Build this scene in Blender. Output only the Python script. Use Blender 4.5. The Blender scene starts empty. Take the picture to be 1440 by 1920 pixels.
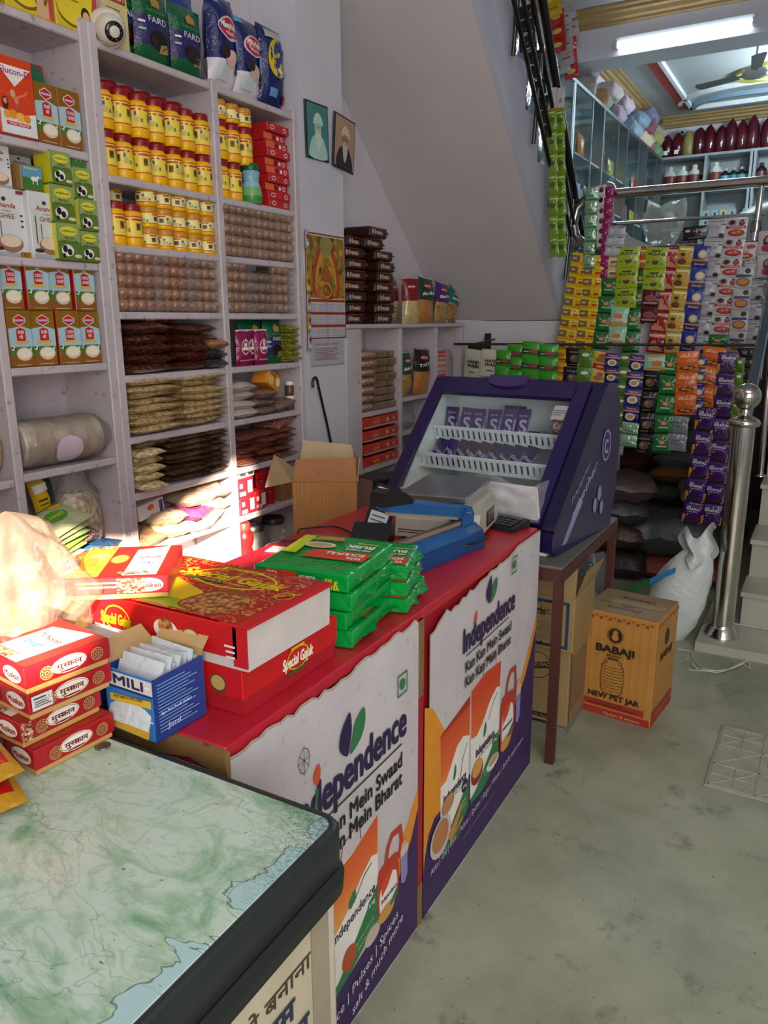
import bpy, math, random
from mathutils import Matrix, Vector, noise
random.seed(7)
SC = bpy.context.scene
COL = SC.collection
# ------------------------------------------------------------------ camera
f_px, cxp, cyp, CAMH = 1442.0, 720.0, 960.0, 1.55
RX = Vector((0.86964608, -0.11412789, 0.48030253))
RY = Vector((0.49365051, 0.21086282, -0.84370969))
RZ = Vector((-0.00498714, 0.97083041, 0.23971532))
cam = bpy.data.cameras.new('camera')
cam.sensor_fit = 'HORIZONTAL'; cam.sensor_width = 36.0
cam.lens = 36.0 * f_px / 1440.0
cam.clip_start = 0.02
co = bpy.data.objects.new('camera', cam); COL.objects.link(co)
M4 = Matrix((RX, RY, RZ)).to_4x4(); M4.translation = (0, 0, CAMH)
co.matrix_world = M4
SC.camera = co
# ------------------------------------------------------------------ light
SC.view_settings.view_transform = 'Standard'
SC.view_settings.look = 'None'
SC.view_settings.gamma = 1.0
SC.view_settings.use_curve_mapping = False
SC.view_settings.exposure = 1.25
world = bpy.data.worlds.new('world'); SC.world = world
world.use_nodes = True
bgn = world.node_tree.nodes['Background']
bgn.inputs[0].default_value = (0.92, 0.94, 1.0, 1)
bgn.inputs[1].default_value = 0.5

def lamp(name, kind, loc, direction, energy, color, **kw):
    l = bpy.data.lights.new(name, kind); l.energy = energy; l.color = color
    for k, v in kw.items(): setattr(l, k, v)
    o = bpy.data.objects.new(name, l); COL.objects.link(o)
    o.location = loc
    o.rotation_euler = Vector(direction).to_track_quat('-Z', 'Y').to_euler()
    return o
# low sun through the shaped gap in the added wall behind the camera
SUNDIR = Vector((-0.66, 0.72, -0.36))
lamp('sun', 'SUN', (3, -4, 3), SUNDIR, 19.0, (1.0, 0.80, 0.58), angle=math.radians(1.0))
# added area fill behind the camera, standing in for assumed daylight from the front
lamp('added_front_fill', 'AREA', (0.9, -1.30, 2.15), (-0.20, 1, 0.04), 78.0, (1.0, 0.965, 0.91), shape='RECTANGLE', size=3.8, size_y=2.8)
lamp('overhead_fill', 'AREA', (0.6, 0.9, 4.0), (0, 0, -1), 9.0, (1.0, 0.97, 0.92), shape='RECTANGLE', size=2.4, size_y=1.6)  # added fill from above to lift the ambient light, not a fixture
# upper room: tube on the beam and a bulb further back
lamp('tube_glow', 'AREA', (-1.35, 7.40, 3.80), (0.1, -0.35, -1), 14.0, (0.78, 0.93, 1.0), shape='RECTANGLE', size=1.3, size_y=0.06)
lamp('upper_room_bulb', 'POINT', (-0.30, 9.6, 3.80), (0, 0, -1), 60.0, (0.74, 0.92, 1.0), shadow_soft_size=0.12)

# ------------------------------------------------------------------ helpers
def ray(px, py):
    c = Vector((px - cxp, -(py - cyp), -f_px))
    return Vector((RX.dot(c), RY.dot(c), RZ.dot(c)))
def at(px, py, x=None, y=None, z=None):
    r = ray(px, py)
    t = x / r.x if x is not None else (y / r.y if y is not None else (z - CAMH) / r.z)
    return Vector((r.x * t, r.y * t, CAMH + r.z * t))
def lin(c):
    return tuple(((v / 12.92) if v <= 0.04045 else ((v + 0.055) / 1.055) ** 2.4) for v in c)
def hexc(h):
    return lin([int(h[i:i + 2], 16) / 255.0 for i in (0, 2, 4)])
_mats = {}
def nodes_of(name):
    m = bpy.data.materials.new(name); m.use_nodes = True
    nt = m.node_tree
    return m, nt, nt.nodes['Principled BSDF']
def tex(nt, kind, scale, **kw):
    n = nt.nodes.new(kind)
    n.inputs['Scale'].default_value = scale
    for k, v in kw.items():
        if k in n.inputs: n.inputs[k].default_value = v
    tc = nt.nodes.get('TC') or nt.nodes.new('ShaderNodeTexCoord'); tc.name = 'TC'
    nt.links.new(tc.outputs['Object'], n.inputs['Vector'])
    return n
def ramp(nt, src, stops):
    r = nt.nodes.new('ShaderNodeValToRGB')
    e = r.color_ramp.elements
    while len(e) < len(stops): e.new(0.5)
    for i, (p, c) in enumerate(stops):
        e[i].position = p; e[i].color = (*c, 1)
    nt.links.new(src, r.inputs[0]); return r
def bump(nt, b, src, strength, dist=0.01):
    n = nt.nodes.new('ShaderNodeBump'); n.inputs['Strength'].default_value = strength; n.inputs['Distance'].default_value = dist
    nt.links.new(src, n.inputs['Height']); nt.links.new(n.outputs[0], b.inputs['Normal'])
def C(h, rough=0.55, metal=0.0, emit=0.0, spec=0.5):
    k = ('C', h, rough, metal, emit, spec)
    if k not in _mats:
        m, nt, b = nodes_of('card_' + h)
        col = hexc(h)
        n = tex(nt, 'ShaderNodeTexNoise', 18.0, Detail=3.0)
        r = ramp(nt, n.outputs['Fac'], [(0.3, tuple(v * 0.93 for v in col)), (0.7, tuple(min(1, v * 1.04) for v in col))])
        nt.links.new(r.outputs[0], b.inputs['Base Color'])
        b.inputs['Roughness'].default_value = rough; b.inputs['Metallic'].default_value = metal
        b.inputs['Specular IOR Level'].default_value = spec
        if emit:
            b.inputs['Emission Color'].default_value = (*col, 1); b.inputs['Emission Strength'].default_value = emit
        _mats[k] = m
    return _mats[k]
def W(h, rough=0.28, scale=45.0, strength=0.5, metal=0.0):
    """glossy creased plastic wrapper"""
    k = ('W', h, rough, scale, strength, metal)
    if k not in _mats:
        m, nt, b = nodes_of('wrapper_' + h)
        b.inputs['Base Color'].default_value = (*hexc(h), 1)
        b.inputs['Roughness'].default_value = rough; b.inputs['Metallic'].default_value = metal
        n = tex(nt, 'ShaderNodeTexNoise', scale, Detail=2.0, Distortion=1.0)
        bump(nt, b, n.outputs['Fac'], strength, 0.012)
        _mats[k] = m
    return _mats[k]
def FOOD(h1, h2, scale=60.0, rough=0.4, strength=0.8, h3=None):
    k = ('F', h1, h2, scale, rough, strength, h3)
    if k not in _mats:
        m, nt, b = nodes_of('food_' + h1)
        v = tex(nt, 'ShaderNodeTexVoronoi', scale)
        st = [(0.0, hexc(h1)), (0.9, hexc(h2))]
        if h3: st = [(0.0, hexc(h1)), (0.5, hexc(h3)), (0.9, hexc(h2))]
        r = ramp(nt, v.outputs['Distance'], st)
        nt.links.new(r.outputs[0], b.inputs['Base Color'])
        b.inputs['Roughness'].default_value = rough
        b.inputs['Coat Weight'].default_value = 0.9; b.inputs['Coat Roughness'].default_value = 0.10
        bump(nt, b, v.outputs['Distance'], strength, 0.01)
        _mats[k] = m
    return _mats[k]
def CLEAR(name='clear_plastic', tint='ffffff', alpha=0.22, rough=0.18, scale=25.0, strength=0.9):
    """thin creased clear film: mostly see-through, a little milky, with sharp highlights"""
    k = ('CL', tint, alpha, rough, scale)
    if k not in _mats:
        m = bpy.data.materials.new(name); m.use_nodes = True; nt = m.node_tree; nt.nodes.clear()
        o = nt.nodes.new('ShaderNodeOutputMaterial'); t = nt.nodes.new('ShaderNodeBsdfTransparent'); g = nt.nodes.new('ShaderNodeBsdfGlossy')
        d = nt.nodes.new('ShaderNodeBsdfDiffuse'); d.inputs[0].default_value = (*hexc(tint), 1); g.inputs['Roughness'].default_value = rough
        x = nt.nodes.new('ShaderNodeMixShader'); y = nt.nodes.new('ShaderNodeMixShader'); x.inputs[0].default_value = alpha * .28
        n = tex(nt, 'ShaderNodeTexNoise', scale, Detail=3.0, Distortion=1.5)
        bp = nt.nodes.new('ShaderNodeBump'); bp.inputs['Strength'].default_value = strength; bp.inputs['Distance'].default_value = .02
        nt.links.new(n.outputs['Fac'], bp.inputs['Height']); nt.links.new(bp.outputs[0], g.inputs['Normal'])
        lw = nt.nodes.new('ShaderNodeLayerWeight'); lw.inputs[0].default_value = .25; nt.links.new(bp.outputs[0], lw.inputs['Normal'])
        ma = nt.nodes.new('ShaderNodeMath'); ma.operation = 'MULTIPLY_ADD'; ma.inputs[1].default_value = .5; ma.inputs[2].default_value = .04; nt.links.new(lw.outputs['Fresnel'], ma.inputs[0])
        nt.links.new(t.outputs[0], x.inputs[1]); nt.links.new(d.outputs[0], x.inputs[2])
        nt.links.new(ma.outputs[0], y.inputs[0]); nt.links.new(x.outputs[0], y.inputs[1]); nt.links.new(g.outputs[0], y.inputs[2]); nt.links.new(y.outputs[0], o.inputs[0])
        _mats[k] = m
    return _mats[k]
def GLASS(tint=(0.75, 0.88, 0.86), fac=0.13):
    k = ('G', tint, fac)
    if k not in _mats:
        m = bpy.data.materials.new('glass_sheet'); m.use_nodes = True; nt = m.node_tree
        nt.nodes.clear()
        o = nt.nodes.new('ShaderNodeOutputMaterial'); t = nt.nodes.new('ShaderNodeBsdfTransparent'); g = nt.nodes.new('ShaderNodeBsdfGlossy')
        x = nt.nodes.new('ShaderNodeMixShader')
        t.inputs[0].default_value = (*tint, 1); g.inputs['Roughness'].default_value = 0.04; x.inputs[0].default_value = fac
        nt.links.new(t.outputs[0], x.inputs[1]); nt.links.new(g.outputs[0], x.inputs[2]); nt.links.new(x.outputs[0], o.inputs[0])
        _mats[k] = m
    return _mats[k]
def STEEL(h='c9c6c2', rough=0.16):
    return C(h, rough, 1.0)

class MB:
    def __init__(s): s.v = []; s.f = []; s.mi = []; s.sm = []; s.mats = []
    def mat(s, m):
        if m not in s.mats: s.mats.append(m)
        return s.mats.index(m)
    def add(s, vs, fs, m, T=None, smooth=False):
        n = len(s.v)
        if T is not None: vs = [T @ Vector(v) for v in vs]
        s.v += [tuple(v) for v in vs]
        i = s.mat(m) if not isinstance(m, list) else None
        for j, f in enumerate(fs):
            s.f.append(tuple(a + n for a in f)); s.mi.append(s.mat(m[j]) if i is None else i); s.sm.append(smooth)
        return s
    def box(s, x0, x1, y0, y1, z0, z1, m, T=None):
        v = [(x0, y0, z0), (x1, y0, z0), (x1, y1, z0), (x0, y1, z0), (x0, y0, z1), (x1, y0, z1), (x1, y1, z1), (x0, y1, z1)]
        return s.add(v, [(0, 3, 2, 1), (4, 5, 6, 7), (0, 1, 5, 4), (1, 2, 6, 5), (2, 3, 7, 6), (3, 0, 4, 7)], m, T)
    def rbox(s, x0, x1, y0, y1, z0, z1, m, b=0.006, T=None):
        """box with bevelled edges (all chamfered)"""
        import itertools
        X = (x0, x1); Y = (y0, y1); Z = (z0, z1); vs = []; idx = {}
        for i, j, k in itertools.product((0, 1), repeat=3):
            sx = b if i == 0 else -b; sy = b if j == 0 else -b; sz = b if k == 0 else -b
            for a, p in enumerate(((X[i], Y[j] + sy, Z[k] + sz), (X[i] + sx, Y[j], Z[k] + sz), (X[i] + sx, Y[j] + sy, Z[k]))):
                idx[(i, j, k, a)] = len(vs); vs.append(p)
        q = lambda *t: idx[t]
        fs = []
        for a in range(3):
            for e in (0, 1):
                c = []
                for u, w in ((0, 0), (1, 0), (1, 1), (0, 1)):
                    t = [u, w]; t.insert(a, e); c.append(q(*t, a))
                fs.append(tuple(c))
        for a in range(3):
            o = [x for x in range(3) if x != a]
            for u, w in itertools.product((0, 1), repeat=2):
                t0 = [0, 0, 0]; t0[o[0]] = u; t0[o[1]] = w; t1 = list(t0); t1[a] = 1
                fs.append((q(*t0, o[0]), q(*t1, o[0]), q(*t1, o[1]), q(*t0, o[1])))
        for t in itertools.product((0, 1), repeat=3): fs.append((q(*t, 0), q(*t, 1), q(*t, 2)))
        return s.add(vs, fs, m, T)
    def prism(s, pts, d0, d1, m, axis='x', T=None, smooth=False, mcap=None):
        n = len(pts)
        def P(a, b, d): return (d, a, b) if axis == 'x' else ((a, d, b) if axis == 'y' else (a, b, d))
        vs = [P(a, b, d0) for a, b in pts] + [P(a, b, d1) for a, b in pts]
        s.add(vs, [(i, (i + 1) % n, (i + 1) % n + n, i + n) for i in range(n)], m, T, smooth)
        s.add(vs, [tuple(range(n)), tuple(range(n, 2 * n))], mcap or m, T)
        return s
    def tube(s, path, r, m, n=8, T=None, caps=True):
        path = [Vector(p) for p in path]; vs = []; k = len(path)
        rr = r if isinstance(r, (list, tuple)) else [r] * k
        up = None
        for i, p in enumerate(path):
            d = (path[min(i + 1, k - 1)] - path[max(i - 1, 0)]).normalized()
            if up is None: up = Vector((0, 0, 1)) if abs(d.z) < 0.9 else Vector((1, 0, 0))
            a = d.cross(up).normalized(); b = a.cross(d).normalized(); up = b
            for j in range(n):
                t = 2 * math.pi * j / n; vs.append(p + (a * math.cos(t) + b * math.sin(t)) * rr[i])
        fs = [(i * n + j, i * n + (j + 1) % n, (i + 1) * n + (j + 1) % n, (i + 1) * n + j) for i in range(k - 1) for j in range(n)]
        s.add(vs, fs, m, T, True)
        if caps: s.add(vs, [tuple(range(n)), tuple(range((k - 1) * n, k * n))], m, T)
        return s
    def lathe(s, prof, m, n=16, T=None, mats=None, caps=True):
        vs = [(r * math.cos(2 * math.pi * j / n), r * math.sin(2 * math.pi * j / n), z) for r, z in prof for j in range(n)]
        fs = []; ml = []
        for i in range(len(prof) - 1):
            for j in range(n):
                fs.append((i * n + j, i * n + (j + 1) % n, (i + 1) * n + (j + 1) % n, (i + 1) * n + j)); ml.append(mats[i] if mats else m)
        s.add(vs, fs, ml, T, True)
        if caps:
            s.add(vs, [tuple(range(n))], ml[0], T); s.add(vs, [tuple(range((len(prof) - 1) * n, len(prof) * n))], ml[-1], T)
        return s
    def sphere(s, c, r, m, nu=12, nv=8, T=None, sc=(1, 1, 1)):
        vs = []; fs = []
        for i in range(nv + 1):
            a = math.pi * i / nv
            for j in range(nu):
                t = 2 * math.pi * j / nu
                vs.append((c[0] + r * sc[0] * math.sin(a) * math.cos(t), c[1] + r * sc[1] * math.sin(a) * math.sin(t), c[2] + r * sc[2] * math.cos(a)))
        for i in range(nv):
            for j in range(nu): fs.append((i * nu + j, i * nu + (j + 1) % nu, (i + 1) * nu + (j + 1) % nu, (i + 1) * nu + j))
        return s.add(vs, fs, m, T, True)
    def grid(s, fn, nu, nv, m, T=None, smooth=True):
        """fn(u,v)->xyz, u,v in 0..1; m may be fn(u,v)->material"""
        vs = [fn(i / nu, j / nv) for j in range(nv + 1) for i in range(nu + 1)]
        fs = []; ml = []
        for j in range(nv):
            for i in range(nu):
                a = j * (nu + 1) + i; fs.append((a, a + 1, a + nu + 2, a + nu + 1))
                ml.append(m((i + .5) / nu, (j + .5) / nv) if callable(m) else m)
        return s.add(vs, fs, ml, T, smooth)
    def data(s, name):
        me = bpy.data.meshes.new(name)
        me.from_pydata(s.v, [], s.f)
        for m in s.mats: me.materials.append(m)
        me.polygons.foreach_set('material_index', s.mi); me.polygons.foreach_set('use_smooth', s.sm)
        me.update(); return me

def thing(name, label, cat, loc=(0, 0, 0), rot=(0, 0, 0), group=None):
    o = bpy.data.objects.new(name, None); COL.objects.link(o); o.empty_display_size = 0.05
    o.location = loc; o.rotation_euler = rot
    return tag(o, label, cat, group)
def tag(o, label, cat=None, group=None, kind=None):
    if label: o['label'] = label
    if cat: o['category'] = cat
    if group: o['group'] = group
    if kind: o['kind'] = kind
    return o
def obj(name, mb, parent=None, loc=(0, 0, 0), rot=(0, 0, 0), label=None):
    me = mb.data(name) if isinstance(mb, MB) else mb
    o = bpy.data.objects.new(name, me); COL.objects.link(o)
    o.location = loc; o.rotation_euler = rot
    if parent: o.parent = parent
    if label: o['label'] = label
    return o
def solo(name, mb, label, cat, group=None, loc=(0, 0, 0), rot=(0, 0, 0), kind=None):
    return tag(obj(name, mb, None, loc, rot), label, cat, group, kind)
def struct(name, mb, label=None):
    o = obj(name, mb); o['kind'] = 'structure'
    if label: o['label'] = label
    return o
def dup(root, loc, rot=None, label=None, group=None):
    r = root.copy(); COL.objects.link(r); r.location = loc
    if rot is not None: r.rotation_euler = rot
    if label: r['label'] = label
    if group: r['group'] = group
    for ch in [c for c in SC.objects if c.parent == root] if root.name not in _cache else _cache[root.name]:
        c = ch.copy(); COL.objects.link(c); c.parent = r
    return r
_cache = {}
def remember(root): _cache[root.name] = [c for c in SC.objects if c.parent == root]; return root
ORD = ['leftmost', 'second from the left', 'third from the left', 'fourth from the left', 'fifth from the left', 'sixth from the left', 'seventh from the left', 'eighth from the left', 'ninth from the left', 'tenth from the left', 'eleventh from the left', 'twelfth from the left', 'thirteenth from the left']
LVL = ['lowest', 'second lowest', 'third lowest', 'fourth lowest', 'fifth lowest', 'sixth lowest', 'seventh lowest', 'eighth lowest', 'ninth lowest', 'tenth lowest', 'eleventh lowest']

# frames: 2-D art on a surface.  columns are u, v and the outward normal
def frame(o, u, v):
    u = Vector(u); v = Vector(v); n = u.cross(v).normalized()
    m = Matrix((u, v, n)).transposed().to_4x4(); m.translation = Vector(o); return m
_txt = {}
def text_mesh(s, bold, res):
    k = (s, bold, res)
    if k not in _txt:
        c = bpy.data.curves.new('lettering', 'FONT'); c.body = s; c.size = 1.0; c.resolution_u = res
        o = bpy.data.objects.new('lettering', c)
        me = bpy.data.meshes.new_from_object(o)
        vs = [(v.co.x, v.co.y) for v in me.vertices]; fs = [tuple(p.vertices) for p in me.polygons]
        xs = [v[0] for v in vs] or [0, 1]; x0, x1 = min(xs), max(xs)
        _txt[k] = ([(x - x0, y) for x, y in vs], fs, x1 - x0)
        bpy.data.objects.remove(o); bpy.data.curves.remove(c); bpy.data.meshes.remove(me)
    return _txt[k]
def art(mb, F, items, drape=None, eps=0.0004, xf=None):
    """items drawn bottom-up: r x y w h mat | c x y rx ry mat | p pts mat | t text x y width height mat [bold shear] | l pts width mat | g (ring) x y rx ry width mat"""
    k = 0
    def put(vs, fs, m):
        nonlocal k
        k += 1
        if xf: vs = [xf(x, y) for x, y in vs]
        z = eps * (1 + 0.35 * k)
        vv = [(x, y, z + (drape(x, y) if drape else 0)) for x, y in vs]
        mb.add(vv, fs, m, F, bool(drape))
    for it in items:
        t = it[0]
        if t == 'r':
            _, x, y, w, h, m = it
            if drape:
                nu = nv = 5
                vs = [(x + w * i / nu, y + h * j / nv) for j in range(nv + 1) for i in range(nu + 1)]
                put(vs, [(j * 6 + i, j * 6 + i + 1, j * 6 + i + 7, j * 6 + i + 6) for j in range(5) for i in range(5)], m)
            else: put([(x, y), (x + w, y), (x + w, y + h), (x, y + h)], [(0, 1, 2, 3)], m)
        elif t == 'c':
            _, x, y, rx, ry, m = it
            n = 18
            if drape:
                vs = [(x, y)] + [(x + q * rx * math.cos(2 * math.pi * j / n), y + q * ry * math.sin(2 * math.pi * j / n)) for q in (.5, 1) for j in range(n)]
                put(vs, [(0, 1 + j, 1 + (j + 1) % n) for j in range(n)] + [(1 + j, 1 + n + j, 1 + n + (j + 1) % n, 1 + (j + 1) % n) for j in range(n)], m)
            else: put([(x + rx * math.cos(2 * math.pi * j / n), y + ry * math.sin(2 * math.pi * j / n)) for j in range(n)], [tuple(range(n))], m)
        elif t == 'g':
            _, x, y, rx, ry, w, m = it
            n = 24
            vs = [(x + (rx - q) * math.cos(2 * math.pi * j / n), y + (ry - q) * math.sin(2 * math.pi * j / n)) for q in (w, 0) for j in range(n)]
            put(vs, [(j, n + j, n + (j + 1) % n, (j + 1) % n) for j in range(n)], m)
        elif t == 'p': put(it[1], [tuple(range(len(it[1])))], it[2])
        elif t == 'l':
            _, pts, w, m = it
            P_ = [Vector(p) for p in pts]; cl = (P_[0] - P_[-1]).length < 1e-6; n = len(P_); vs = []
            for i, p in enumerate(P_):
                a = P_[i - 1] if i else (P_[-2] if cl else p); b = P_[i + 1] if i < n - 1 else (P_[1] if cl else p)
                d1 = (p - a).normalized() if (p - a).length > 1e-9 else (b - p).normalized(); d2 = (b - p).normalized() if (b - p).length > 1e-9 else d1
                q = Vector((-(d1 + d2).y, (d1 + d2).x)); q = q.normalized() if q.length > .1 else Vector((-d1.y, d1.x)); q *= w / 2 / max(.5, abs(q.dot(Vector((-d1.y, d1.x)))))
                vs += [tuple(p - q), tuple(p + q)]
            put(vs, [(2 * i, 2 * i + 2, 2 * i + 3, 2 * i + 1) for i in range(n - 1)], m)
        elif t == 't':
            _, s, x, y, w, h, m = it[:7]
            bold = it[7] if len(it) > 7 else 0.0; sh = it[8] if len(it) > 8 else 0.0; slope = it[9] if len(it) > 9 else 0.0
            vs, fs, tw = text_mesh(s, bold, 2 if h < 0.03 else 4)
            if not vs: continue
            kx = w / tw; ky = h / 0.73
            for qx, qy in (((-1, -.5), (1, .5), (-.6, .9), (.6, -.9)) if bold > .009 else ((0, 0),)):
                o_ = min(bold, .04) * ky * 1.25
                put([(x + vx * kx + sh * vy * ky + o_ * qx, y + vy * ky + slope * vx * kx + o_ * qy) for vx, vy in vs], fs, m)
def smooth_poly(pts, n=6):
    """Catmull-Rom closed outline"""
    out = []; k = len(pts)
    for i in range(k):
        p0, p1, p2, p3 = [Vector(pts[(i + j) % k]) for j in (-1, 0, 1, 2)]
        for t in range(n):
            u = t / n
            q = 0.5 * ((2 * p1) + (p2 - p0) * u + (2 * p0 - 5 * p1 + 4 * p2 - p3) * u * u + (3 * p1 - p0 - 3 * p2 + p3) * u ** 3)
            out.append((q.x, q.y))
    return out
# pillow-shaped packet in frame F (centre of the front, u across, v up), w x h x t
def pillow(mb, F, w, h, t, m, seed=0, seal=0.09, crinkle=0.12, nu=8, nv=10, back=True, mseal=None):
    sv = seal
    def hgt(x, y):
        a = min(1.0, abs(2 * x / w)); b = abs(2 * y / h)
        bb = min(1.0, b / (1 - sv)) if sv < 1 else b
        e = (max(0, 1 - a ** 3)) ** 0.6 * (max(0, 1 - bb ** 3.2)) ** 0.55
        nz = noise.noise(Vector((x * 3.2 / w + seed * 3.1, y * 3.2 / w, seed * 1.7)))
        return t * (0.5 * e + crinkle * nz * (0.25 + 0.75 * e))
    def wid(y):
        b = abs(2 * y / h)
        return 1.0 - 0.05 * max(0, 1 - b * 1.1) + (0.0)
    def fn(s):
        def g(u, v):
            x = (u - .5) * w; y = (v - .5) * h
            return (x * wid(y), y, hgt(x, y) * (1 if s > 0 else -0.85) + (0.0006 * s))
        return g
    def mm(u, v):
        b = abs(v - .5) * 2
        if mseal and b > 1 - sv * .9: return mseal
        return m(u, v) if callable(m) else m
    mb.grid(fn(1), nu, nv, mm, F)
    if back: mb.grid(fn(-1), nu, nv, mm, F)
    return lambda x, y: hgt(x, y) + 0.0006
def crumple(mb, amp, fr, seed=0):
    mb.v = [tuple(Vector(v) * (1 + amp * noise.noise(Vector(v) * fr + Vector((seed, 0, 0))))) for v in mb.v]; return mb
# lying bag of loose food: w (x) by d (y), thickness h, flat-ish
def lay_bag(mb, w, d, h, m, seed=0, T=None, lump=0.25, nu=12, nv=10, mwrap=None):
    def g(s):
        def fn(u, v):
            x = (u - .5) * w; y = (v - .5) * d
            a = abs(2 * u - 1); b = abs(2 * v - 1)
            e = (max(0, 1 - a ** 3.5)) ** .5 * (max(0, 1 - b ** 3.5)) ** .5
            nz = noise.noise(Vector((x * 28 + seed * 5.3, y * 28, seed * 2.1 + s)))
            jx = 0.02 * w * noise.noise(Vector((v * 6, seed * 9.1, 3)))
            return (x + jx, y, h * .5 + s * h * .5 * e * (1 + lump * nz) + 0.0005 * s + (h * .12 * noise.noise(Vector((x * 12, y * 12, seed * 4.4)))))
        return fn
    mb.grid(g(1), nu, nv, m, T); mb.grid(g(-1), nu, nv, m, T)
# ------------------------------------------------------------------ large surfaces
def WALL(h, h2=None, scale=2.5, rough=0.7):
    k = ('WALL', h, h2)
    if k not in _mats:
        m, nt, b = nodes_of('painted_plaster')
        n = tex(nt, 'ShaderNodeTexNoise', scale, Detail=5.0)
        a = hexc(h); c = hexc(h2 or h)
        r = ramp(nt, n.outputs['Fac'], [(0.35, a), (0.75, c)])
        nt.links.new(r.outputs[0], b.inputs['Base Color']); b.inputs['Roughness'].default_value = rough
        n2 = tex(nt, 'ShaderNodeTexNoise', 55.0, Detail=4.0); bump(nt, b, n2.outputs['Fac'], 0.12, 0.004)
        _mats[k] = m
    return _mats[k]
def worn_paint(h, h2, name, s1=6.0):
    """painted wood with small chips and grime"""
    k = ('WP', h, h2)
    if k not in _mats:
        m, nt, b = nodes_of(name)
        n = tex(nt, 'ShaderNodeTexNoise', s1, Detail=6.0); n2 = tex(nt, 'ShaderNodeTexNoise', 38.0, Detail=4.0)
        r = ramp(nt, n.outputs['Fac'], [(0.3, hexc(h)), (0.75, tuple(v * 0.82 for v in hexc(h)))])
        r2 = ramp(nt, n2.outputs['Fac'], [(0.62, (0, 0, 0)), (0.70, (1, 1, 1))])
        x = nt.nodes.new('ShaderNodeMix'); x.data_type = 'RGBA'
        nt.links.new(r2.outputs[0], x.inputs[0]); nt.links.new(r.outputs[0], x.inputs[6]); x.inputs[7].default_value = (*hexc(h2), 1)
        nt.links.new(x.outputs[2], b.inputs['Base Color']); b.inputs['Roughness'].default_value = 0.5
        bump(nt, b, n2.outputs['Fac'], 0.15, 0.004)
        _mats[k] = m
    return _mats[k]
def concrete():
    m, nt, b = nodes_of('polished_concrete')
    n = tex(nt, 'ShaderNodeTexNoise', 1.6, Detail=8.0, Roughness=0.62)
    r = ramp(nt, n.outputs['Fac'], [(0.30, hexc('757a66')), (0.5, hexc('969a84')), (0.72, hexc('afb29c'))])
    n2 = tex(nt, 'ShaderNodeTexNoise', 5.5, Detail=9.0, Roughness=0.72)
    r2 = ramp(nt, n2.outputs['Fac'], [(0.57, (0, 0, 0)), (0.70, (1, 1, 1))])
    x = nt.nodes.new('ShaderNodeMix'); x.data_type = 'RGBA'
    nt.links.new(r2.outputs[0], x.inputs[0]); nt.links.new(r.outputs[0], x.inputs[6]); x.inputs[7].default_value = (*hexc('63655b'), 1)
    n3 = tex(nt, 'ShaderNodeTexNoise', 70.0, Detail=3.0)
    r3 = ramp(nt, n3.outputs['Fac'], [(0.67, (1, 1, 1)), (0.74, (0.45, 0.45, 0.42))])
    y = nt.nodes.new('ShaderNodeMix'); y.data_type = 'RGBA'; y.blend_type = 'MULTIPLY'; y.inputs[0].default_value = 1
    nt.links.new(x.outputs[2], y.inputs[6]); nt.links.new(r3.outputs[0], y.inputs[7])
    nt.links.new(y.outputs[2], b.inputs['Base Color'])
    b.inputs['Roughness'].default_value = 0.42
    bump(nt, b, n2.outputs['Fac'], 0.12, 0.01)
    return m
CONC = concrete()
LAV = WALL('c9c3cc', 'd3cdd6'); LAVB = WALL('c4c4d0', 'cecdd8'); SOFF = WALL('c6bfc0', 'cdc6c7')
STONE = WALL('9c9c8e', 'adada0', 3.0, 0.35)
TOPZ = 4.2; MZ = 1.55; YB = 5.18; XL = -2.45
struct('floor', MB().box(-2.6, 4.0, -2.0, 7.2, -0.08, 0.0, CONC))
struct('wall_left', MB().box(XL - 0.12, XL, -1.3, 11.92, 0.0, TOPZ, LAV))
struct('trim_pillar', MB().box(XL + 0.002, -2.2, 3.102, 3.47, 0.0, TOPZ, LAVB))
b = MB().box(XL + 0.002, -1.16, YB, YB + 0.12, 0.0, MZ + .004, LAV)
b.box(-1.16, -0.345, YB, YB + 0.12, 1.20, MZ + .004, LAV)
struct('wall_back_lower', b)
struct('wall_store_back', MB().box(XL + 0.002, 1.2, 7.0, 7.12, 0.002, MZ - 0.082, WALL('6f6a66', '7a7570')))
struct('floor_upper_room', MB().box(XL + 0.002, -0.33, YB + .122, 11.8, MZ - 0.08, MZ, STONE).box(-0.33, 4.0, 6.35, 11.8, MZ - 0.08, MZ, STONE))
struct('wall_upper_back', MB().box(XL + 0.002, 4.0, 11.8, 11.92, 0.002, TOPZ, LAVB))
struct('ceiling', MB().box(XL + 0.002, 4.0, 5.2, 11.798, TOPZ + 0.002, TOPZ + 0.12, WALL('a9adb0', 'b2b6b8')))
struct('trim_beam', MB().box(XL + 0.002, 4.0, 7.6, 7.95, 3.82, TOPZ, LAVB))
# unseen wall added behind the camera, its gap shaped to cut the sun patch
WF = WALL('b7b2b8')
GX0, GX1, GZ0, GZ1 = 0.62, 1.60, 2.00, 3.00
b = MB()
b.box(-2.57, GX0, -1.5, -1.42, 0, 4.2, WF); b.box(GX1, 3.1, -1.5, -1.42, 0, 4.2, WF)
b.box(GX0, GX1, -1.5, -1.42, 0, GZ0, WF); b.box(GX0, GX1, -1.5, -1.42, GZ1, 4.2, WF)
b.prism([(0.62, 2.0), (0.62, 2.06), (0.92, 2.07), (1.05, 2.14), (1.15, 2.28), (1.25, 2.33), (1.40, 2.42), (1.60, 2.50), (1.60, 2.0)], -1.5, -1.42, WF, axis='y')
b.prism([(0.62, 2.42), (0.94, 2.46), (1.53, 3.0), (0.62, 3.0)], -1.5, -1.42, WF, axis='y')
struct('wall_sun_mask', b)
struct('wall_right', MB().box(3.0, 3.1, -1.418, 11.79, 0.002, 4.198, WF))
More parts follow.
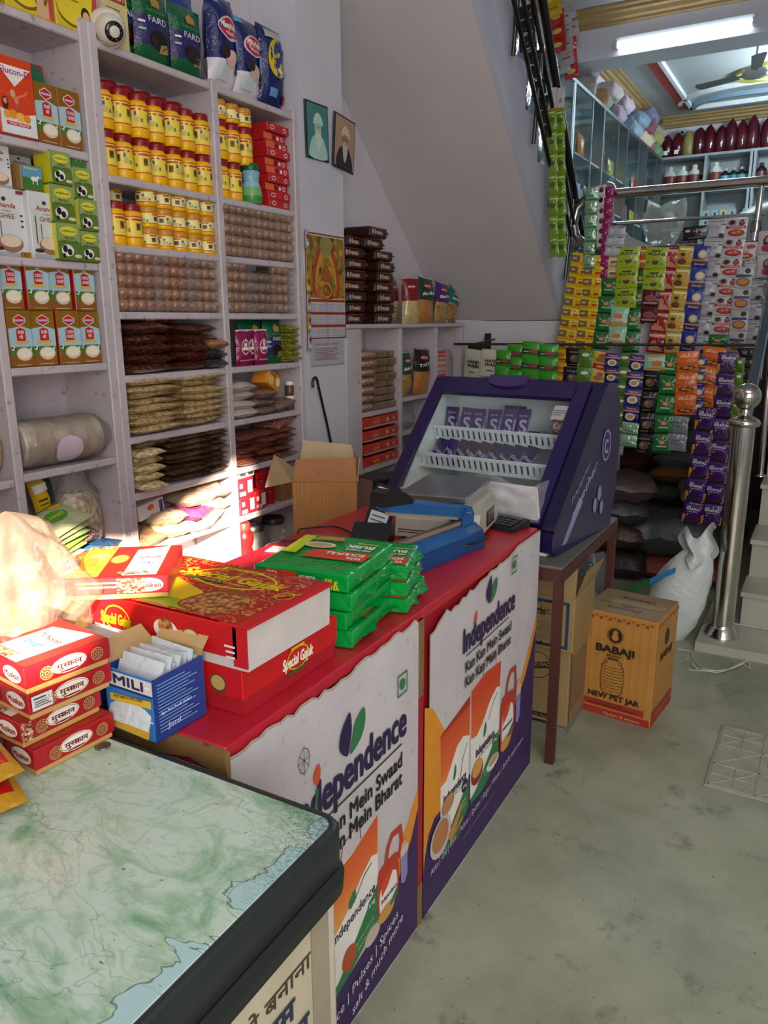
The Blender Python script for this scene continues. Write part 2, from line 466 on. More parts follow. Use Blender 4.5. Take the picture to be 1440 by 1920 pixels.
struct('ceiling_near', MB().box(XL - .05, 3.08, -1.48, 5.20, 4.199, 4.30, WF))
# cornices
WOODY = worn_paint('a68a5c', '8d7348', 'wood_cornice')
def cornice(name, path_axis, a0, a1, p, q, sgn):
    mb = MB()
    prof = [(0, 0), (0.13, 0), (0.13, -0.02), (0.10, -0.03), (0.10, -0.05), (0.07, -0.06), (0.06, -0.09), (0.03, -0.10), (0.03, -0.12), (0, -0.13)]
    if path_axis == 'y': mb.prism([(p + sgn * u, q + w) for u, w in prof], a0, a1, WOODY, axis='y')
    else: mb.prism([(p + sgn * u, q + w) for u, w in prof], a0, a1, WOODY, axis='x')
    return struct(name, mb)
cornice('trim_1', 'y', 7.955, 11.79, XL + 0.004, TOPZ - 0.001, 1)
cornice('trim_2', 'x', XL + 0.14, 3.9, 11.798, TOPZ - 0.001, -1)
cornice('trim_3', 'x', XL + 0.14, 3.9, 7.598, TOPZ - 0.001, -1)
cornice('trim_4', 'y', 5.25, 7.45, XL + 0.004, TOPZ - 0.001, 1)
# moulded ceiling design
mb = MB()
Fc = frame((0, 0, TOPZ), (1, 0, 0), (0, -1, 0))     # u = x, v = -y, normal -z
def cb(pts, m, th=0.02): mb.prism([(x, y) for x, y in pts], TOPZ - th, TOPZ + 0.001, m, axis='z')
def arc(cx_, cy_, r0, r1, a0, a1, n=22):
    A = [math.radians(a0 + (a1 - a0) * i / n) for i in range(n + 1)]
    return [(cx_ + r1 * math.cos(a), cy_ + r1 * .55 * math.sin(a)) for a in A] + [(cx_ + r0 * math.cos(a), cy_ + r0 * .55 * math.sin(a)) for a in reversed(A)]
CRED = C('b0453a', .6); CWH = C('dfe5ea', .6); CYE = C('c9c16a', .6); CBL = C('7d94aa', .6)
cb([(-2.02, 8.2), (-1.90, 8.2), (-1.90, 11.3), (-2.02, 11.3)], CRED, .03)
cb([(-1.90, 8.2), (-1.86, 8.2), (-1.86, 11.3), (-1.90, 11.3)], CWH, .05)
cb([(-1.90, 11.26), (-0.2, 11.26), (-0.2, 11.31), (-1.90, 11.31)], CWH, .05)
for i in range(1):
    A = arc(-1.2, 11.25, 0.62, 0.70, 180, 360)
    for j in range(22): mb.prism([A[j], A[j + 1], A[len(A) - 2 - j], A[len(A) - 1 - j]], TOPZ - .05, TOPZ + .001, CBL, axis='z')
    A = arc(-1.0, 11.0, 0.95, 1.0, 180, 300)
    for j in range(22): mb.prism([A[j], A[j + 1], A[len(A) - 2 - j], A[len(A) - 1 - j]], TOPZ - .05, TOPZ + .001, CWH, axis='z')
    A = arc(-0.5, 10.2, 0.62, 0.78, 90, 260)
    for j in range(22): mb.prism([A[j], A[j + 1], A[len(A) - 2 - j], A[len(A) - 1 - j]], TOPZ - .04, TOPZ + .001, CYE, axis='z')
    A = arc(-1.35, 8.2, 0.02, 0.42, 20, 160)
    for j in range(22): mb.prism([A[j], A[j + 1], A[len(A) - 2 - j], A[len(A) - 1 - j]], TOPZ - .03, TOPZ + .001, CRED, axis='z')
struct('trim_5', mb)

# ------------------------------------------------------------------ staircases
XR = -1.57
def soff_z(y): return 1.56 + 0.907 * (YB - y)
pts = [(YB - 0.002, 1.56), (2.2, soff_z(2.2)), (2.2, 5.2)]
z = 2.893 + 0.22 * 8; y = 4.09 - 0.225 * 7
zt = []
yy = 4.09 - 0.225 * 8; zz = 2.893 + 0.22 * 8
pts.append((yy, zz))
for k in range(8 + 6):
    yy += 0.225
    pts.append((yy, zz)); zz -= 0.222
    if yy + 0.225 > YB - 0.01 or zz < 1.75: pts.append((yy, zz)); break
    pts.append((yy, zz))
pts.append((YB - 0.002, zz))
struct('staircase_upper', MB().prism(pts, XL + 0.002, XR - 0.03, SOFF, axis='x').prism(pts, XR - 0.03, XR, WALL('b2b4c6', 'bcbece'), axis='x'))
# stone steps on the right climbing to the upper floor
mb = MB()
TREADS = [(4.075, 0.045), (4.355, 0.224), (4.70, 0.427), (4.96, 0.66), (5.26, 0.86), (5.54, 1.06), (5.82, 1.26), (6.08, 1.42)]
SLAB = WALL('a3a396', 'b5b5a8', 4.0, 0.3)
mb.box(-0.405, 2.2, 3.74, 6.2, 0.0, 0.045, SLAB)
for i in range(1, 8):
    y0 = TREADS[i - 1][0] if i == 1 else TREADS[i - 1][0]
    mb.box(-0.24, 2.2, TREADS[i - 1][0], 6.34, TREADS[i - 1][1], TREADS[i][1], STONE)
    mb.box(-0.25, 2.2, TREADS[i - 1][0] - 0.018, TREADS[i][0], TREADS[i][1] - 0.022, TREADS[i][1] + 0.002, SLAB)
struct('stone_steps', mb)
# ------------------------------------------------------------------ steel newel, handrails
ST = STEEL('cfcac4', 0.13); ST2 = STEEL('9a948e', 0.2)
NX, NY = -0.305, 3.89
t = thing('newel_post', 'polished steel newel post with a ball finial at the foot of the stone steps', 'post', (NX, NY, 0.045))
obj('post', MB().lathe([(0.050, 0.0), (0.050, 1.03)], ST, 28), t)
obj('base_collar', MB().lathe([(0.078, 0.0), (0.078, 0.012), (0.070, 0.018), (0.070, 0.028), (0.062, 0.034), (0.062, 0.046), (0.052, 0.052), (0.050, 0.06)], ST, 28), t)
obj('cap', MB().lathe([(0.052, 1.03), (0.066, 1.034), (0.070, 1.046), (0.066, 1.06), (0.05, 1.07), (0.03, 1.08), (0.022, 1.09), (0.022, 1.11)], ST, 28), t)
obj('ball_finial', MB().sphere((0, 0, 1.168), 0.061, ST, 28, 18), t)
t = thing('stair_handrail', 'steel stair handrail with a slim baluster climbing behind the newel post', 'handrail', (0, 0, 0))
obj('rail', MB().tube([(-.305, 3.95, 1.12), (-.305, 4.45, 1.50), (-.31, 5.6, 2.42), (-.31, 6.2, 2.45)], 0.026, STEEL('8fa0ac', .15), 14), t)
for yy_, zt_ in ((4.92, 1.9), (5.9, 2.42)):
    zb = 0.665 if yy_ < 5.2 else 1.265
    obj('baluster', MB().tube([(-.27, yy_, zb), (-.30, yy_, zt_)], 0.016, ST, 10), t)
    obj('base_collar', MB().lathe([(0.03, 0), (0.03, .008), (.02, .014)], ST, 14, T=Matrix.Translation((-.27, yy_, zb))), t)
# gallery railing of the upper room
t = thing('gallery_railing', 'long steel railing with a fat top rail in front of the upper room', 'railing', (0, 0, 0))
RY_ = 5.10
obj('top_rail', MB().tube([(-1.36, RY_, 2.31), (-0.31, RY_, 2.31), (0.4, RY_, 2.31)], 0.028, ST, 14), t)
obj('lower_rail', MB().tube([(-1.30, RY_, 2.135), (0.4, RY_, 2.135)], 0.010, ST, 10), t)
obj('lower_rail', MB().tube([(-1.30, RY_, 1.90), (0.4, RY_, 1.90)], 0.010, ST, 10), t)
obj('upright', MB().tube([(-0.47, RY_, 1.56), (-0.445, RY_, 2.12), (-0.44, RY_, 2.29)], [0.020, 0.020, 0.013], ST, 12).lathe([(.027, 0), (.03, .02), (.027, .06)], ST2, 14, T=Matrix.Translation((-.447, RY_, 2.04))), t)
obj('upright', MB().tube([(-1.28, RY_, 1.56), (-1.28, RY_, 2.31)], 0.018, ST, 12), t)
obj('return_bend', MB().tube([(-1.36, RY_, 2.31), (-1.43, RY_, 2.30), (-1.49, RY_, 2.24), (-1.51, RY_, 2.15), (-1.49, RY_, 2.07), (-1.43, RY_, 2.02), (-1.36, RY_, 2.01)], 0.030, ST2, 14), t)
obj('end_cap', MB().sphere((-1.30, RY_, 2.335), 0.045, ST, 16, 10), t)
# railing of the upper flight
t = thing('flight_railing', 'dark steel railing slanting up beside the upper staircase', 'railing', (0, 0, 0))
def sl(y, dz): return 2.06 + 0.76 * (5.30 - y) + dz
for k, r in enumerate((.024, .012, .012, .012)):
    p0 = at(1090 - 10 * k, 442, x=-1.50); p1 = at(1017 - 18 * k, 0, x=-1.50)
    obj('rail', MB().tube([p0, p1, p1 + (p1 - p0) * .4], r, C('4a4540', .25, 1.0), 10), t)
for y_ in (5.05, 4.7, 4.35, 4.0):
    k0 = (p1.z - p0.z) / (p1.y - p0.y); zb = p0.z + k0 * (y_ - p0.y)
    obj('baluster', MB().tube([(-1.53, y_, zb - .12), (-1.50, y_, zb + .36)], 0.011, C('5a5450', .25, 1.0), 10), t)
# items standing on the upper flight, seen through its railing
for i, (y_, z_, h_, hx) in enumerate(((4.20, 2.88, .26, '2c3346'), (4.425, 2.658, .24, '2a2522'), (4.65, 2.436, .24, '3a2c20'), (4.875, 2.214, .24, '1f2326'))):
    mb = MB()
    for s in range(3):
        F = frame((-1.66, y_ + (s - 1) * .03, z_ + h_ / 2), (0, 1, 0), (0, 0, 1))
        pillow(mb, F @ Matrix.Translation((0, 0, s * .02 - .02)), .20, h_, .07, W(hx, .2, 30), s + i * 4)
    solo('snack_bag', mb, 'dark glossy bag standing on the upper stairs behind the railing, ' + ['topmost', 'second from the top', 'third from the top', 'lowest'][i], 'bag', 'dark bags on the upper stairs')

# ------------------------------------------------------------------ wall shelving, left
SHP = worn_paint('c9bec4', '9b8f92', 'painted_shelf')
XF = -2.2
YP = [0.62, 1.10, 1.52, 1.95, 2.55, 3.08]
ZB = [2.455, 2.045, 1.818, 1.590, 1.366, 1.140, 0.926, 0.707, 0.40]
ZA = [2.455, 2.098, 1.75, 1.416, 1.08, 0.73, 0.40]
t = thing('wall_shelving', 'tall lavender painted shelving with three bays filled with groceries', 'shelving', (0, 0, 0))
def shelf_board(mbz, y0, y1, z, xr=XF, th=0.026):
    mb = MB().rbox(XL + .004, xr - 0.004, y0, y1, z - th, z, SHP, 0.004); return mb
obj('back_panel', MB().box(XL + .001, XL + .008, .62, 3.10, 0, 2.43, SHP), t)
for i, (y, w) in enumerate(((0.62, .03), (1.10, .03), (1.52, .032), (1.932, .036), (1.968, .036), (2.55, .036), (3.082, .036))):
    obj('side_panel', MB().rbox(XL + .009, XF, y - w / 2, y + w / 2, 0.0, 2.47 if i != 3 and i != 4 else 2.50, SHP, 0.004), t)
obj('shelf_board', shelf_board(0, 1.536 - .9, 1.914, 2.455), t)
for z in ZA[1:]:
    obj('shelf_board', shelf_board(0, 1.537, 1.913, z), t)
    obj('shelf_board', shelf_board(0, 1.116, 1.503, z + (-.01 if z < 1.4 else 0)), t)
for z in ZB:
    obj('shelf_board', shelf_board(0, 1.987, 2.531, z), t); obj('shelf_board', shelf_board(0, 2.569, 3.063, z), t)
# ------------------------------------------------------------------ low shelf unit past the pillar
t = thing('low_shelf_unit', 'low lavender shelf unit past the pillar with rusk and snack packets', 'shelving', (0, 0, 0))
LU = [3.50, 3.61, 4.083, 4.566, 4.965]
obj('side_panel', MB().rbox(XL + .004, XF, 3.474, 3.63, 0, 1.515, SHP, .004), t)
for y in LU[2:]: obj('side_panel', MB().rbox(XL + .004, XF, y - .017, y + .017, 0, 1.515, SHP, .004), t)
obj('top_board', MB().rbox(XL + .004, XF + .006, 3.474, 4.99, 1.516, 1.540, SHP, .005), t)
for (y0, y1), zs in (((3.632, 4.065), (1.06, .745, .40)), ((4.102, 4.547), (1.105, .90, .5)), ((4.585, 4.947), (1.105, .70))):
    for z in zs: obj('shelf_board', shelf_board(0, y0, y1, z), t)
# ------------------------------------------------------------------ goods on the tall shelving
YEL = W('f0b400', .3, 20, .15); YEL2 = C('f4d84a', .35); RLID = C('8e1219', .3); RBAND = C('c23a24', .4); CREAM = C('f3e79c', .4); GOLDL = W('c98d2e', .35, 30, .3)
WHT = C('eeebe6', .5); BLK = C('1b1a1c', .5); DKR = C('6d0f16', .45); GRN = C('2f7a33', .45); BLU = C('1e5fa6', .45)
def jar(name, kind, label, loc, rot, group):
    """kind 'big' red lid, 'small' gold lid"""
    key = 'jar' + kind
    if key not in _cache:
        t = thing(name, label, 'jar', loc, (0, 0, rot), group)
        if kind == 'big':
            r, h = 0.0385, 0.148
            mb = MB().lathe([(r * .9, 0), (r, .006), (r, .030), (r * .97, .034), (r * .97, .100), (r, .104), (r * .98, .112), (r * .80, .120), (r * .80, .124)], YEL, 20,
                            mats=[YEL, YEL, RBAND, YEL2, RBAND, YEL, YEL, YEL])
            obj('jar_body', mb, t)
            obj('lid', MB().lathe([(r * .86, .122), (r * .88, .126), (r * .88, .142), (r * .8, .147), (r * .3, .148)], RLID, 20), t)
        else:
            r, h = 0.038, 0.072
            mb = MB().lathe([(r * .9, 0), (r, .005), (r, .013), (r * .97, .016), (r * .97, .045), (r, .048), (r * .85, .053)], YEL, 20, mats=[YEL, YEL, RBAND, CREAM, CREAM, YEL])
            obj('jar_body', mb, t)
            obj('lid', MB().lathe([(r * .93, .053), (r * .95, .056), (r * .95, .069), (r * .88, .0725), (r * .3, .073)], GOLDL, 20), t)
        # printed marks round the label, on curved patches
        mb = MB()
        zc = .068 if kind == 'big' else .030; sc = 1.0 if kind == 'big' else .62
        def patch(a0, da, z, rr, m, hh):
            n = 6
            vs = [((r * .975 + .0008) * math.cos(a0 + da * (i / n - .5)), (r * .975 + .0008) * math.sin(a0 + da * (i / n - .5)), z + s * hh / 2) for s in (-1, 1) for i in range(n + 1)]
            mb.add(vs, [(i, i + 1, i + n + 2, i + n + 1) for i in range(n)], m, smooth=True)
        for q in range(3):
            a = q * 2.094
            patch(a, .45, zc, r, C('7a5a22', .5), .024 * sc); patch(a, .28, zc + .002, r, C('3a3a1a', .5), .012 * sc)
            patch(a, .8, zc + .024 * sc, r, RBAND, .007 * sc); patch(a + .62, .22, zc + .010 * sc, r, BLU, .013 * sc)
            patch(a + .75, .5, zc - .008 * sc, r, C('cdbb62', .5), .018 * sc); patch(a + 1.2, .2, zc - .012 * sc, r, C('5f8a3a', .5), .012 * sc)
        if kind == 'big':
            for q in range(12): patch(q * .5236, .3, .092, r, RBAND, .006)
        obj('label', mb, t)
        _cache[key] = remember(t)
        return t
    return dup(_cache[key], loc, (0, 0, rot), label, group)
G1 = 'yellow jars on the middle bay upper shelf'
ys = [1.995 + .0805 * i + .03 for i in range(7)]
for row, nm in ((0, 'lower row'), (1, 'upper row')):
    for i, y in enumerate(ys):
        if y < 2.53: jar('preserve_jar', 'big', f'yellow jar with red lid, middle bay, front {nm}, {ORD[i]}', (XF - .052 - .004 * (i % 2), y, ZB[1] + .1485 * row), random.uniform(0, 6), G1)
for i, y in enumerate(ys[:6]):
    jar('preserve_jar', 'big', f'red-lidded yellow jar peeking over the front rows of the middle bay, {ORD[i]}', (XF - .137, y + .03, ZB[1] + .1485 + .040), random.uniform(0, 6), G1)
for i, y in enumerate(ys[:6]):
    jar('preserve_jar', 'big', f'yellow jar hidden low behind the front rows of the middle bay, {ORD[i]}', (XF - .137, y + .03, ZB[1] + .036), random.uniform(0, 6), G1)
G2 = 'small yellow jars on the middle bay second shelf'
for i in range(2): jar('preserve_jar', 'big', 'taller yellow jar with red lid left of the small gold-lidded jars, ' + ['leftmost', 'second from the left'][i], (XF - .046, 2.035 + .078 * i, ZB[2]), i * 2.0, G2)
for row in range(3):
    for i in range(6):
        if row < 2 and i == 0: continue
        jar('small_preserve_jar', 'small', f'small yellow jar with golden lid, {["bottom", "middle", "top"][row]} row, {ORD[i]}', (XF - .048 - (.09 if i == 0 else 0), 2.115 + .0775 * i, ZB[2] + .0735 * row), random.uniform(0, 6), G2)
G3 = 'yellow jars on the right bay upper shelf'
for row in range(3):
    for i in range(3):
        if row < 2 and i == 2 and row == 0: continue
        if row == 2 and i == 9: continue
        jar('preserve_jar', 'big' if row < 2 else 'small', f'yellow jar in the right bay beside red boxes, {["bottom", "middle", "top"][row]} row, {ORD[i]}', (XF - .05, 2.612 + .079 * i, ZB[1] + .1485 * row), random.uniform(0, 6), G3)
# hourglass jar with green lid
t = thing('hourglass_jar', 'pale blue waisted jar with a green lid beside the red boxes', 'jar', (XF - .035, 2.79, ZB[1]))
obj('jar_body', MB().lathe([(.040, 0), (.046, .01), (.048, .03), (.043, .065), (.034, .085), (.036, .105), (.040, .125), (.034, .132)], W('7fb8c9', .2, 20, .2), 24, mats=[C('4c9a4a', .3), C('3f8f46', .3), C('7db36a', .3), W('8fc3d2', .2), W('7fb8c9', .2), W('7fb8c9', .2), W('7fb8c9', .2)]), t)
obj('lid', MB().lathe([(.037, .132), (.038, .135), (.038, .156), (.034, .160)], C('0f5e3c', .35), 24), t)
obj('label', MB().lathe([(.0445, .055), (.0365, .080)], C('c77b86', .4), 12, caps=False), t, (0, 0, 0))
# stack of ten red sweet boxes
RED = C('c01f22', .4); ORG = C('e06a33', .4)
def red_box_mesh(v):
    mb = MB().rbox(-.10, 0, 0, .155, 0, .0335, RED, .002)
    F = frame((0, 0, 0), (0, 1, 0), (0, 0, 1))
    if v: its = [('r', .0, .004, .055, .026, ORG), ('r', .062, .008, .018, .017, DKR), ('r', .09, .009, .014, .014, WHT), ('c', .126, .016, .011, .009, WHT), ('c', .126, .016, .008, .006, RED)]
    else: its = [('c', .035, .017, .016, .009, WHT), ('c', .035, .017, .013, .006, RED), ('c', .122, .016, .012, .009, WHT), ('c', .122, .016, .009, .006, RED)]
    art(mb, F, its); return mb.data('sweet_box')
rbm = [red_box_mesh(0), red_box_mesh(1)]
for i in range(10):
    solo('sweet_box', rbm[(0, 1, 1, 0, 1, 1, 0, 1, 0, 1)[::-1][i] if i else 0], f'flat red sweet box in the tall stack on the right bay, {LVL[i] if i < 9 else "topmost"}', 'box', 'red sweet boxes stacked on the right bay',
         (XF - .006 - .008 * (i % 3), 2.876 + .004 * (i % 2), ZB[1] + .0004 + .0343 * i), (0, 0, random.uniform(-.05, .03)))
# packs of round sweets in cellophane
CLR = CLEAR('cellophane', 'ffffff', .14, .10, 30, .9)
def ball_pack(n, hexa, hexb, key):
    bm_ = MB(); r = .0225
    ball = MB().sphere((0, 0, 0), r, FOOD(hexa, hexb, 60, .45, .4), 10, 7).data('sweet_ball')
    wrap = MB()
    L = n * .043
    wrap.tube([(0, -.012, 0), (0, 0, 0), (0, L * .5, .0), (0, L, 0), (0, L + .010, 0)], [.020, .0245, .0245, .0245, .020], CLR, 10)
    return ball, wrap.data('cellophane')
packs = [ball_pack(5, 'c07a38', '84481c', 0), ball_pack(4, 'b87c46', '835228', 1), ball_pack(4, 'a06c40', '5c3a20', 2)]
def place_pack(v, n, x, y, z, label, group):
    ball, wrap = packs[v]
    t = thing('sweet_ball_pack', label, 'sweets packet', (x, y, z), (0, 0, random.uniform(-.02, .02)), group)
    for i in range(n): obj('sweet_ball', ball, t, (0, .0215 + i * .043, 0), (random.random() * 6, random.random() * 6, 0))
    obj('cellophane', wrap, t)
    return t
for k, (zs, n0, y0, npk, grp, bay) in enumerate(((ZB[3], (4, 4, 4), 2.005, (0, 0, 1), 'cellophane packs of round sweets in the middle bay', 'middle bay'),
                                        (ZB[2], (4, 4, 4), 2.585, (1, 1, 1), 'cellophane packs of round sweets in the right bay upper shelf', 'right bay upper shelf'),
                                        (ZB[3], (3, 4, 3), 2.585, (1, 2, 1), 'cellophane packs of round sweets in the right bay lower shelf', 'right bay lower shelf'))):
    for row in range(5):
        if k == 1 and row > 4: continue
        y = y0 + (.005 if row % 2 else 0)
        for j in range(3):
            n = n0[j]; s = .94 if k else 1.0
            v = npk[j]
            if k == 2 and row == 4 and j == 1: y += n * .043 + .004; continue
            place_pack(v, n if k else (4 if j else 4), XF - .030 - .004 * (row % 2), y, zs + .0255 + row * .0425, f'pack of round brown sweets, {bay}, {["bottom", "second", "third", "fourth", "top"][row]} row, {["left", "centre", "right"][j]}', grp)
            y += (n if k else 4) * .043 * (1.0 if k else 1.0) + (.003)
# flat bags of loose sweets
def bag_stack(name, ykeys, z0, nl, h, mfun, wfun, depth, label, cat, group, x=XF, tilt=0.0, names=None):
    for j, (y, w) in enumerate(ykeys):
        for i in range(nl):
            mb = MB(); lay_bag(mb, depth, w * random.uniform(.96, 1.02), h * random.uniform(1.05, 1.25), mfun(j, i), seed=i * 7 + j * 3)
            o = solo(name, mb, f'{label}, {LVL[i] if i < nl - 1 else "topmost"} of its pile{"" if len(ykeys) == 1 else ", " + (["left pile", "middle pile", "right pile"][j] if len(ykeys) == 3 else ["left pile", "right pile"][j])}', cat, group,
                     (x - depth / 2 + random.uniform(-.010, .018), y, z0 + i * h + .002), (random.uniform(-.03, .03) + tilt, random.uniform(-.05, .05), random.uniform(-.12, .12)))
DATE = FOOD('3b1d15', '6a3a2a', 45, .25, .8, '56291d'); DATE2 = FOOD('4a2a1c', '8a5a3a', 40, .25, .8, '5b2f20'); GREYB = W('3b3b40', .15, 30, .8)
bag_stack('date_bag', [(2.12, .24), (2.37, .24)], ZB[4], 5, .035, lambda j, i: DATE if (i + j) % 3 else DATE2, None, .20, 'shiny bag of dark dates', 'bag', 'bags of dates in the middle bay')
bag_stack('dried_fruit_bag', [(2.475, .105)], ZB[4], 3, .038, lambda j, i: GREYB if i < 2 else FOOD('8a5f35', 'b98a55', 60), None, .16, 'small dark grey dried fruit bag right of the dates', 'bag', 'grey dried fruit bags beside the dates', x=XF + .025)
CHI = FOOD('e6cfa0', 'a98a58', 70, .4, .7, 'd9bf90')
bag_stack('white_sweet_bag', [(2.125, .26), (2.39, .26)], ZB[5], 8, .026, lambda j, i: CHI, None, .22, 'pale cream puffed sweet bag', 'bag', 'cream puffed sweet bags in the middle bay')
PAP = FOOD('4a3527', '7a5a44', 30, .25, .6, '5b4433'); WSW = FOOD('efe0b8', 'b89f6c', 60, .4, .8, 'e0ca98')
bag_stack('brown_snack_bag', [(2.30, .24), (2.455, .14)], ZB[6], 8, .0235, lambda j, i: PAP, None, .21, 'brown brittle snack bag', 'bag', 'brown snack bags in the middle bay', x=XF - .01)
bag_stack('cream_snack_bag', [(2.075, .13)], ZB[6], 5, .031, lambda j, i: WSW, None, .20, 'cream lumpy snack bag left of the brown bags', 'bag', 'cream snack bags left of the brown bags', x=XF + .01)
mb = MB(); lay_bag(mb, .20, .17, .05, PAP, 9); solo('brown_snack_bag', mb, 'big brown snack bag lying on top of the cream lumpy bags', 'bag', None, (XF - .10, 2.10, ZB[6] + .160))
mb = MB(); lay_bag(mb, .18, .22, .045, DATE2, 4, mwrap=None); solo('date_bag', mb, 'large loose date bag slumped on top of the date piles', 'bag', None, (XF - .10, 2.22, ZB[4] + .180), (.1, 0, .1))
PEAN = FOOD('6e3a2c', 'a4614a', 110, .3, .8, '84483a')
bag_stack('peanut_bag', [(2.65, .15), (2.79, .14), (2.93, .15)], ZB[6], 5, .027, lambda j, i: PEAN, None, .20, 'bag of reddish roasted peanuts', 'bag', 'peanut bags in the right bay')
mb = MB(); lay_bag(mb, .16, .17, .055, PEAN, 9); solo('peanut_bag', mb, 'plump peanut bag lying on top of the right peanut piles', 'bag', None, (XF - .08, 2.945, ZB[6] + .138), (.25, 0, .1))
SUG = FOOD('b9a9a2', 'cfc4bd', 140, .35, .4); BRB = FOOD('6e5044', '94766a', 70, .35, .6)
bag_stack('sugar_bag', [(2.65, .16)], ZB[5], 4, .038, lambda j, i: SUG, None, .20, 'translucent bag of pale sugar', 'bag', 'pale sugar bags in the right bay')
bag_stack('brown_mix_bag', [(2.80, .13)], ZB[5], 3, .036, lambda j, i: BRB, None, .19, 'clear bag of brown spice lumps', 'bag', 'brown spice bags in the right bay')
mb = MB(); lay_bag(mb, .16, .14, .045, FOOD('5d3d38', '8b6a64', 60), 5); solo('brown_mix_bag', mb, 'clear bag with printed label in front of jars in the right bay', 'bag', None, (XF - .06, 2.93, ZB[5] + .015), (.2, 0, 0))
mb = MB().rbox(-.04, .04, -.065, .065, 0, .075, W('d98a2c', .3, 20, .2), .004)
art(mb, frame((.04, -.065, 0), (0, 1, 0), (0, 0, 1)), [('r', .008, .01, .05, .05, C('e9c46a')), ('c', .10, .04, .02, .02, C('f0e3b0')), ('t', 'NGO', .02, .05, .05, .015, DKR, .02)])
solo('snack_carton', mb, 'orange snack carton tipped over the bags in the right bay', 'box', None, (XF - .06, 2.86, ZB[5] + .118), (-.45, 0, .15))
for i in range(2):
    t = thing('spice_bottle', 'small spice bottle with pale lid at the right bay edge, ' + ['upper', 'lower'][1 - i], 'bottle', (XF - .05, 3.035, ZB[5] + .068 * i), group='small bottles at the right bay edge')
    obj('bottle_body', MB().lathe([(.020, 0), (.022, .005), (.022, .045), (.018, .05)], C('6b3e36', .3), 14), t)
    obj('lid', MB().lathe([(.020, .05), (.020, .065), (.018, .067)], WHT, 14), t)
# pouches in the right bay
def pouch(name, label, cat, loc, w, h, t_, m, items, rot=0.0, group=None, mtop=None, seed=0, lean=0.0):
    mb = MB(); F = frame((0, 0, h / 2), (0, 1, 0), (0, 0, 1))
    dr = pillow(mb, F, w, h, t_, m, seed=seed, mseal=mtop)
    art(mb, F, items, drape=dr, eps=.0008)
    return solo(name, mb, label, cat, group, loc, (0, -lean, rot))
MAG = W('8a1550', .22, 30, .5)
for i, (y, x) in enumerate(((2.655, .005), (2.735, -.02), (2.775, .01))):
    pouch('sweet_pouch', f'magenta sweet pouch with pale flower print, {ORD[i]}', 'pouch', (XF - .02 + x, y, ZB[4]), .085, .155, .04, MAG,
          [('c', 0, .005, .026, .034, C('d9b6a6')), ('c', 0, .005, .020, .027, C('8a1550')), ('c', 0, .018, .008, .014, WHT), ('c', .009, -.002, .012, .007, WHT), ('c', -.009, -.002, .012, .007, WHT), ('r', -.03, -.055, .06, .006, C('c98aa8')), ('r', -.042, .070, .084, .008, WHT)], group='magenta sweet pouches', seed=i)
DGR = W('0c5a34', .22, 30, .5)
def fard(label, loc, w=.17, h=.235, group='green and purple date pouches', rot=0., seed=0):
    PUR = W('2f2a63', .25, 30, .4)
    pouch('date_pouch', label, 'pouch', loc, w, h, .06, lambda u, v: DGR if v > .62 or v < .18 else PUR,
          [('c', .01, -h * .2, w * .27, h * .13, C('16110f', .3)), ('c', -.012, -h * .22, w * .10, h * .05, C('3a1f14', .2)), ('p', [(w * .08, -h * .36), (w * .38, -h * .33), (w * .32, -h * .22), (w * .14, -h * .24)], C('b08a4a')),
           ('t', 'FARD', -w * .20, h * .02, w * .5, h * .085, C('c9c9d8'), .01), ('r', -w * .44, -h * .02, w * .14, h * .03, WHT), ('r', -w * .44, -h * .12, w * .14, h * .03, C('9fb7d8')),
           ('t', 'Date Crown', -w * .26, h * .155, w * .52, h * .05, C('5f9a78'), .0), ('c', 0, h * .30, .012, .018, C('b08a3c')), ('c', -.014, h * .28, .008, .014, C('b08a3c')), ('c', .014, h * .28, .008, .014, C('b08a3c'))],
          rot=rot, group=group, seed=seed)
fard('green and purple date pouch on the shelf behind the magenta pouches, left', (XF - .085, 2.80, ZB[4]), .17, .20, 'green date pouches in the right bay', seed=3)
fard('green and purple date pouch on the shelf behind the magenta pouches, right', (XF - .06, 2.92, ZB[4]), .13, .20, 'green date pouches in the right bay', seed=5)
bag_stack('green_snack_bag', [(3.025, .085)], ZB[4], 6, .027, lambda j, i: FOOD('a9a83a', '6c7a22', 60), None, .14, 'small yellow-green bag right of the date pouches', 'bag', 'yellow-green bags right of the date pouches', x=XF + .005)
# red cartons, lowest visible shelf of the right bay
def rcarton(loc, sz, label, rot=0):
    mb = MB().rbox(-sz[0], 0, 0, sz[1], 0, sz[2], C('cf2230', .4), .003)
    art(mb, frame((0, 0, 0), (0, 1, 0), (0, 0, 1)), [('r', sz[1] * .62, sz[2] * .2, .03, sz[2] * .65, WHT), ('r', sz[1] * .1, sz[2] * .08, .04, sz[2] * .22, C('e9c8c8')), ('r', sz[1] * .12, sz[2] * .5, .018, .02, C('f3e3e3'))])
    return solo('red_carton', mb, label, 'box', 'red cartons on the right bay low shelf', loc, (0, 0, rot))
z0 = ZB[7]
rcarton((XF - .01, 2.585, z0), (.16, .115, .082), 'red carton low in the right bay, lower of the left pair', .02)
rcarton((XF - .012, 2.578, z0 + .083), (.16, .105, .085), 'red carton low in the right bay, upper of the left pair', -.03)
rcarton((XF - .02, 2.705, z0), (.14, .07, .088), 'narrow red carton low in the right bay beside the larger pair', 0)
for i, y in enumerate((2.60, 2.655)):
    mb = MB().rbox(-.08, 0, 0, .05, 0, .035, C('e6ddcf', .5), .002); art(mb, frame((0, 0, 0), (0, 1, 0), (0, 0, 1)), [('r', .006, .008, .038, .012, C('3a3340')), ('r', .006, .024, .03, .004, RED)])
    solo('soap_box', mb, 'small white soap box on the red cartons, ' + ['left', 'right'][i], 'box', 'white soap boxes on the red cartons', (XF - .02, y, z0 + .1685))
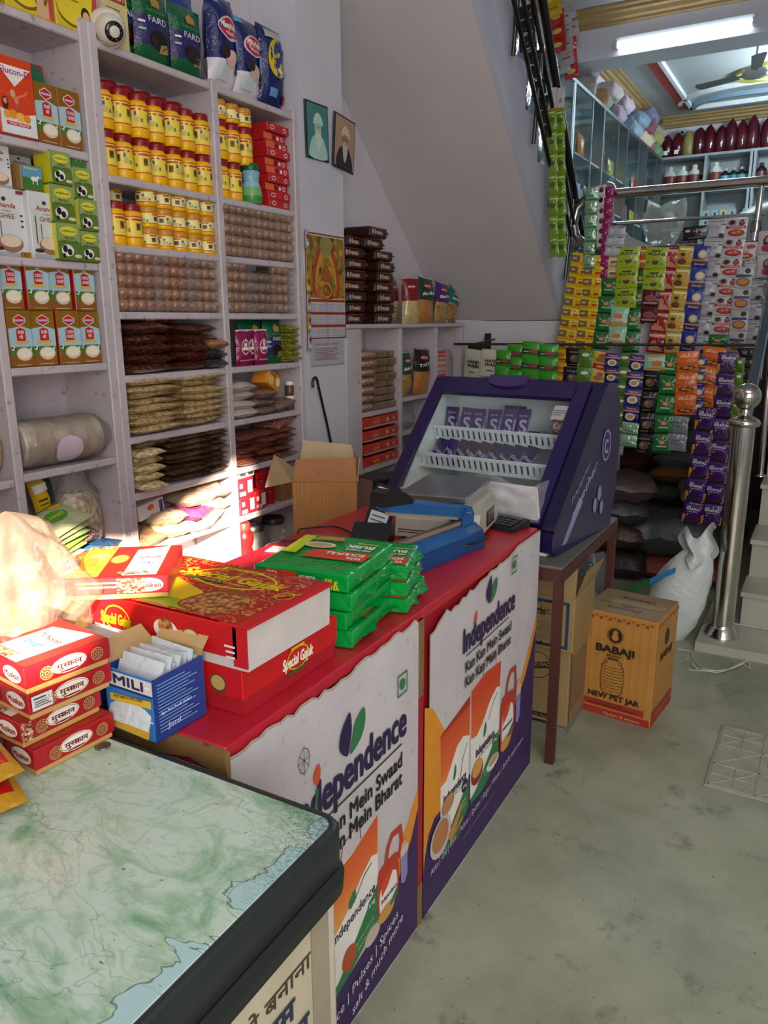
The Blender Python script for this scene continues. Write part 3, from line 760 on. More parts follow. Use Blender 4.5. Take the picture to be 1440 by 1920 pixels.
for i, (y, k) in enumerate(((2.80, 0), (2.86, 0), (2.80, 1), (2.86, 1), (2.80, 2), (2.86, 2))):
    t = thing('red_tin', f'small red tin behind the red cartons, {["lower", "middle", "upper"][k]} row {["left", "right"][i % 2]}', 'tin', (XF - .06, y, z0 + .066 * k), group='red tins in the right bay')
    obj('tin_body', MB().lathe([(.026, 0), (.026, .055)], C('a8121c', .3), 16), t); obj('lid', MB().lathe([(.0275, .055), (.0275, .063), (.025, .0645)], C('7a0d14', .35), 16), t)
mb = MB().rbox(-.14, 0, 0, .12, 0, .12, C('9c6a3c', .7), .003); solo('brown_carton', mb, 'brown carton right of the red tins', 'box', None, (XF - .03, 2.92, z0))
# bottom shelf below: red bottle and clear jars
t = thing('red_bottle', 'waisted red squeeze bottle on the lowest shelf behind the counter', 'bottle', (XF - .03, 2.625, ZB[8]))
obj('bottle_body', MB().lathe([(.040, 0), (.044, .01), (.044, .11), (.034, .15), (.044, .19), (.042, .215), (.028, .235)], C('a51a1f', .25), 20), t)
obj('cap', MB().lathe([(.030, .235), (.030, .265), (.026, .27)], C('c2302a', .3), 16), t)
for i, y in enumerate((2.77, 2.93)):
    t = thing('storage_jar', 'large clear jar with dark lid on the lowest shelf, ' + ['left', 'right'][i], 'jar', (XF - .10, y, ZB[8]), group='clear jars on the lowest shelf')
    obj('jar_body', MB().lathe([(.06, 0), (.064, .01), (.064, .17), (.05, .19)], CLEAR('clear_plastic', 'cfd4d4', .35, .1), 20), t); obj('lid', MB().lathe([(.056, .19), (.056, .215), (.05, .22)], C('2b2a2c', .4), 20), t)

# ------------------------------------------------------------------ left bay
GOLD = W('b07f22', .25, 14, .15, .55)
GHL = C('c41f26', .4); SKYB = C('a9cddb', .4); GRS = C('4f7a2c', .5)
def ghee_box(variant, w=.085, h=.175, d=.07):
    mb = MB().rbox(-d, 0, 0, w, 0, h, C('8e5a1c', .3), .002)
    F = frame((0, 0, 0), (0, 1, 0), (0, 0, 1))
    it = [('r', .002, h * .68, w - .004, h * .31, GOLD), ('p', [(.002, h * .30), (w - .002, h * .30), (w - .002, h * .66), (w * .6, h * .72), (.002, h * .68)], SKYB), ('r', .002, h * .20, w - .004, h * .16, GRS), ('r', .002, .002, w - .004, h * .19, C('8e5a1c', .3)),
          ('p', [(w * .26, h * .86), (w * .5, h * .93), (w * .76, h * .86), (w * .76, h * .79), (w * .5, h * .72), (w * .26, h * .79)], WHT), ('p', [(w * .29, h * .855), (w * .5, h * .915), (w * .73, h * .855), (w * .73, h * .795), (w * .5, h * .735), (w * .29, h * .795)], GHL),
          ('r', w * .32, h * .825 - h * .02, w * .38, h * .035, C('c9b6d8')), ('p', [(w * .33, h * .66), (w * .5, h * .70), (w * .70, h * .66), (w * .70, h * .47), (w * .5, h * .43), (w * .33, h * .47)], GHL),
          ('p', [(w * .2, h * .46), (w * .82, h * .46), (w * .76, h * .41), (w * .26, h * .41)], C('d9b75a')), ('c', w * .58, h * .23, w * .33, h * .12, C('d9c9a6')), ('c', w * .58, h * .245, w * .29, h * .085, C('f0e8d2')), ('p', [(w * .6, h * .24), (w * .93, h * .36), (w * .86, h * .27)], C('dfe8c8')),
          ('c', w * .14, h * .33, w * .09, h * .035, WHT), ('c', w * .10, h * .34, w * .04, h * .02, BLK), ('c', w * .2, h * .32, w * .03, h * .02, BLK), ('r', w * .2, h * .035, w * .6, h * .008, C('e8dcc4'))]
    if variant == 0: it += [('t', 'DESI', w * .37, h * .585, w * .28, h * .055, WHT, .01), ('t', 'GHEE', w * .36, h * .50, w * .31, h * .06, WHT, .01)]
    else: it += [('t', 'देसी', w * .38, h * .585, w * .26, h * .055, WHT, .015), ('t', 'घी', w * .43, h * .50, w * .15, h * .055, WHT, .015)]
    art(mb, F, it)
    mb.box(-d + .002, -.002, -.0006, 0, .004, h - .004, C('b3161f', .35))
    return mb.data('ghee_box')
gb = [ghee_box(0), ghee_box(1)]
G4 = 'gold ghee boxes on the left bay third shelf'
for row in range(2):
    for i in range(6):
        y = 1.545 + .0905 * (i - 2) + (.0 if row else .006)
        if y > 1.83: continue
        if 1.50 - .10 < y < 1.54: y = y
        solo('ghee_box', gb[0 if row == 1 or i % 3 == 1 else 1], f'gold and red ghee box, {["lower", "upper"][row]} row on the third shelf, {ORD[i]}', 'box', G4, (XF - .02 - .012 * ((i + row) % 2), y, ZA[3] + .001 + row * .1755), (0, 0, -.10 if (row == 0 and i > 2) else .0))
for i, y in enumerate((1.735, 1.822)):
    solo('ghee_box', gb[1 - i], 'gold ghee box beside the orange glucose carton on the left bay top shelf, ' + ['left', 'right'][i], 'box', 'gold ghee boxes on the top left shelf', (XF - .012, y - .008, ZA[1] + .001), (0, 0, .0))
# white ghee cartons and green milk ghee cartons
def white_ghee(w, h, d=.09):
    mb = MB().rbox(-d, 0, 0, w, 0, h, C('d8dadc', .4), .002)
    F = frame((0, 0, 0), (0, 1, 0), (0, 0, 1)); G = C('8a6a3a')
    art(mb, F, [('r', .003, .002, w - .006, h * .06, C('a9adb3', .3)), ('t', 'Ananda', w * .2, h * .72, w * .55, h * .075, C('a8342a'), .012), ('t', 'PURE', w * .38, h * .655, w * .22, h * .03, G), ('t', 'GHEE', w * .27, h * .565, w * .42, h * .07, G, .01),
                ('c', w * .44, h * .84, w * .06, h * .03, C('5a2f1a')), ('r', w * .13, h * .22, w * .03, h * .42, C('5a3a22')), ('r', w * .28, h * .30, w * .02, h * .22, C('5a3a22')), ('c', w * .52, h * .20, w * .34, h * .13, C('9a6f52')), ('c', w * .52, h * .235, w * .29, h * .09, C('e2cdb6')), ('c', w * .18, h * .12, w * .14, h * .03, C('3f2a20')),
                ('c', w * .88, h * .62, w * .04, h * .014, BLK), ('c', w * .88, h * .54, w * .04, h * .014, BLK), ('c', w * .88, h * .46, w * .04, h * .014, BLK), ('r', w * .78, h * .93, w * .2, h * .05, C('7a3a22'))])
    return mb.data('ghee_carton')
wg = white_ghee(.125, .20); wg2 = white_ghee(.085, .135)
z = ZA[2] + .001
for i, (y, zz, xx, m) in enumerate(((1.665, 0, -.008, wg), (1.54, .0, -.03, wg), (1.605, .0, .0, wg2), (1.40, .0, -.01, wg), (1.56, .2005, -.045, wg2), (1.60, .2, -.16, wg), (1.46, .2005, -.03, wg2), (1.70, .200, -.13, wg2))):
    if i == 2: y = 1.577; xx = .0; continue
    solo('ghee_carton', m, 'white ghee carton on the left bay second shelf, ' + ['large, front right', 'large, second from the right', '', 'large, leftmost in front', 'small, upper row middle', 'large, upper row at the back', 'small, upper row left', 'small, upper row right at the back'][i], 'box', 'white ghee cartons on the left bay', (XF + xx, y, z + zz))
def green_ghee(w, h, d=.08, seed=0):
    mb = MB().rbox(-d, 0, 0, w, 0, h, W('5e7a2a', .3, 20, .2), .002)
    F = frame((0, 0, 0), (0, 1, 0), (0, 0, 1)); DG = C('2b4a16')
    art(mb, F, [('r', .003, h * .5, w - .006, h * .49, C('93a85e', .35)), ('c', w * .5, h * .78, w * .36, h * .13, C('e3dc3a', .4)), ('t', 'milkfood', w * .22, h * .755, w * .56, h * .06, DG, .01), ('t', 'RICH', w * .32, h * .57, w * .36, h * .06, DG, .02), ('t', 'DESI GHEE', w * .14, h * .49, w * .72, h * .05, DG, .01),
                ('c', w * .38, h * .26, w * .26, h * .16, WHT), ('c', w * .28, h * .30, w * .10, h * .10, BLK), ('c', w * .46, h * .22, w * .10, h * .09, BLK), ('c', w * .22, h * .12, w * .06, h * .06, BLK), ('c', w * .8, h * .12, w * .16, h * .05, C('d8d8a8'))])
    mb.box(-d + .002, -.002, -.0006, 0, .004, h - .004, C('d8d02a', .35))
    return mb.data('milk_ghee_carton')
gg = green_ghee(.092, .115); gs = green_ghee(.078, .098)
G5 = 'green milk ghee cartons in the left bay'
for i, (y, zz, xx, m) in enumerate(((1.735, .0, .0, gg), (1.83, .0, -.004, gs), (1.738, .1155, -.01, gg), (1.832, .0985, -.01, gs), (1.745, .231, -.02, gs), (1.835, .197, -.02, gs))):
    pass
YG = [(1.797 - .01, 0, gg, 'lower left'), (1.883 - .008, 0, gs, 'lower right')]
for i, (y, zz, m, nm) in enumerate(((1.742, 0, gg, 'bottom left'), (1.836, 0, gs, 'bottom right'), (1.742, .1155, gg, 'middle left'), (1.836, .0985, gs, 'middle right'), (1.750, .231, gs, 'top left'), (1.836, .197, gs, 'third up on the right'))):
    solo('milk_ghee_carton', m, f'green milk ghee carton with cow print, {nm} of the group', 'box', G5, (XF + .012 - .006 * (i % 3), y, z + zz))
def cowbox():
    mb = MB().rbox(-.08, 0, 0, .082, 0, .075, C('8a6a34', .35), .002)
    art(mb, frame((0, 0, 0), (0, 1, 0), (0, 0, 1)), [('r', .004, .036, .074, .036, C('5f9fc8')), ('r', .004, .004, .074, .034, C('3f7a34')), ('c', .048, .036, .014, .007, WHT), ('c', .062, .042, .005, .004, WHT), ('r', .040, .02, .003, .014, WHT), ('r', .056, .02, .003, .014, WHT), ('r', .012, .062, .05, .005, C('d8c27a'))])
    return mb.data('cow_box')
cb_ = cowbox()
solo('cow_box', cb_, 'small box with a white cow on blue sky, lying above the white ghee cartons', 'box', 'cow picture boxes', (XF - .015, 1.655, z + .201), (0, 0, .06))
solo('cow_box', cb_, 'small box with a white cow on blue sky, top right of the green cartons', 'box', 'cow picture boxes', (XF - .02, 1.828, z + .2955), (0, 0, -.03))
# top-left shelf: glucose carton, red carton, cream canister
mb = MB().rbox(-.07, 0, 0, .125, 0, .215, W('d8431c', .3, 12, .1), .002)
art(mb, frame((0, 0, 0), (0, 1, 0), (0, 0, 1)), [('p', [(.004, .19), (.118, .19), (.06, .135)], WHT), ('t', 'Glucon-D', .006, .168, .108, .018, C('a02a8a'), .015), ('c', .05, .115, .009, .011, C('d9a07a')), ('l', [(.05, .10), (.02, .115), (.006, .108)], .007, C('d8512c')), ('l', [(.05, .10), (.09, .118), (.10, .128)], .007, C('e87048')),
     ('p', [(.003, .003), (.122, .003), (.122, .07), (.06, .055), (.003, .07)], C('dfe6ea')), ('c', .022, .085, .010, .018, C('3a1d16')), ('c', .022, .090, .006, .008, C('d2a080')), ('c', .060, .085, .010, .018, C('c8502c')), ('c', .060, .097, .007, .010, C('c89070')),
     ('c', .025, .055, .013, .012, C('f0a030')), ('c', .045, .058, .014, .013, C('e88f1a')), ('c', .068, .053, .015, .013, C('f5b64a')), ('c', .09, .052, .012, .012, C('e88f1a')), ('r', .02, .027, .08, .010, C('c81f2a')), ('t', 'TANGY ORANGE', .026, .029, .068, .006, WHT, .01)])
solo('glucose_carton', mb, 'orange glucose powder carton with a family and orange slices printed on', 'box', None, (XF + .004, 1.592, ZA[1] + .001))
mb = MB().rbox(-.09, 0, 0, .085, 0, .255, C('a8231c', .45), .002)
art(mb, frame((0, 0, 0), (0, 1, 0), (0, 0, 1)), [('c', .05, .215, .035, .036, C('1f6a4a')), ('t', 'केसरी जीवन', .012, .155, .058, .014, C('e8a080'), .01), ('r', .01, .125, .055, .007, C('3a1410')), ('r', .012, .105, .045, .006, C('e8c0b0')), ('r', .012, .090, .04, .006, C('d8a090')), ('c', .02, .062, .008, .008, C('d8c8b0')), ('c', .062, .050, .018, .022, C('33241c'))])
solo('tonic_carton', mb, 'tall dark red tonic carton behind the gold ghee boxes', 'box', None, (XF - .11, 1.765, ZA[1] + .001))

t = thing('cream_canister', 'cream canister with orange lid at the far left of the top left shelf', 'jar', (XF - .13, 1.585, ZA[1] + .001))
obj('canister_body', MB().lathe([(.048, 0), (.05, .004), (.05, .25), (.044, .265)], C('d8d2bc', .4), 24, mats=[C('b8a860', .4), C('8a9a58', .4), C('d8d2bc', .4)]), t)
obj('lid', MB().lathe([(.046, .262), (.046, .285), (.040, .292)], C('c4421c', .35), 24), t)
# left bay: roll of papad, open shelf
t = thing('papad_bag', 'long clear bag of stacked round papads lying on the empty left shelf', 'bag', (XF - .075, 1.56, ZA[4] + .085), (0, 0, -.04))
PD = FOOD('d8cdb4', 'b8a688', 16, .35, .7, 'b8a890')
mb = MB(); n = 30
prof = []
for i in range(n * 2 + 1): prof.append((.072 + (.006 if i % 2 else -.005) + .002 * math.sin(i * 1.7), i * .30 / (n * 2)))
mb.lathe(prof, PD, 22, T=Matrix.Rotation(-math.pi / 2, 4, 'X'))
obj('papads', mb, t)
obj('plastic_bag', MB().lathe([(.02, -.012), (.078, -.008), (.0815, .05), (.080, .15), (.0815, .28), (.076, .31), (.05, .335), (.045, .36)], CLEAR('clear_plastic', 'efe6ee', .28, .15, 20, .9), 22, T=Matrix.Rotation(-math.pi / 2, 4, 'X')), t)
mb = MB()
def cyl(u, v): 
    a = -.35 + (v - .5) * 1.25; rr = .0835
    return (rr * math.cos(a), .155 + (u - .5) * .105 * math.sqrt(max(0, 1 - (2 * v - 1) ** 2)) , rr * math.sin(a))
mb.grid(cyl, 8, 12, C('cdb9cd', .4))
obj('round_label', mb, t, label='pale pink round label')
# crowded lower left shelf
def standbag(name, label, cat, loc, w, h, d, m, rot=(0, 0, 0), seed=0, top=None, topm=None):
    t = thing(name, label, cat, loc, rot)
    mb = MB()
    def fn(u, v):
        a = u * 2 * math.pi; b = math.sin(math.pi * min(1, v * .93 + .03)) ** .35
        nz = 1 + .10 * noise.noise(Vector((math.cos(a) * 2 + seed, math.sin(a) * 2, v * 4)))
        return (d / 2 * math.cos(a) * b * nz, w / 2 * math.sin(a) * b * nz, v * h)
    mb.grid(fn, 20, 12, m); obj('contents', mb, t)
    if top:
        mb = MB()
        def fn2(u, v):
            a = u * 2 * math.pi; q = (1 - v) ** 1.2 * .55 + .12 + .10 * v
            nz = 1 + .35 * noise.noise(Vector((math.cos(a) * 3 + seed, math.sin(a) * 3, v * 3)))
            return (d / 2 * math.cos(a) * q * 1.4 * nz, w / 2 * math.sin(a) * q * 1.5 * nz, h * .88 + v * top)
        mb.grid(fn2, 20, 8, topm or CLEAR()); obj('bag_neck', mb, t)
    return t
standbag('nut_bag', 'clear bag of beige nuts standing at the right of the crowded lower left shelf', 'bag', (XF - .10, 1.80, ZA[5]), .19, .235, .12, FOOD('d8c6a6', '8f7658', 42, .35, 1.0, 'c6b08c'), (0, 0, 0), 2, .14, CLEAR('clear_plastic', 'f4f0ee', .35, .12))
mb = MB(); dr = pillow(mb, frame((0, 0, .075), (0, 1, 0), (0, 0, 1)), .10, .17, .06, lambda u, v: W('173a28', .2, 30, .5) if u > .45 else W('d8b020', .25, 30, .4), 3)
art(mb, frame((0, 0, .075), (0, 1, 0), (0, 0, 1)), [('r', -.045, .02, .05, .03, WHT), ('r', -.04, -.01, .03, .006, BLK), ('r', -.04, -.025, .03, .004, BLK)], drape=dr)
solo('cheese_puff_bag', mb, 'twisted yellow and green bag standing behind the beige nut bag', 'bag', None, (XF - .14, 1.705, ZA[5] + .17), (.25, 0, .2))
GW = W('6f9a3a', .25, 30, .5)
for i in range(6):
    mb = MB(); F = frame((0, 0, 0), (0, 1, 0), (-1, 0, .0))
    m_ = [W('c9c8a0', .3), W('7fa352', .3), GW, W('86a06a', .3), W('a8ad78', .3), W('c3c79a', .3)][i]
    dr = pillow(mb, F, .17, .15, .03, m_, i)
    if i == 5: art(mb, F, [('c', -.01, .0, .05, .03, C('58a032')), ('t', 'PAPAD', -.035, -.006, .06, .014, C('d8d838'), .02), ('c', .035, .045, .028, .014, C('e8c42a')), ('r', -.08, .06, .16, .01, GRN)], drape=dr, eps=.001)
    solo('papad_packet', mb, f'green and cream papad packet in the slanting heap on the lower left shelf, {LVL[i] if i < 5 else "topmost"}', 'packet', 'papad packets on the lower left shelf', (XF - .05 + .006 * i, 1.635 + .004 * i, ZA[5] + .045 + .026 * i), (.22, .12 + .03 * i, .1 * (i % 3)))
for i, (y, hx) in enumerate(((1.63, '1f3f78'), (1.73, 'b5542c'), (1.80, '28507e'))):
    mb = MB(); lay_bag(mb, .17, .15, .03, W(hx, .25, 30, .5), i); solo('flat_packet', mb, ['dark blue', 'orange-brown', 'steel blue'][i] + ' flat packet at the bottom of the lower left shelf heap', 'packet', 'flat packets under the papad heap', (XF - .05, y, ZA[5] + .003 + .012 * i), (0, 0, .2 * i))
mb = MB(); lay_bag(mb, .15, .13, .05, FOOD('4a3036', '7a5a60', 120, .3), 3); solo('dark_grain_bag', mb, 'bag of dark purple grain between the papad packets and the nut bag', 'bag', None, (XF - .07, 1.745, ZA[5] + .075), (.5, .3, 0))
standbag('popcorn_bag', 'clear bag of yellow snack puffs cut by the left edge of the frame', 'bag', (XF - .08, 1.445, ZA[4] - .008), .14, .19, .12, FOOD('c9a868', '8f6f3c', 34, .35, 1.0, 'b89858'), (0, 0, 0), 5)
# sunlit mess on the lower middle shelves
mb = MB().rbox(-.15, 0, 0, .15, 0, .06, C('d8d6d8', .5), .003); art(mb, frame((0, 0, 0), (0, 1, 0), (0, 0, 1)), [('r', .12, .004, .022, .05, C('3a4f78')), ('c', .07, .04, .02, .012, C('e0602a'))])
solo('ration_box', mb, 'white box with dark blue edge on the lower middle shelf', 'box', None, (XF - .06, 2.05, ZB[7] + .09), (.1, 0, .1))
for i, (y, zz, hx, nm) in enumerate(((2.05, 0, '8a6a50', 'brown paper'), (2.16, .01, 'c9b28a', 'tan'), (2.28, 0, 'b890a0', 'pink'), (2.38, .01, 'c4a888', 'beige'), (2.18, .055, 'b09a86', 'grey-brown'), (2.32, .05, '8a3a6a', 'magenta'), (2.42, .065, 'cbb8a0', 'cream'), (2.34, .10, 'c8b09c', 'pale'), (2.44, .115, 'a8988a', 'dusty'))):
    mb = MB(); lay_bag(mb, .19, .16, .055, W(hx, .35, 30, .7), i + 11, lump=.5)
    solo('crumpled_packet', mb, f'{nm} crumpled packet on the cluttered lower middle shelf', 'packet', 'packets on the cluttered lower middle shelf', (XF - .08 + .01 * (i % 2), y, ZB[7] + zz + .002), (random.uniform(-.2, .3), random.uniform(-.1, .1), random.uniform(-.4, .4)))
for i, (y, hx) in enumerate(((2.10, 'd8c8a0'), (2.24, 'e0d060'), (2.38, 'd8d0c8'))):
    mb = MB().rbox(-.16, 0, 0, .12, 0, .12 + .02 * i, C(hx, .5), .004); solo('storage_carton', mb, ['tan', 'yellow', 'white'][i] + ' carton on the bottom middle shelf behind the sweet boxes', 'box', 'cartons on the bottom middle shelf', (XF - .04, y - .06, ZB[8] + .001))
# ------------------------------------------------------------------ top of the shelving
zt = ZA[0] + .001
def cereal(y, label):
    mb = MB().rbox(-.09, 0, 0, .165, 0, .27, C('d6bf2c', .4), .003)
    art(mb, frame((0, 0, 0), (0, 1, 0), (0, 0, 1)), [('p', smooth_poly([(.004, .06), (.05, .012), (.11, .02), (.15, .07), (.15, .265), (.004, .265)], 4), C('7a5a20')), ('p', smooth_poly([(.004, .068), (.05, .02), (.105, .028), (.142, .075), (.142, .265), (.004, .265)], 4), C('e8d02c', .4)),
         ('r', .148, .004, .015, .262, C('c84050')), ('c', .03, .10, .018, .018, C('dfe8d8')), ('c', .03, .10, .013, .013, GRN), ('c', .115, .055, .018, .024, C('2a1a18')), ('c', .117, .048, .014, .019, C('e0b090')), ('c', .125, .02, .022, .02, C('e0b090')), ('c', .12, .16, .024, .032, C('3a1c18')), ('c', .122, .155, .016, .022, C('e0b090')), ('c', .012, .17, .014, .018, BLU),
         ('r', .05, .12, .05, .004, C('6a5a30')), ('r', .055, .10, .04, .003, C('6a5a30')), ('r', .052, .19, .05, .004, C('6a5a30')), ('r', .055, .085, .035, .003, C('6a5a30'))])
    return solo('baby_food_box', mb, label, 'box', 'yellow boxes on top of the shelving', (XF - .010, y, zt))
cereal(1.665, 'yellow box with mother and child print on top of the shelving, left'); cereal(1.838, 'yellow box with mother and child print on top of the shelving, right')
mb = MB().rbox(-.09, 0, 0, .11, 0, .26, W('c85a22', .25, 12, .2), .008); art(mb, frame((0, 0, 0), (0, 1, 0), (0, 0, 1)), [('r', .004, .002, .102, .030, C('2c2a6a')), ('r', .02, .1, .07, .06, C('e8a04a'))])
solo('cereal_pack', mb, 'orange pack with a dark blue foot on the top left corner', 'packet', None, (XF - .010, 1.535, zt))
mb = MB().rbox(-.07, 0, 0, .14, 0, .29, C('d8c98a', .45), .002); art(mb, frame((0, 0, 0), (0, 1, 0), (0, 0, 1)), [('t', 'CORN', .03, .235, .09, .030, BLK, .03), ('t', 'FLAKES', .025, .195, .10, .030, BLK, .03), ('r', .03, .145, .10, .026, C('a83a2a')), ('t', 'POWER OF 5', .035, .153, .09, .010, C('e8d8b0'), .01), ('r', .045, .12, .06, .004, C('8a7a50')), ('r', .045, .10, .05, .003, C('8a7a50')), ('r', .045, .06, .07, .003, C('8a7a50')), ('r', .0, .0, .02, .28, C('c9a0a0'))])
solo('corn_flakes_box', mb, 'cream corn flakes box behind the dome camera on top of the shelving', 'box', None, (XF - .03, 2.015, zt))
for i, (y, dx) in enumerate(((2.17, -.05), (2.255, -.01), (2.42, .0))):
    fard(f'green and purple date pouch on top of the shelving, {ORD[i]}', (XF - .03 + dx, y + .01, zt), .165, .25 - .01 * i, seed=i + 2)
def diaper(y, w, h, label, v, lean=0):
    NB = W('16225e', .22, 25, .5); SKY = W('4fa8d8', .25, 25, .4)
    mb = MB(); F = frame((0, 0, h / 2), (0, 1, 0), (0, 0, 1))
    dr = pillow(mb, F, w, h, .10, (lambda u, vv: W('d8d4dc', .3, 25, .4) if vv + u * .12 < .34 else (SKY if vv > .86 and u < .4 else NB)) if v < 2 else (lambda u, vv: NB), y * 3, seal=.05)
    if v < 2: its = [('c', w * .05, h * .14, w * .36, h * .13, C('d8c8d8')), ('c', w * .05, h * .14, w * .32, h * .11, C('c4223a', .35)), ('t', 'MamyPoko', -w * .23, h * .14, w * .56, h * .07, WHT, .03, .1), ('t', 'PANTS', -w * .12, h * .07, w * .34, h * .035, WHT, .02, .1),
                 ('c', w * .02, -h * .18, w * .20, h * .09, C('e0b8a8')), ('c', -w * .15, -h * .12, w * .14, h * .07, C('2a1a1a')), ('c', w * .3, -h * .05, w * .10, h * .12, C('8fa8d8')), ('c', w * .25, -h * .30, w * .07, h * .035, C('3a3a44')), ('r', -w * .40, -h * .42, w * .4, h * .16, C('c8d0d0'))]
    else: its = [('c', w * .02, h * .10, w * .36, h * .24, C('d8c020', .35)), ('c', w * .12, h * .08, w * .30, h * .24, C('1c3a8a', .35)), ('t', 'MamyPoko', w * .0, -h * .08, h * .0 + w * .48, h * .07, WHT, .03, 0, .0), ('r', -w * .3, -h * .38, w * .3, h * .1, C('5f9fd8')), ('c', w * .35, -h * .38, w * .12, h * .06, C('c8281c')), ('r', -w * .38, h * .33, w * .6, h * .10, C('b8b4b0'))]
    art(mb, F, its, drape=dr, eps=.0012)
    return solo('diaper_pack', mb, label, 'packet', 'blue diaper packs on top of the shelving', (XF - .045, y, zt), (0, 0, .02))
diaper(2.64, .16, .335, 'blue diaper pack with red heart on top of the shelving, leftmost', 0); diaper(2.79, .17, .30, 'blue diaper pack with red heart and baby, middle of the three', 1); diaper(2.955, .165, .315, 'blue diaper pack with yellow oval and grey handle, rightmost', 2)
mb = MB(); pillow(mb, frame((0, 0, .17), (0, 1, 0), (0, 0, 1)), .14, .34, .08, W('1c3a86', .22, 25, .5), 8); solo('diaper_pack', mb, 'blue diaper pack standing at the back left of the heart packs', 'packet', None, (XF - .16, 2.55, zt))
# dome camera clamped on the shelf edge
t = thing('security_camera', 'white dome security camera fixed to the top shelf edge', 'camera', (XF - .01, 2.035, 2.500), Vector((.86, -.34, -.36)).to_track_quat('Z', 'Y').to_euler())
t.scale = (1.12, 1.12, 1.12)
CW = C('d8d2c6', .4)
obj('base_ring', MB().lathe([(.052, 0), (.055, .004), (.055, .014), (.050, .022)], CW, 28), t)
obj('dome', MB().sphere((0, 0, .030), .043, CW, 24, 14), t)
obj('lens_window', MB().lathe([(.027, .062), (.027, .067), (.024, .069), (.010, .0705)], C('141416', .15), 24, T=Matrix.Rotation(.0, 4, 'X')), t, label='black lens window ringed with infrared dots')
mb = MB()
for q in range(10): mb.sphere((.019 * math.cos(q * .628), .019 * math.sin(q * .628), .0700), .0016, C('8a8a88', .3), 6, 4)
obj('infrared_lights', mb, t)
# ------------------------------------------------------------------ pillar: portraits, calendar, notice, cane
FP = lambda y, z, dx=0: frame((-2.2 + dx, y, z), (0, 1, 0), (0, 0, 1))
def portrait(y, z, label, bg, robe, turban, dx, tilt, face, beard):
    t = thing('framed_portrait', label, 'picture', (-2.2 + dx, y, z), (tilt, 0, 0), 'framed portraits on the pillar')
    w, h = .19, .245
    mb = MB().rbox(0.0, .008, 0, w, 0, h, C('15161a', .3), .002); obj('frame', mb, t)
    F = frame((.009, 0, 0), (0, 1, 0), (0, 0, 1)); mb = MB(); e = .009
    art(mb, F, [('r', e, e, w - 2 * e, h - 2 * e, bg), ('p', smooth_poly([(.03, e), (.165, e), (.155, .07), (.125, .105), (.07, .105), (.035, .07)], 4), robe), ('c', .098, .135, .028, .037, face), ('p', smooth_poly([(.078, .12), (.12, .12), (.115, .06), (.10, .035), (.085, .06)], 4), beard),
                ('p', smooth_poly([(.062, .15), (.072, .185), (.10, .203), (.13, .185), (.138, .15), (.10, .163)], 4), turban), ('c', .088, .142, .004, .0025, BLK), ('c', .110, .142, .004, .0025, BLK), ('r', .093, .118, .014, .003, C('4a3a38'))])
    obj('picture', mb, t)
portrait(3.148, 2.288, 'teal framed portrait of a white-bearded man in a white turban', C('3f7f7c', .3), C('a9cfc8', .4), C('b9d8cc', .4), .001, .02, C('a8c0b0', .4), C('c8dcd4', .4))
portrait(3.352, 2.286, 'brown framed portrait of a bearded man in a cream turban and black coat', C('a88a74', .3), C('1d1d20', .4), C('cdbb90', .4), .011, -.10, C('9a7258', .4), C('b9b2a4', .4))
t = thing('wall_calendar', 'wall calendar with a red and gold deity painting above date tables', 'calendar', (-2.199, 3.118, 1.472))
mb = MB().box(0, .003, 0, .352, 0, .493, C('cfcac4', .5)); F = frame((.003, 0, 0), (0, 1, 0), (0, 0, 1))
def GOLDMIX():
    k = 'goldmix'
    if k not in _mats:
        m, nt, b = nodes_of('devotional_print'); v = tex(nt, 'ShaderNodeTexVoronoi', 38.0); r = ramp(nt, v.outputs['Color'], [(0.1, hexc('6e2416')), (0.35, hexc('b5892e')), (0.6, hexc('2f4a22')), (0.9, hexc('c9a23a'))])
        nt.links.new(r.outputs[0], b.inputs['Base Color']); b.inputs['Roughness'].default_value = .4; _mats[k] = m
    return _mats[k]
its = [('r', 0, 0, .352, .493, C('8e2a1e')), ('r', .008, .006, .336, .480, C('cdbfa0')), ('r', .012, .195, .328, .285, GOLDMIX())]
its += [('p', smooth_poly([(.08, .20), (.06, .30), (.10, .40), (.176, .47), (.25, .40), (.29, .30), (.27, .20)], 4), C('b53a20')), ('p', smooth_poly([(.10, .20), (.085, .30), (.12, .39), (.176, .45), (.23, .39), (.265, .30), (.25, .20)], 4), C('c9962e')),
        ('p', smooth_poly([(.10, .20), (.105, .30), (.14, .37), (.176, .40), (.21, .37), (.245, .30), (.25, .20)], 4), GOLDMIX()), ('p', smooth_poly([(.125, .44), (.14, .47), (.176, .478), (.21, .47), (.228, .44), (.20, .39), (.176, .375), (.15, .39)], 4), C('8f8f4a')), ('p', smooth_poly([(.176, .355), (.15, .335), (.13, .30), (.14, .275), (.21, .275), (.222, .30), (.20, .335)], 4), C('a8561c')), ('g', .176, .232, .050, .040, .012, C('c08a24')), ('g', .176, .232, .034, .026, .010, C('9a3a1c')), ('c', .105, .222, .020, .020, C('b86a24')), ('c', .247, .222, .020, .020, C('b86a24'))]
for r_ in range(3):
    its.append(('r', .012, .176 - r_ * .060, .328, .012, C('9a2e26')))
    for c_ in range(4):
        if c_ in (0, 1, 3): pass
        x0 = (.014, .095, .185, .262)[c_]; its.append(('r', x0, .126 - r_ * .060, .070, .046, C('c4c2cc')))
        for q in range(4): its.append(('r', x0 + .004, .131 - r_ * .06 + q * .010, .062, .004, C('9a9aae')))
    its.append(('r', .166, .126 - r_ * .060, .016, .046, C('a9a9b8')))
art(mb, F, its, eps=.0003); obj('sheet', mb, t)
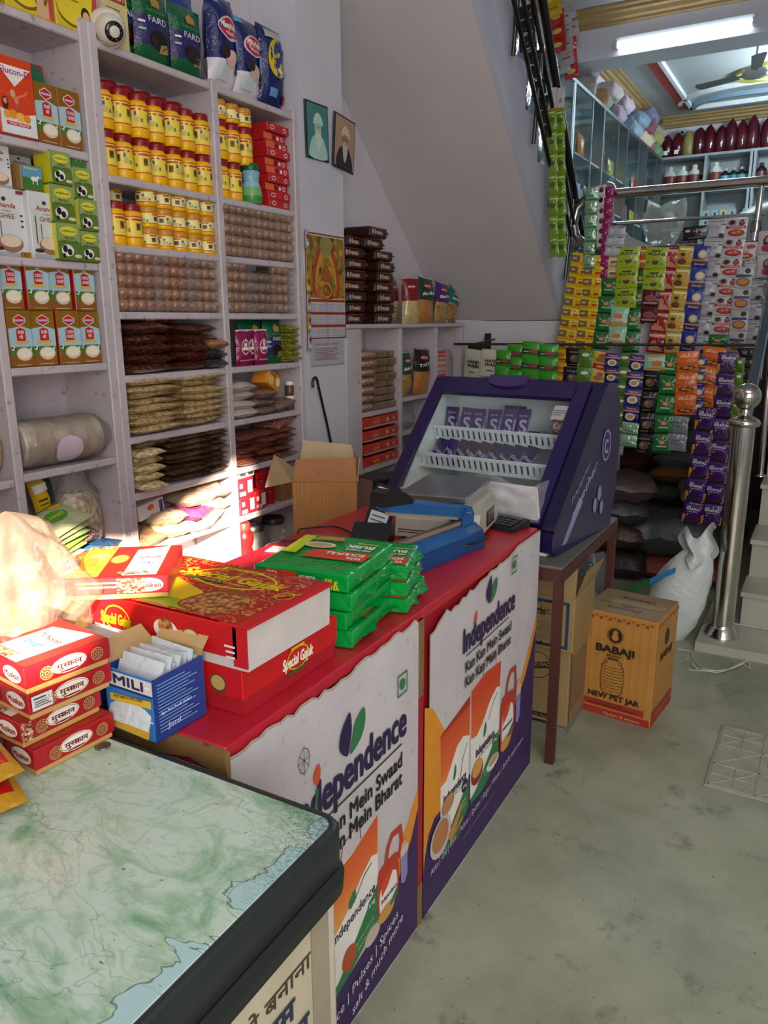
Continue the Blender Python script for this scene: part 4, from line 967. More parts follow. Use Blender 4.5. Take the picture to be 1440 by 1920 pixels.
mb = MB().box(0, .002, 0, .30, 0, .125, C('b4b0ba', .5)); its = [('t', 'पावडर चावल समिति', .03, .098, .24, .012, C('6a5a60'))]
for q in range(7): its.append(('r', .03 + .01 * (q % 2), .082 - q * .009, .22 - .02 * (q % 3), .0035, C('8a6a72')))
its.append(('r', 0, .0, .30, .004, C('8a8690')))
art(mb, frame((.002, 0, 0), (0, 1, 0), (0, 0, 1)), its); solo('notice_sheet', mb, 'pale printed notice sheet pasted below the calendar on the pillar', 'notice', None, (-2.199, 3.145, 1.340))
solo('walking_cane', MB().tube([(0, -.040, .29), (0, -.043, .318), (0, -.032, .335), (0, -.016, .338), (0, -.003, .325), (0, .004, .30), (0, .075, .10), (0, .145, -.12), (0, .21, -.34)], .0065, C('17151a', .35), 8), 'black walking cane with curved handle leaning on the pillar', 'cane', None, (-2.188, 3.185, .95))
for i in range(5):
    mb = MB(); F = frame((0, 0, 0), (0, 1, 0), (0, 0, 1)); dr = pillow(mb, F, .05, .085, .01, W('c9a83a' if i % 2 else 'b8b8b4', .25), i); art(mb, F, [('c', 0, .01, .018, .012, C('b5281c')), ('r', -.018, -.03, .036, .016, WHT)], drape=dr)
    solo('hanging_sachet', mb, f'yellow and silver sachet hanging between shelving and calendar, {ORD[0].replace("leftmost", "topmost") if i == 0 else ["", "second", "third", "fourth", "lowest"][i] + (" from the top" if i < 4 else "")}', 'sachet', 'sachets hanging beside the calendar', (-2.182, 3.118, 1.93 - [0, .20, .29, .38, .47][i]), (0, 0, .3))
# ------------------------------------------------------------------ counters with printed panels
def red_laminate():
    m, nt, b = nodes_of('red_laminate')
    n = tex(nt, 'ShaderNodeTexNoise', 9.0, Detail=8.0, Roughness=.7)
    r = ramp(nt, n.outputs['Fac'], [(0.35, hexc('ae1a2e')), (0.62, hexc('ba2034')), (0.70, hexc('941828'))])
    w = tex(nt, 'ShaderNodeTexNoise', 46.0, Detail=6.0, Distortion=2.5)
    r2 = ramp(nt, w.outputs['Fac'], [(0.68, (0, 0, 0)), (0.74, (1, 1, 1))])
    x = nt.nodes.new('ShaderNodeMix'); x.data_type = 'RGBA'
    nt.links.new(r2.outputs[0], x.inputs[0]); nt.links.new(r.outputs[0], x.inputs[6]); x.inputs[7].default_value = (*hexc('a85a5a'), 1)
    nt.links.new(x.outputs[2], b.inputs['Base Color']); b.inputs['Roughness'].default_value = .34
    return m
REDL = red_laminate(); PLY = worn_paint('8a6a40', '5f4628', 'raw_plywood', 20.0)
PAPER = worn_paint('cec8cc', 'b6aeb2', 'printed_paper', 5.0); PUR = C('3a2058', .5); DPUR = C('2c1a48', .5); ORY = C('df9128', .5); OR2 = C('d9502a', .5); GR2 = C('2f7a4a', .5)
CX, CZ = -.775, .88
def gradient_bag():
    m, nt, b = nodes_of('printed_orange')
    tc = nt.nodes.new('ShaderNodeTexCoord'); sp = nt.nodes.new('ShaderNodeSeparateXYZ'); nt.links.new(tc.outputs['Object'], sp.inputs[0])
    r = ramp(nt, sp.outputs['Z'], [(.30, hexc('e8a04a')), (.38, hexc('e06a30')), (.50, hexc('cf4422'))]); nt.links.new(r.outputs[0], b.inputs['Base Color']); b.inputs['Roughness'].default_value = .5
    return m
GBAG = gradient_bag()
def squash(J, z0, z1, k):
    f = lambda z: z0 + (z - z1) * k; out = []
    for it in J:
        if it[0] in 'pl': out.append((it[0], [(p[0], f(p[1])) for p in it[1]]) + tuple(it[2:]))
        elif it[0] == 't': out.append(('t', it[1], it[2], f(it[3]), it[4], it[5] * k) + tuple(it[6:]))
        elif it[0] == 'r': out.append(('r', it[1], f(it[2]), it[3], it[4] * k, it[5]))
        else: out.append(('c', it[1], f(it[2]), it[3], it[4] * k, it[5]))
    return out
def poster_art(part2):
    I = []
    W_ = WHT
    # large colour fields
    if part2:
        I += [('p', [(1.556, .62), (1.60, .60), (1.70, .47), (1.70, .20), (1.62, .16), (1.556, .12)], ORY), ('p', [(2.20, .30), (2.412, .30), (2.412, .58), (2.36, .50)], ORY),
              ('p', [(1.553, .003), (2.412, .003), (2.412, .53), (2.36, .44), (2.31, .38), (2.22, .31), (2.05, .27), (1.75, .27), (1.62, .27), (1.585, .24), (1.565, .19), (1.553, .12)], PUR)]
        I += [('p', [(1.65, .485), (1.845, .497), (1.845, .20), (1.66, .16)], W_), ('p', [(1.65, .487), (1.845, .51), (1.845, .40), (1.80, .42), (1.76, .41), (1.72, .37), (1.69, .34), (1.655, .34)], GBAG), ('p', [(1.65, .487), (1.845, .50), (1.845, .525), (1.65, .495)], C('a83018', .5)),
              ('p', [(1.851, .533), (2.081, .536), (2.078, .20), (1.86, .18)], W_), ('p', [(1.851, .533), (1.96, .548), (2.081, .536), (2.079, .45), (2.05, .46), (2.00, .44), (1.94, .39), (1.90, .37), (1.857, .38)], GBAG),
              ('l', [(1.935, .548), (1.945, .59), (2.03, .59), (2.04, .542)], .004, C('9a4a34', .5)),
              ('l', [(1.785, .30), (1.80, .35), (1.83, .385)], .004, DPUR), ('l', [(1.99, .38), (2.03, .425), (2.06, .44)], .004, DPUR),
              ('t', 'Independence', 1.675, .275, .150, .030, DPUR, .02), ('t', 'Kan Kan Mein Bharat', 1.70, .262, .11, .008, DPUR), ('p', smooth_poly([(1.735, .32), (1.74, .345), (1.75, .36), (1.755, .335), (1.745, .315)], 3), GR2),
              ('t', 'Independence', 1.895, .300, .145, .030, DPUR, .02), ('t', 'Kan Kan Mein Bharat', 1.92, .288, .11, .008, DPUR), ('p', smooth_poly([(1.95, .345), (1.955, .37), (1.965, .385), (1.972, .36), (1.96, .34)], 3), GR2),
              ('p', [(1.70, .16), (1.845, .262), (1.845, .17), (1.76, .12), (1.66, .11)], GR2), ('p', [(1.86, .18), (1.90, .19), (2.078, .305), (2.078, .20), (1.95, .16), (1.86, .165)], GR2),
              ('c', 1.815, .255, .022, .020, DPUR), ('t', '5 kg', 1.803, .250, .024, .010, W_, .02), ('c', 2.045, .285, .022, .018, GR2), ('t', '5 kg', 2.033, .280, .024, .010, W_, .02), ('t', 'CHAKKI', 1.775, .205, .05, .010, C('b8d8a8')), ('t', 'ATTA', 1.785, .190, .04, .010, C('b8d8a8')),
              ('t', 'BIRYANI SPECIAL', 1.955, .215, .09, .010, C('a8d0a8')), ('t', 'BASMATI RICE', 1.965, .200, .075, .010, C('a8d0a8')),
              ('c', 1.70, .265, .040, .028, C('b98a58', .5)), ('c', 1.905, .250, .044, .040, C('8a3018', .5)), ('c', 1.905, .262, .038, .028, C('d9a050', .5)), ('c', 2.03, .215, .05, .022, W_), ('c', 2.035, .220, .04, .014, C('c0a080', .5)),
              ('c', 1.655, .190, .066, .058, C('c9c2c0', .5)), ('c', 1.652, .195, .052, .046, C('b98050', .5)), ('p', [(1.70, .16), (1.79, .215), (1.80, .20), (1.75, .15), (1.80, .17), (1.80, .155), (1.72, .13)], C('c08a48', .5))]
        # oil pouch with red handle, water bottle
        J = [('p', smooth_poly([(2.09, .45), (2.12, .47), (2.19, .44), (2.215, .37), (2.21, .26), (2.17, .20), (2.10, .20), (2.085, .30)], 4), C('c03a26', .5)), ('p', smooth_poly([(2.105, .38), (2.15, .41), (2.195, .38), (2.20, .27), (2.155, .235), (2.105, .25)], 4), W_), ('p', [(2.105, .40), (2.185, .42), (2.15, .36), (2.108, .33)], C('d2492a', .5)),
              ('l', [(2.13, .47), (2.14, .53), (2.165, .565), (2.205, .56), (2.215, .50), (2.21, .42), (2.185, .45), (2.145, .46)], .016, C('c03a26', .5)), ('t', 'Independence', 2.108, .300, .085, .020, DPUR, .02), ('c', 2.14, .225, .045, .035, C('d09a50', .5)), ('p', [(2.15, .25), (2.20, .29), (2.20, .25), (2.16, .235)], GR2),
              ('p', [(2.222, .42), (2.265, .43), (2.265, .28), (2.25, .25), (2.224, .27)], C('8f86c0', .4)), ('r', 2.222, .40, .045, .045, C('cfc0b8', .5)), ('r', 2.226, .445, .03, .03, C('d8a890', .5))]
        I += squash(J, .21, .20, .70)
        I += [('t', 'Independence', 1.781, .678, .393, .072, DPUR, .024), ('r', 1.80, .662, .323, .0035, BLK), ('t', 'Kan Kan Mein Swaad', 1.797, .615, .352, .032, BLK, .022), ('t', 'Kan Kan Mein Bharat', 1.797, .570, .352, .032, BLK, .022)]
        I += [('p', smooth_poly([(1.955, .765), (1.935, .79), (1.94, .815), (1.955, .835), (1.968, .845), (1.972, .81), (1.965, .775)], 4), DPUR), ('p', smooth_poly([(1.965, .762), (1.975, .79), (1.985, .815), (2.012, .828), (2.015, .80), (1.998, .775)], 4), GR2), ('p', smooth_poly([(1.855, .742), (1.852, .758), (1.865, .775), (1.870, .758), (1.864, .742)], 3), OR2)]
        I += [('l', [(2.135, .80), (2.135, .85), (2.178, .85), (2.178, .80), (2.135, .80)], .004, GR2), ('c', 2.157, .825, .012, .014, GR2)]
        I += [('t', 'Atta | Oil | Rice | Pulses | Spices | Sugar | Water | Salt & much more', 1.588, .112, .715, .022, C('c9c2d8', .5), .004, 0, .055), ('t', 'www.independence.in', 1.80, .085, .25, .009, C('8a80a8', .5), 0, 0, .05)]
    else:
        m = lambda y, z: (1.453 + 1.12 * (y - 2.174), .438 + 1.11 * (z - .536))
        I += [('p', [(1.30, .20), (1.522, .20), (1.522, .42), (1.46, .345)], ORY), ('p', [(.862, .003), (1.522, .003), (1.522, .36), (1.49, .30), (1.455, .255), (1.38, .19), (1.28, .155), (1.10, .12), (.862, .11)], PUR)]
        P2 = lambda pts: [m(*p) for p in pts]
        I += [('p', P2([(1.851, .533), (2.056, .540), (2.053, .32), (1.86, .27)]), W_), ('p', P2([(1.851, .525), (1.96, .535), (2.056, .560), (2.054, .47), (2.03, .48), (1.99, .46), (1.94, .42), (1.90, .40), (1.857, .39)]), GBAG), ('l', P2([(1.915, .535), (1.925, .575), (1.985, .59), (1.99, .548)]), .004, C('9a4a34', .5)), ('l', P2([(1.96, .42), (2.0, .455), (2.03, .465)]), .004, DPUR),
              ('t', 'Independence', 1.130, .262, .175, .026, DPUR, .02, 0, .08), ('p', smooth_poly(P2([(1.94, .425), (1.945, .44), (1.965, .45), (1.967, .43), (1.95, .415)]), 3), GR2), ('p', P2([(1.86, .27), (1.90, .28), (2.053, .40), (2.053, .31), (1.95, .27), (1.86, .25)]), GR2), ('c', 1.29, .25, .020, .017, GR2), ('t', '5 kg', 1.277, .246, .026, .010, W_, .02, 0, .1), ('t', 'BIRYANI SPECIAL', 1.215, .185, .085, .010, C('a8d0a8'), 0, 0, .25), ('t', 'BASMATI RICE', 1.228, .170, .07, .010, C('a8d0a8'), 0, 0, .25),
              ('c', 1.19, .185, .03, .030, C('b5522a', .5)), ('c', 1.29, .165, .035, .022, C('c9b8b0', .5))]
        J = [('p', smooth_poly([(1.318, .34), (1.35, .365), (1.395, .345), (1.418, .29), (1.415, .17), (1.38, .115), (1.33, .11), (1.315, .20)], 4), C('c03a26', .5)), ('p', smooth_poly([(1.328, .26), (1.365, .295), (1.405, .27), (1.405, .17), (1.37, .135), (1.328, .15)], 4), W_), ('p', [(1.33, .285), (1.40, .315), (1.365, .25), (1.335, .225)], C('d2492a', .5)),
              ('l', [(1.355, .36), (1.365, .42), (1.385, .455), (1.425, .445), (1.432, .39), (1.425, .32), (1.395, .345), (1.36, .35)], .017, C('c03a26', .5)), ('t', 'Independence', 1.332, .195, .075, .022, DPUR, .02), ('c', 1.355, .135, .04, .035, C('d09a50', .5)), ('p', [(1.37, .15), (1.41, .195), (1.41, .15), (1.38, .135)], GR2),
              ('p', [(1.426, .32), (1.462, .33), (1.462, .19), (1.447, .16), (1.428, .18)], C('8f86c0', .4)), ('r', 1.426, .30, .038, .04, C('cfc0b8', .5)), ('r', 1.43, .34, .026, .025, C('d8a890', .5))]
        I += squash(J, .165, .11, .594)
        I += [('t', 'Independence', 1.004, .606, .449, .082, DPUR, .024), ('r', 1.02, .585, .412, .004, BLK), ('t', 'Kan Kan Mein Swaad', 1.018, .530, .414, .038, BLK, .022), ('t', 'Kan Kan Mein Bharat', 1.018, .483, .414, .038, BLK, .022)]
        I += [('p', smooth_poly([(1.192, .682), (1.165, .71), (1.172, .745), (1.19, .765), (1.207, .775), (1.212, .735), (1.203, .70)], 4), DPUR), ('p', smooth_poly([(1.204, .680), (1.215, .715), (1.228, .745), (1.262, .762), (1.265, .725), (1.245, .695)], 4), GR2), ('p', smooth_poly([(1.078, .68), (1.072, .70), (1.090, .722), (1.096, .70), (1.088, .68)], 3), OR2), ('p', [(1.072, .628), (1.08, .628), (1.088, .67), (1.080, .67)], GR2)]
        I += [('l', [(1.412, .715), (1.412, .765), (1.455, .765), (1.455, .715), (1.412, .715)], .004, GR2), ('c', 1.433, .740, .013, .014, GR2)]
        I += [('t', 'Rice | Pulses | Spices', 1.10, .062, .31, .026, C('d9d4e4', .5), .004, 0, .20), ('t', 'salt & much more', 1.195, .025, .24, .026, C('d9d4e4', .5), .004, 0, .30)]
        I += [('g', 1.043, .753, .018, .026, .0015, BLK), ('l', [(1.02, .753), (1.065, .753)], .0012, BLK), ('l', [(1.043, .72), (1.043, .785)], .0012, BLK), ('l', [(1.028, .735), (1.058, .77)], .0012, BLK), ('l', [(1.028, .77), (1.058, .735)], .0012, BLK)]
    return I
def counter(y0, y1, label, part2):
    t = thing('display_counter', label, 'counter', (CX, y0, 0))
    X0 = -1.45
    mb = MB().box(X0 - CX + .02, -.012, .0, y1 - y0 - .012, 0.0, CZ - .03, C('9a1420', .45)); obj('body', mb, t)
    obj('worktop', MB().rbox(X0 - CX, -.004, 0, y1 - y0, CZ - .028, CZ, REDL, .003), t)
    if not part2:
        obj('worktop_edge', MB().prism([(0.0, CZ - .03), (0, CZ - .002), (.68, CZ - .002), (.68, CZ - .05), (.60, CZ - .03), (.52, CZ - .045), (.40, CZ - .06), (.30, CZ - .05), (.20, CZ - .075), (.10, CZ - .05)], -.012, -.0005, PLY, axis='y', T=Matrix.Translation((X0 - CX, 0, 0))), t, label='bare splintered plywood edge')
        obj('inner_panel', MB().box(X0 - CX + .03, -.012, -.006, -.001, 0.05, CZ - .05, C('9fc3c0', .4)), t)
    obj('corner_post', MB().box(-.03, .0005, y1 - y0 - .027, y1 - y0, 0, CZ - .02, C('a01c26', .45)).box(-.012, .0015, y1 - y0 - .030, y1 - y0 - .001, (.66 if not part2 else .0), (CZ - .02 if not part2 else .001), PLY).box(-.012, .0015, y1 - y0 - .030, y1 - y0 - .001, 0, .12, PLY), t)
    # paper panel, torn along its upper edge
    random.seed(5 + part2)
    ya, yb = (y0 + .0, y1 - .032) if not part2 else (y0 + .03, y1 + .006)
    n = 34; top = []
    for i in range(n + 1):
        y = ya + (yb - ya) * i / n
        q = i / n
        dz = (.055 * (1 - q) ** 2 + .012 if part2 else .020) * (.75 + .5 * random.random()) if (q < .72 or not part2) else .006
        if not part2: dz = .006 + .012 * random.random() + .02 * max(0, .5 - abs(q - .4))
        top.append((y, CZ - .004 - dz))
    mb = MB()
    vs = []
    for y, z in top: vs += [(0, y, 0.0), (0, y, z)]
    th = .0022
    V = [(CX + th, y, z) for _, y, z in vs]
    T = Matrix.Translation((-CX, -y0, 0))
    mb.add(V, [(2 * i, 2 * i + 2, 2 * i + 3, 2 * i + 1) for i in range(n)], PAPER, T)
    V2 = [(CX + .0004, y, z + .004) for _, y, z in vs]
    mb.add(V2, [(2 * i, 2 * i + 2, 2 * i + 3, 2 * i + 1) for i in range(n)], C('b9a894', .6), T)
    art(mb, T @ frame((CX + th, 0, 0), (0, 1, 0), (0, 0, 1)), poster_art(part2), eps=.00022)
    if not part2:   # paper wraps round the near corner
        mb.box(-.03, th, -.0022, .0, 0, CZ - .03, PAPER)
    obj('printed_panel', mb, t)
    return t
counter(.845, 1.553, 'nearer red-topped counter with a white and purple grocery poster', 0)
counter(1.555, 2.408, 'farther red-topped counter whose poster shows three orange grocery packs', 1)
# ------------------------------------------------------------------ chest freezer with green marbled top
def marble():
    m, nt, b = nodes_of('green_marble_film')
    L = nt.links
    tc = nt.nodes.new('ShaderNodeTexCoord'); tc.name = 'TC'
    mp = nt.nodes.new('ShaderNodeMapping'); mp.inputs['Scale'].default_value = (1, 1.9, 1); mp.inputs['Rotation'].default_value = (0, 0, -.55); L.new(tc.outputs['Object'], mp.inputs[0])
    def nz(scale, det, dis=0.0, rough=.6):
        n = nt.nodes.new('ShaderNodeTexNoise'); n.inputs['Scale'].default_value = scale; n.inputs['Detail'].default_value = det; n.inputs['Distortion'].default_value = dis; n.inputs['Roughness'].default_value = rough
        L.new(mp.outputs[0], n.inputs['Vector']); return n.outputs['Fac']
    def mix(fac, a, c, mode='MIX'):
        x = nt.nodes.new('ShaderNodeMix'); x.data_type = 'RGBA'; x.blend_type = mode; L.new(fac, x.inputs[0])
        (L.new(a, x.inputs[6]) if not isinstance(a, tuple) else setattr(x.inputs[6], 'default_value', (*a, 1))); x.inputs[7].default_value = (*c, 1); return x.outputs[2]
    base = ramp(nt, nz(5.0, 6, 2.4, .55), [(0.24, hexc('6fa07e')), (0.38, hexc('9cc0a4')), (0.50, hexc('bfd6c4')), (0.66, hexc('c6dace')), (0.8, hexc('a6cbb6'))]).outputs[0]
    vein = ramp(nt, nz(5.5, 4, 4.0, .5), [(0.46, (0, 0, 0)), (0.50, (.28, .28, .28)), (0.54, (0, 0, 0))]).outputs[0]
    c = mix(vein, base, hexc('6f8f6a'))
    v2 = ramp(nt, nz(3.1, 4, 3.0, .5), [(0.485, (0, 0, 0)), (0.505, (.15, .15, .15)), (0.525, (0, 0, 0))]).outputs[0]
    c = mix(v2, c, hexc('a89a6c'))
    # places where the film is worn through to the pale blue lid
    sp = nt.nodes.new('ShaderNodeSeparateXYZ'); L.new(tc.outputs['Object'], sp.inputs[0])
    dx = nt.nodes.new('ShaderNodeMath'); dx.operation = 'MULTIPLY_ADD'; dx.inputs[1].default_value = 5.0; dx.inputs[2].default_value = .0; L.new(sp.outputs['X'], dx.inputs[0])
    n1 = nz(4.0, 3, 1.6, .5)
    sm = nt.nodes.new('ShaderNodeMath'); sm.operation = 'ADD'; L.new(dx.outputs[0], sm.inputs[0]); L.new(n1, sm.inputs[1])
    patch = ramp(nt, sm.outputs[0], [(0.36, (0, 0, 0)), (0.37, (1, 1, 1))]).outputs[0]
    crack = ramp(nt, sm.outputs[0], [(0.35, (0, 0, 0)), (0.362, (1, 1, 1)), (0.374, (0, 0, 0))]).outputs[0]
    c = mix(patch, c, hexc('aed0d2'))
    sc = ramp(nt, nz(60, 8, 3.0, .8), [(0.46, (0, 0, 0)), (0.56, (1, 1, 1))]).outputs[0]
    cor = nt.nodes.new('ShaderNodeMath'); cor.operation = 'MULTIPLY_ADD'; cor.inputs[1].default_value = 7.0; cor.inputs[2].default_value = 1.15; L.new(sp.outputs['X'], cor.inputs[0])
    cy = nt.nodes.new('ShaderNodeMath'); cy.operation = 'MULTIPLY_ADD'; cy.inputs[1].default_value = 4.0; L.new(sp.outputs['Y'], cy.inputs[0]); L.new(cor.outputs[0], cy.inputs[2])
    cl = nt.nodes.new('ShaderNodeMath'); cl.operation = 'MULTIPLY'; cl.use_clamp = True; L.new(cy.outputs[0], cl.inputs[0]); L.new(sc, cl.inputs[1])
    c = mix(cl.outputs[0], c, hexc('2a4a4c'))
    n8 = nz(2.2, 4, 1.0, .55)
    ck = ramp(nt, n8, [(0.497, (0, 0, 0)), (0.500, (.4, .4, .4)), (0.503, (0, 0, 0))]).outputs[0]
    c = mix(ck, c, hexc('4c5a48')); c = mix(crack, c, hexc('566a5a'))
    sp2 = ramp(nt, nz(55, 2), [(0.71, (0, 0, 0)), (0.75, (.7, .7, .7))]).outputs[0]
    c = mix(sp2, c, hexc('3d4a3e'))
    L.new(c, b.inputs['Base Color']); b.inputs['Roughness'].default_value = .22; b.inputs['Specular IOR Level'].default_value = .6
    return m
t = thing('chest_freezer', 'chest freezer with a peeling green marbled lid and black rubber rim', 'freezer', (-.512, .795, 0))
FW, FD = 1.35, 1.0
def rrect(x0, x1, y0, y1, r, n=7):
    pts = []
    for cx_, cy_, a0 in ((x1 - r, y1 - r, 0), (x0 + r, y1 - r, 90), (x0 + r, y0 + r, 180), (x1 - r, y0 + r, 270)):
        for i in range(n + 1):
            a = math.radians(a0 + 90 * i / n); pts.append((cx_ + r * math.cos(a), cy_ + r * math.sin(a)))
    return pts
RUB = C('23292b', .42)
def slab(mb, prof, x0, x1, y0, y1, r, m, caps=True, mtop=None):
    rings = [rrect(x0 + o, x1 - o, y0 + o, y1 - o, max(.004, r - o)) for o, z in prof]; n = len(rings[0]); vs = []
    for (o, z), rg in zip(prof, rings): vs += [(x, y, z) for x, y in rg]
    fs = [(i * n + j, i * n + (j + 1) % n, (i + 1) * n + (j + 1) % n, (i + 1) * n + j) for i in range(len(prof) - 1) for j in range(n)]
    mb.add(vs, fs, m, None, True)
    mb.add(vs[:n], [tuple(range(n))], m); mb.add(vs[-n:], [tuple(range(n))], mtop or m)
    return mb
obj('lid_rim', slab(MB(), [(.004, .812), (0, .816), (0, .868), (.004, .8735), (.010, .8745), (.014, .8735)], -FW, 0, -FD, 0, .035, RUB), t, label='black rubber lid rim')
obj('lid_top', slab(MB(), [(.0145, .865), (.0145, .8740), (.0155, .8750)], -FW, 0, -FD, 0, .035, marble()), t, label='peeling green marbled lid top')
obj('gasket', slab(MB(), [(.006, .770), (-.006, .775), (-.008, .800), (0.0, .8115)], -FW, 0, -FD, 0, .04, C('1d2224', .5)), t)
IVO = C('cfc8b8', .4)
obj('cabinet', slab(MB(), [(.02, 0.05), (.012, .06), (.012, .772)], -FW, 0, -FD, 0, .03, IVO), t)
obj('trim_strip', MB().box(-.0125, -.008, -.085, -.045, .08, .765, worn_paint('a09580', '8a7c64', 'grimy_trim')), t)
mb = MB().box(-.0125, -.0085, -.62, -.088, .30, .765, C('bdb49c', .45))
T0 = frame((-.0083, .03, .035), (0, 1, 0), (0, 0, 1))
art(mb, T0, [('t', 'का अचार हो बनाना', -.43, .665, .31, .026, C('4a3a2c'), .012), ('t', 'केवल', -.30, .642, .05, .014, C('4a3a2c'), .01), ('t', 'आम', -.245, .618, .085, .034, C('26324a'), .03), ('t', 'अचार मसाला', -.40, .568, .27, .034, C('26324a'), .03),
     ('r', -.40, .527, .29, .024, C('b02030')), ('t', 'किलो में उपलब्ध', -.33, .533, .20, .013, C('e0c8b8'), .012), ('r', -.42, .488, .225, .030, C('1c1a1c')), ('t', '9812591741', -.41, .495, .20, .016, C('c8c0b0'), .012), ('r', -.155, .488, .03, .05, C('1c1a1c'))])
obj('advert_sheet', mb, t, label='aged paper advert with Hindi lettering')
# ------------------------------------------------------------------ boxes on the freezer
MRED = C('a81420', .35); MCARD = C('c79a58', .55)
def speckle():
    k = 'speckle'
    if k not in _mats:
        m, nt, b = nodes_of('sesame_print'); v = tex(nt, 'ShaderNodeTexVoronoi', 260.0); r = ramp(nt, v.outputs['Color'], [(0.3, hexc('6e2a1c')), (0.6, hexc('c08a6a')), (0.8, hexc('d8c0a0'))]); nt.links.new(r.outputs[0], b.inputs['Base Color']); b.inputs['Roughness'].default_value = .35; _mats[k] = m
    return _mats[k]
def brittle():
    k = 'brittle'
    if k not in _mats:
        m, nt, b = nodes_of('peanut_brittle_print'); v = tex(nt, 'ShaderNodeTexVoronoi', 95.0); r = ramp(nt, v.outputs['Distance'], [(0.0, hexc('e0aa6a')), (0.45, hexc('b8743a')), (0.8, hexc('6e3a1c'))]); nt.links.new(r.outputs[0], b.inputs['Base Color']); b.inputs['Roughness'].default_value = .35; _mats[k] = m
    return _mats[k]
def logo_hindi(x, y, s):
    return [('c', x, y, .030 * s, .0135 * s, C('e9e2d4', .5)), ('g', x, y, .028 * s, .012 * s, .0008, DKR), ('t', 'मुस', x - .021 * s, y - .004 * s, .022 * s, .0085 * s, DKR, .02), ('t', 'कान', x - .003 * s, y - .004 * s, .024 * s, .0085 * s, DKR, .02), ('r', x - .016 * s, y - .0105 * s, .03 * s, .002 * s, DKR)]
def mandala(x, y, r):
    its = [('g', x, y, r, r, r * .15, C('b08a5a')), ('g', x, y, r * .7, r * .7, r * .14, C('b08a5a')), ('c', x, y, r * .3, r * .3, C('b08a5a')), ('c', x, y, r * .15, r * .15, MRED)]
    for q in range(10):
        a = q * .628; its.append(('l', [(x + r * .3 * math.cos(a), y + r * .3 * math.sin(a)), (x + r * .95 * math.cos(a), y + r * .95 * math.sin(a))], r * .08, C('b08a5a')))
    return its
def muskan_box(name, label, loc, rot, kind, W_=.26, D_=.145, H_=.0445, group=None):
    """long side (x = 0, facing +X) carries the Hindi logo; the end faces -Y"""
    t = thing(name, label, 'box', loc, (0, 0, rot), group)
    obj('tray', MB().rbox(-W_ + .003, -.003, .003, D_ - .003, 0, .016, MCARD, .002), t)
    mb = MB().rbox(-W_, 0, 0, D_, .010, H_, MRED, .002)
    Fs = frame((0, 0, .010), (0, 1, 0), (0, 0, 1)); Fe = frame((-W_, 0, .010), (1, 0, 0), (0, 0, 1)); Ft = frame((-W_, 0, H_), (1, 0, 0), (0, 1, 0))
    h = H_ - .010
    if kind != 'end': art(mb, Fs, logo_hindi(.072, .018, 1.0) + mandala(.034, .016, .011) + mandala(.118, .018, .011))
    if kind == 'label': art(mb, Fs, [('r', .004, .006, .034, .024, C('d8d8da')), ('r', .007, .024, .02, .002, BLK), ('r', .007, .012, .027, .0012, BLK), ('r', .007, .016, .022, .0012, BLK), ('r', .007, .020, .018, .0012, BLK)], eps=.002)
    if kind == 'speck': art(mb, Fs, [('r', .0, .001, .018, .032, speckle())], eps=.0018)
    art(mb, Fe, [('c', W_ - .035, .017, .026, .013, C('e9e2d4', .5)), ('t', 'Muskan', W_ - .056, .012, .042, .010, MRED, .025), ('r', .01, .004, W_ * .45, .026, C('5a1a1c', .4)), ('r', .02, .022, .09, .003, C('c9a25a')), ('r', .025, .014, .07, .003, C('c9b8b0')), ('r', W_ * .5, .003, .05, .028, speckle())])
    art(mb, Ft, [('r', .003, .003, W_ - .006, D_ - .006, C('a8241c', .35)), ('r', .003, .003, W_ * .30, D_ - .006, C('cf9a2e', .4)), ('p', [(W_ * .55, .006), (W_ * .88, .006), (W_ * .88, D_ - .008), (W_ * .55, D_ - .03)], C('e4e4e8', .5)), ('c', W_ * .42, D_ * .55, W_ * .10, D_ * .16, C('7a4a1c', .4)), ('c', W_ * .42, D_ * .55, W_ * .085, D_ * .13, C('c99a4a', .4)),
                      ('t', 'Til Nocela', W_ * .60, D_ * .55, W_ * .24, .014, C('b83a4a'), .02), ('t', 'रेवड़ी', W_ * .62, D_ * .35, W_ * .18, .012, C('3a7aa8'), .01), ('c', W_ * .20, D_ * .6, W_ * .10, D_ * .18, C('d9b060', .4)), ('c', W_ * .14, D_ * .45, W_ * .08, D_ * .14, C('b88030', .4)),
                      ('t', 'Muskan', W_ * .07, D_ * .12, W_ * .22, .014, C('e8d070'), .02), ('r', W_ * .5, .004, W_ * .3, .018, speckle()), ('r', .003, D_ - .024, W_ * .28, .02, speckle())])
    obj('sleeve', mb, t)
    return t
for i in range(4):
    muskan_box('gift_sweet_box', f'red sweet box with white oval in the freezer stack, {["lowest", "second from the bottom", "second from the top", "topmost"][i]}',
               (-.985 + [.004, -.012, .0, .004][i], .645 + [.0, -.006, .004, .0][i], .8755 + .0452 * i), [-.07, -.05, -.10, -.13][i], ['plain', 'speck', 'label', 'plain'][i], group='stack of red sweet boxes on the freezer')
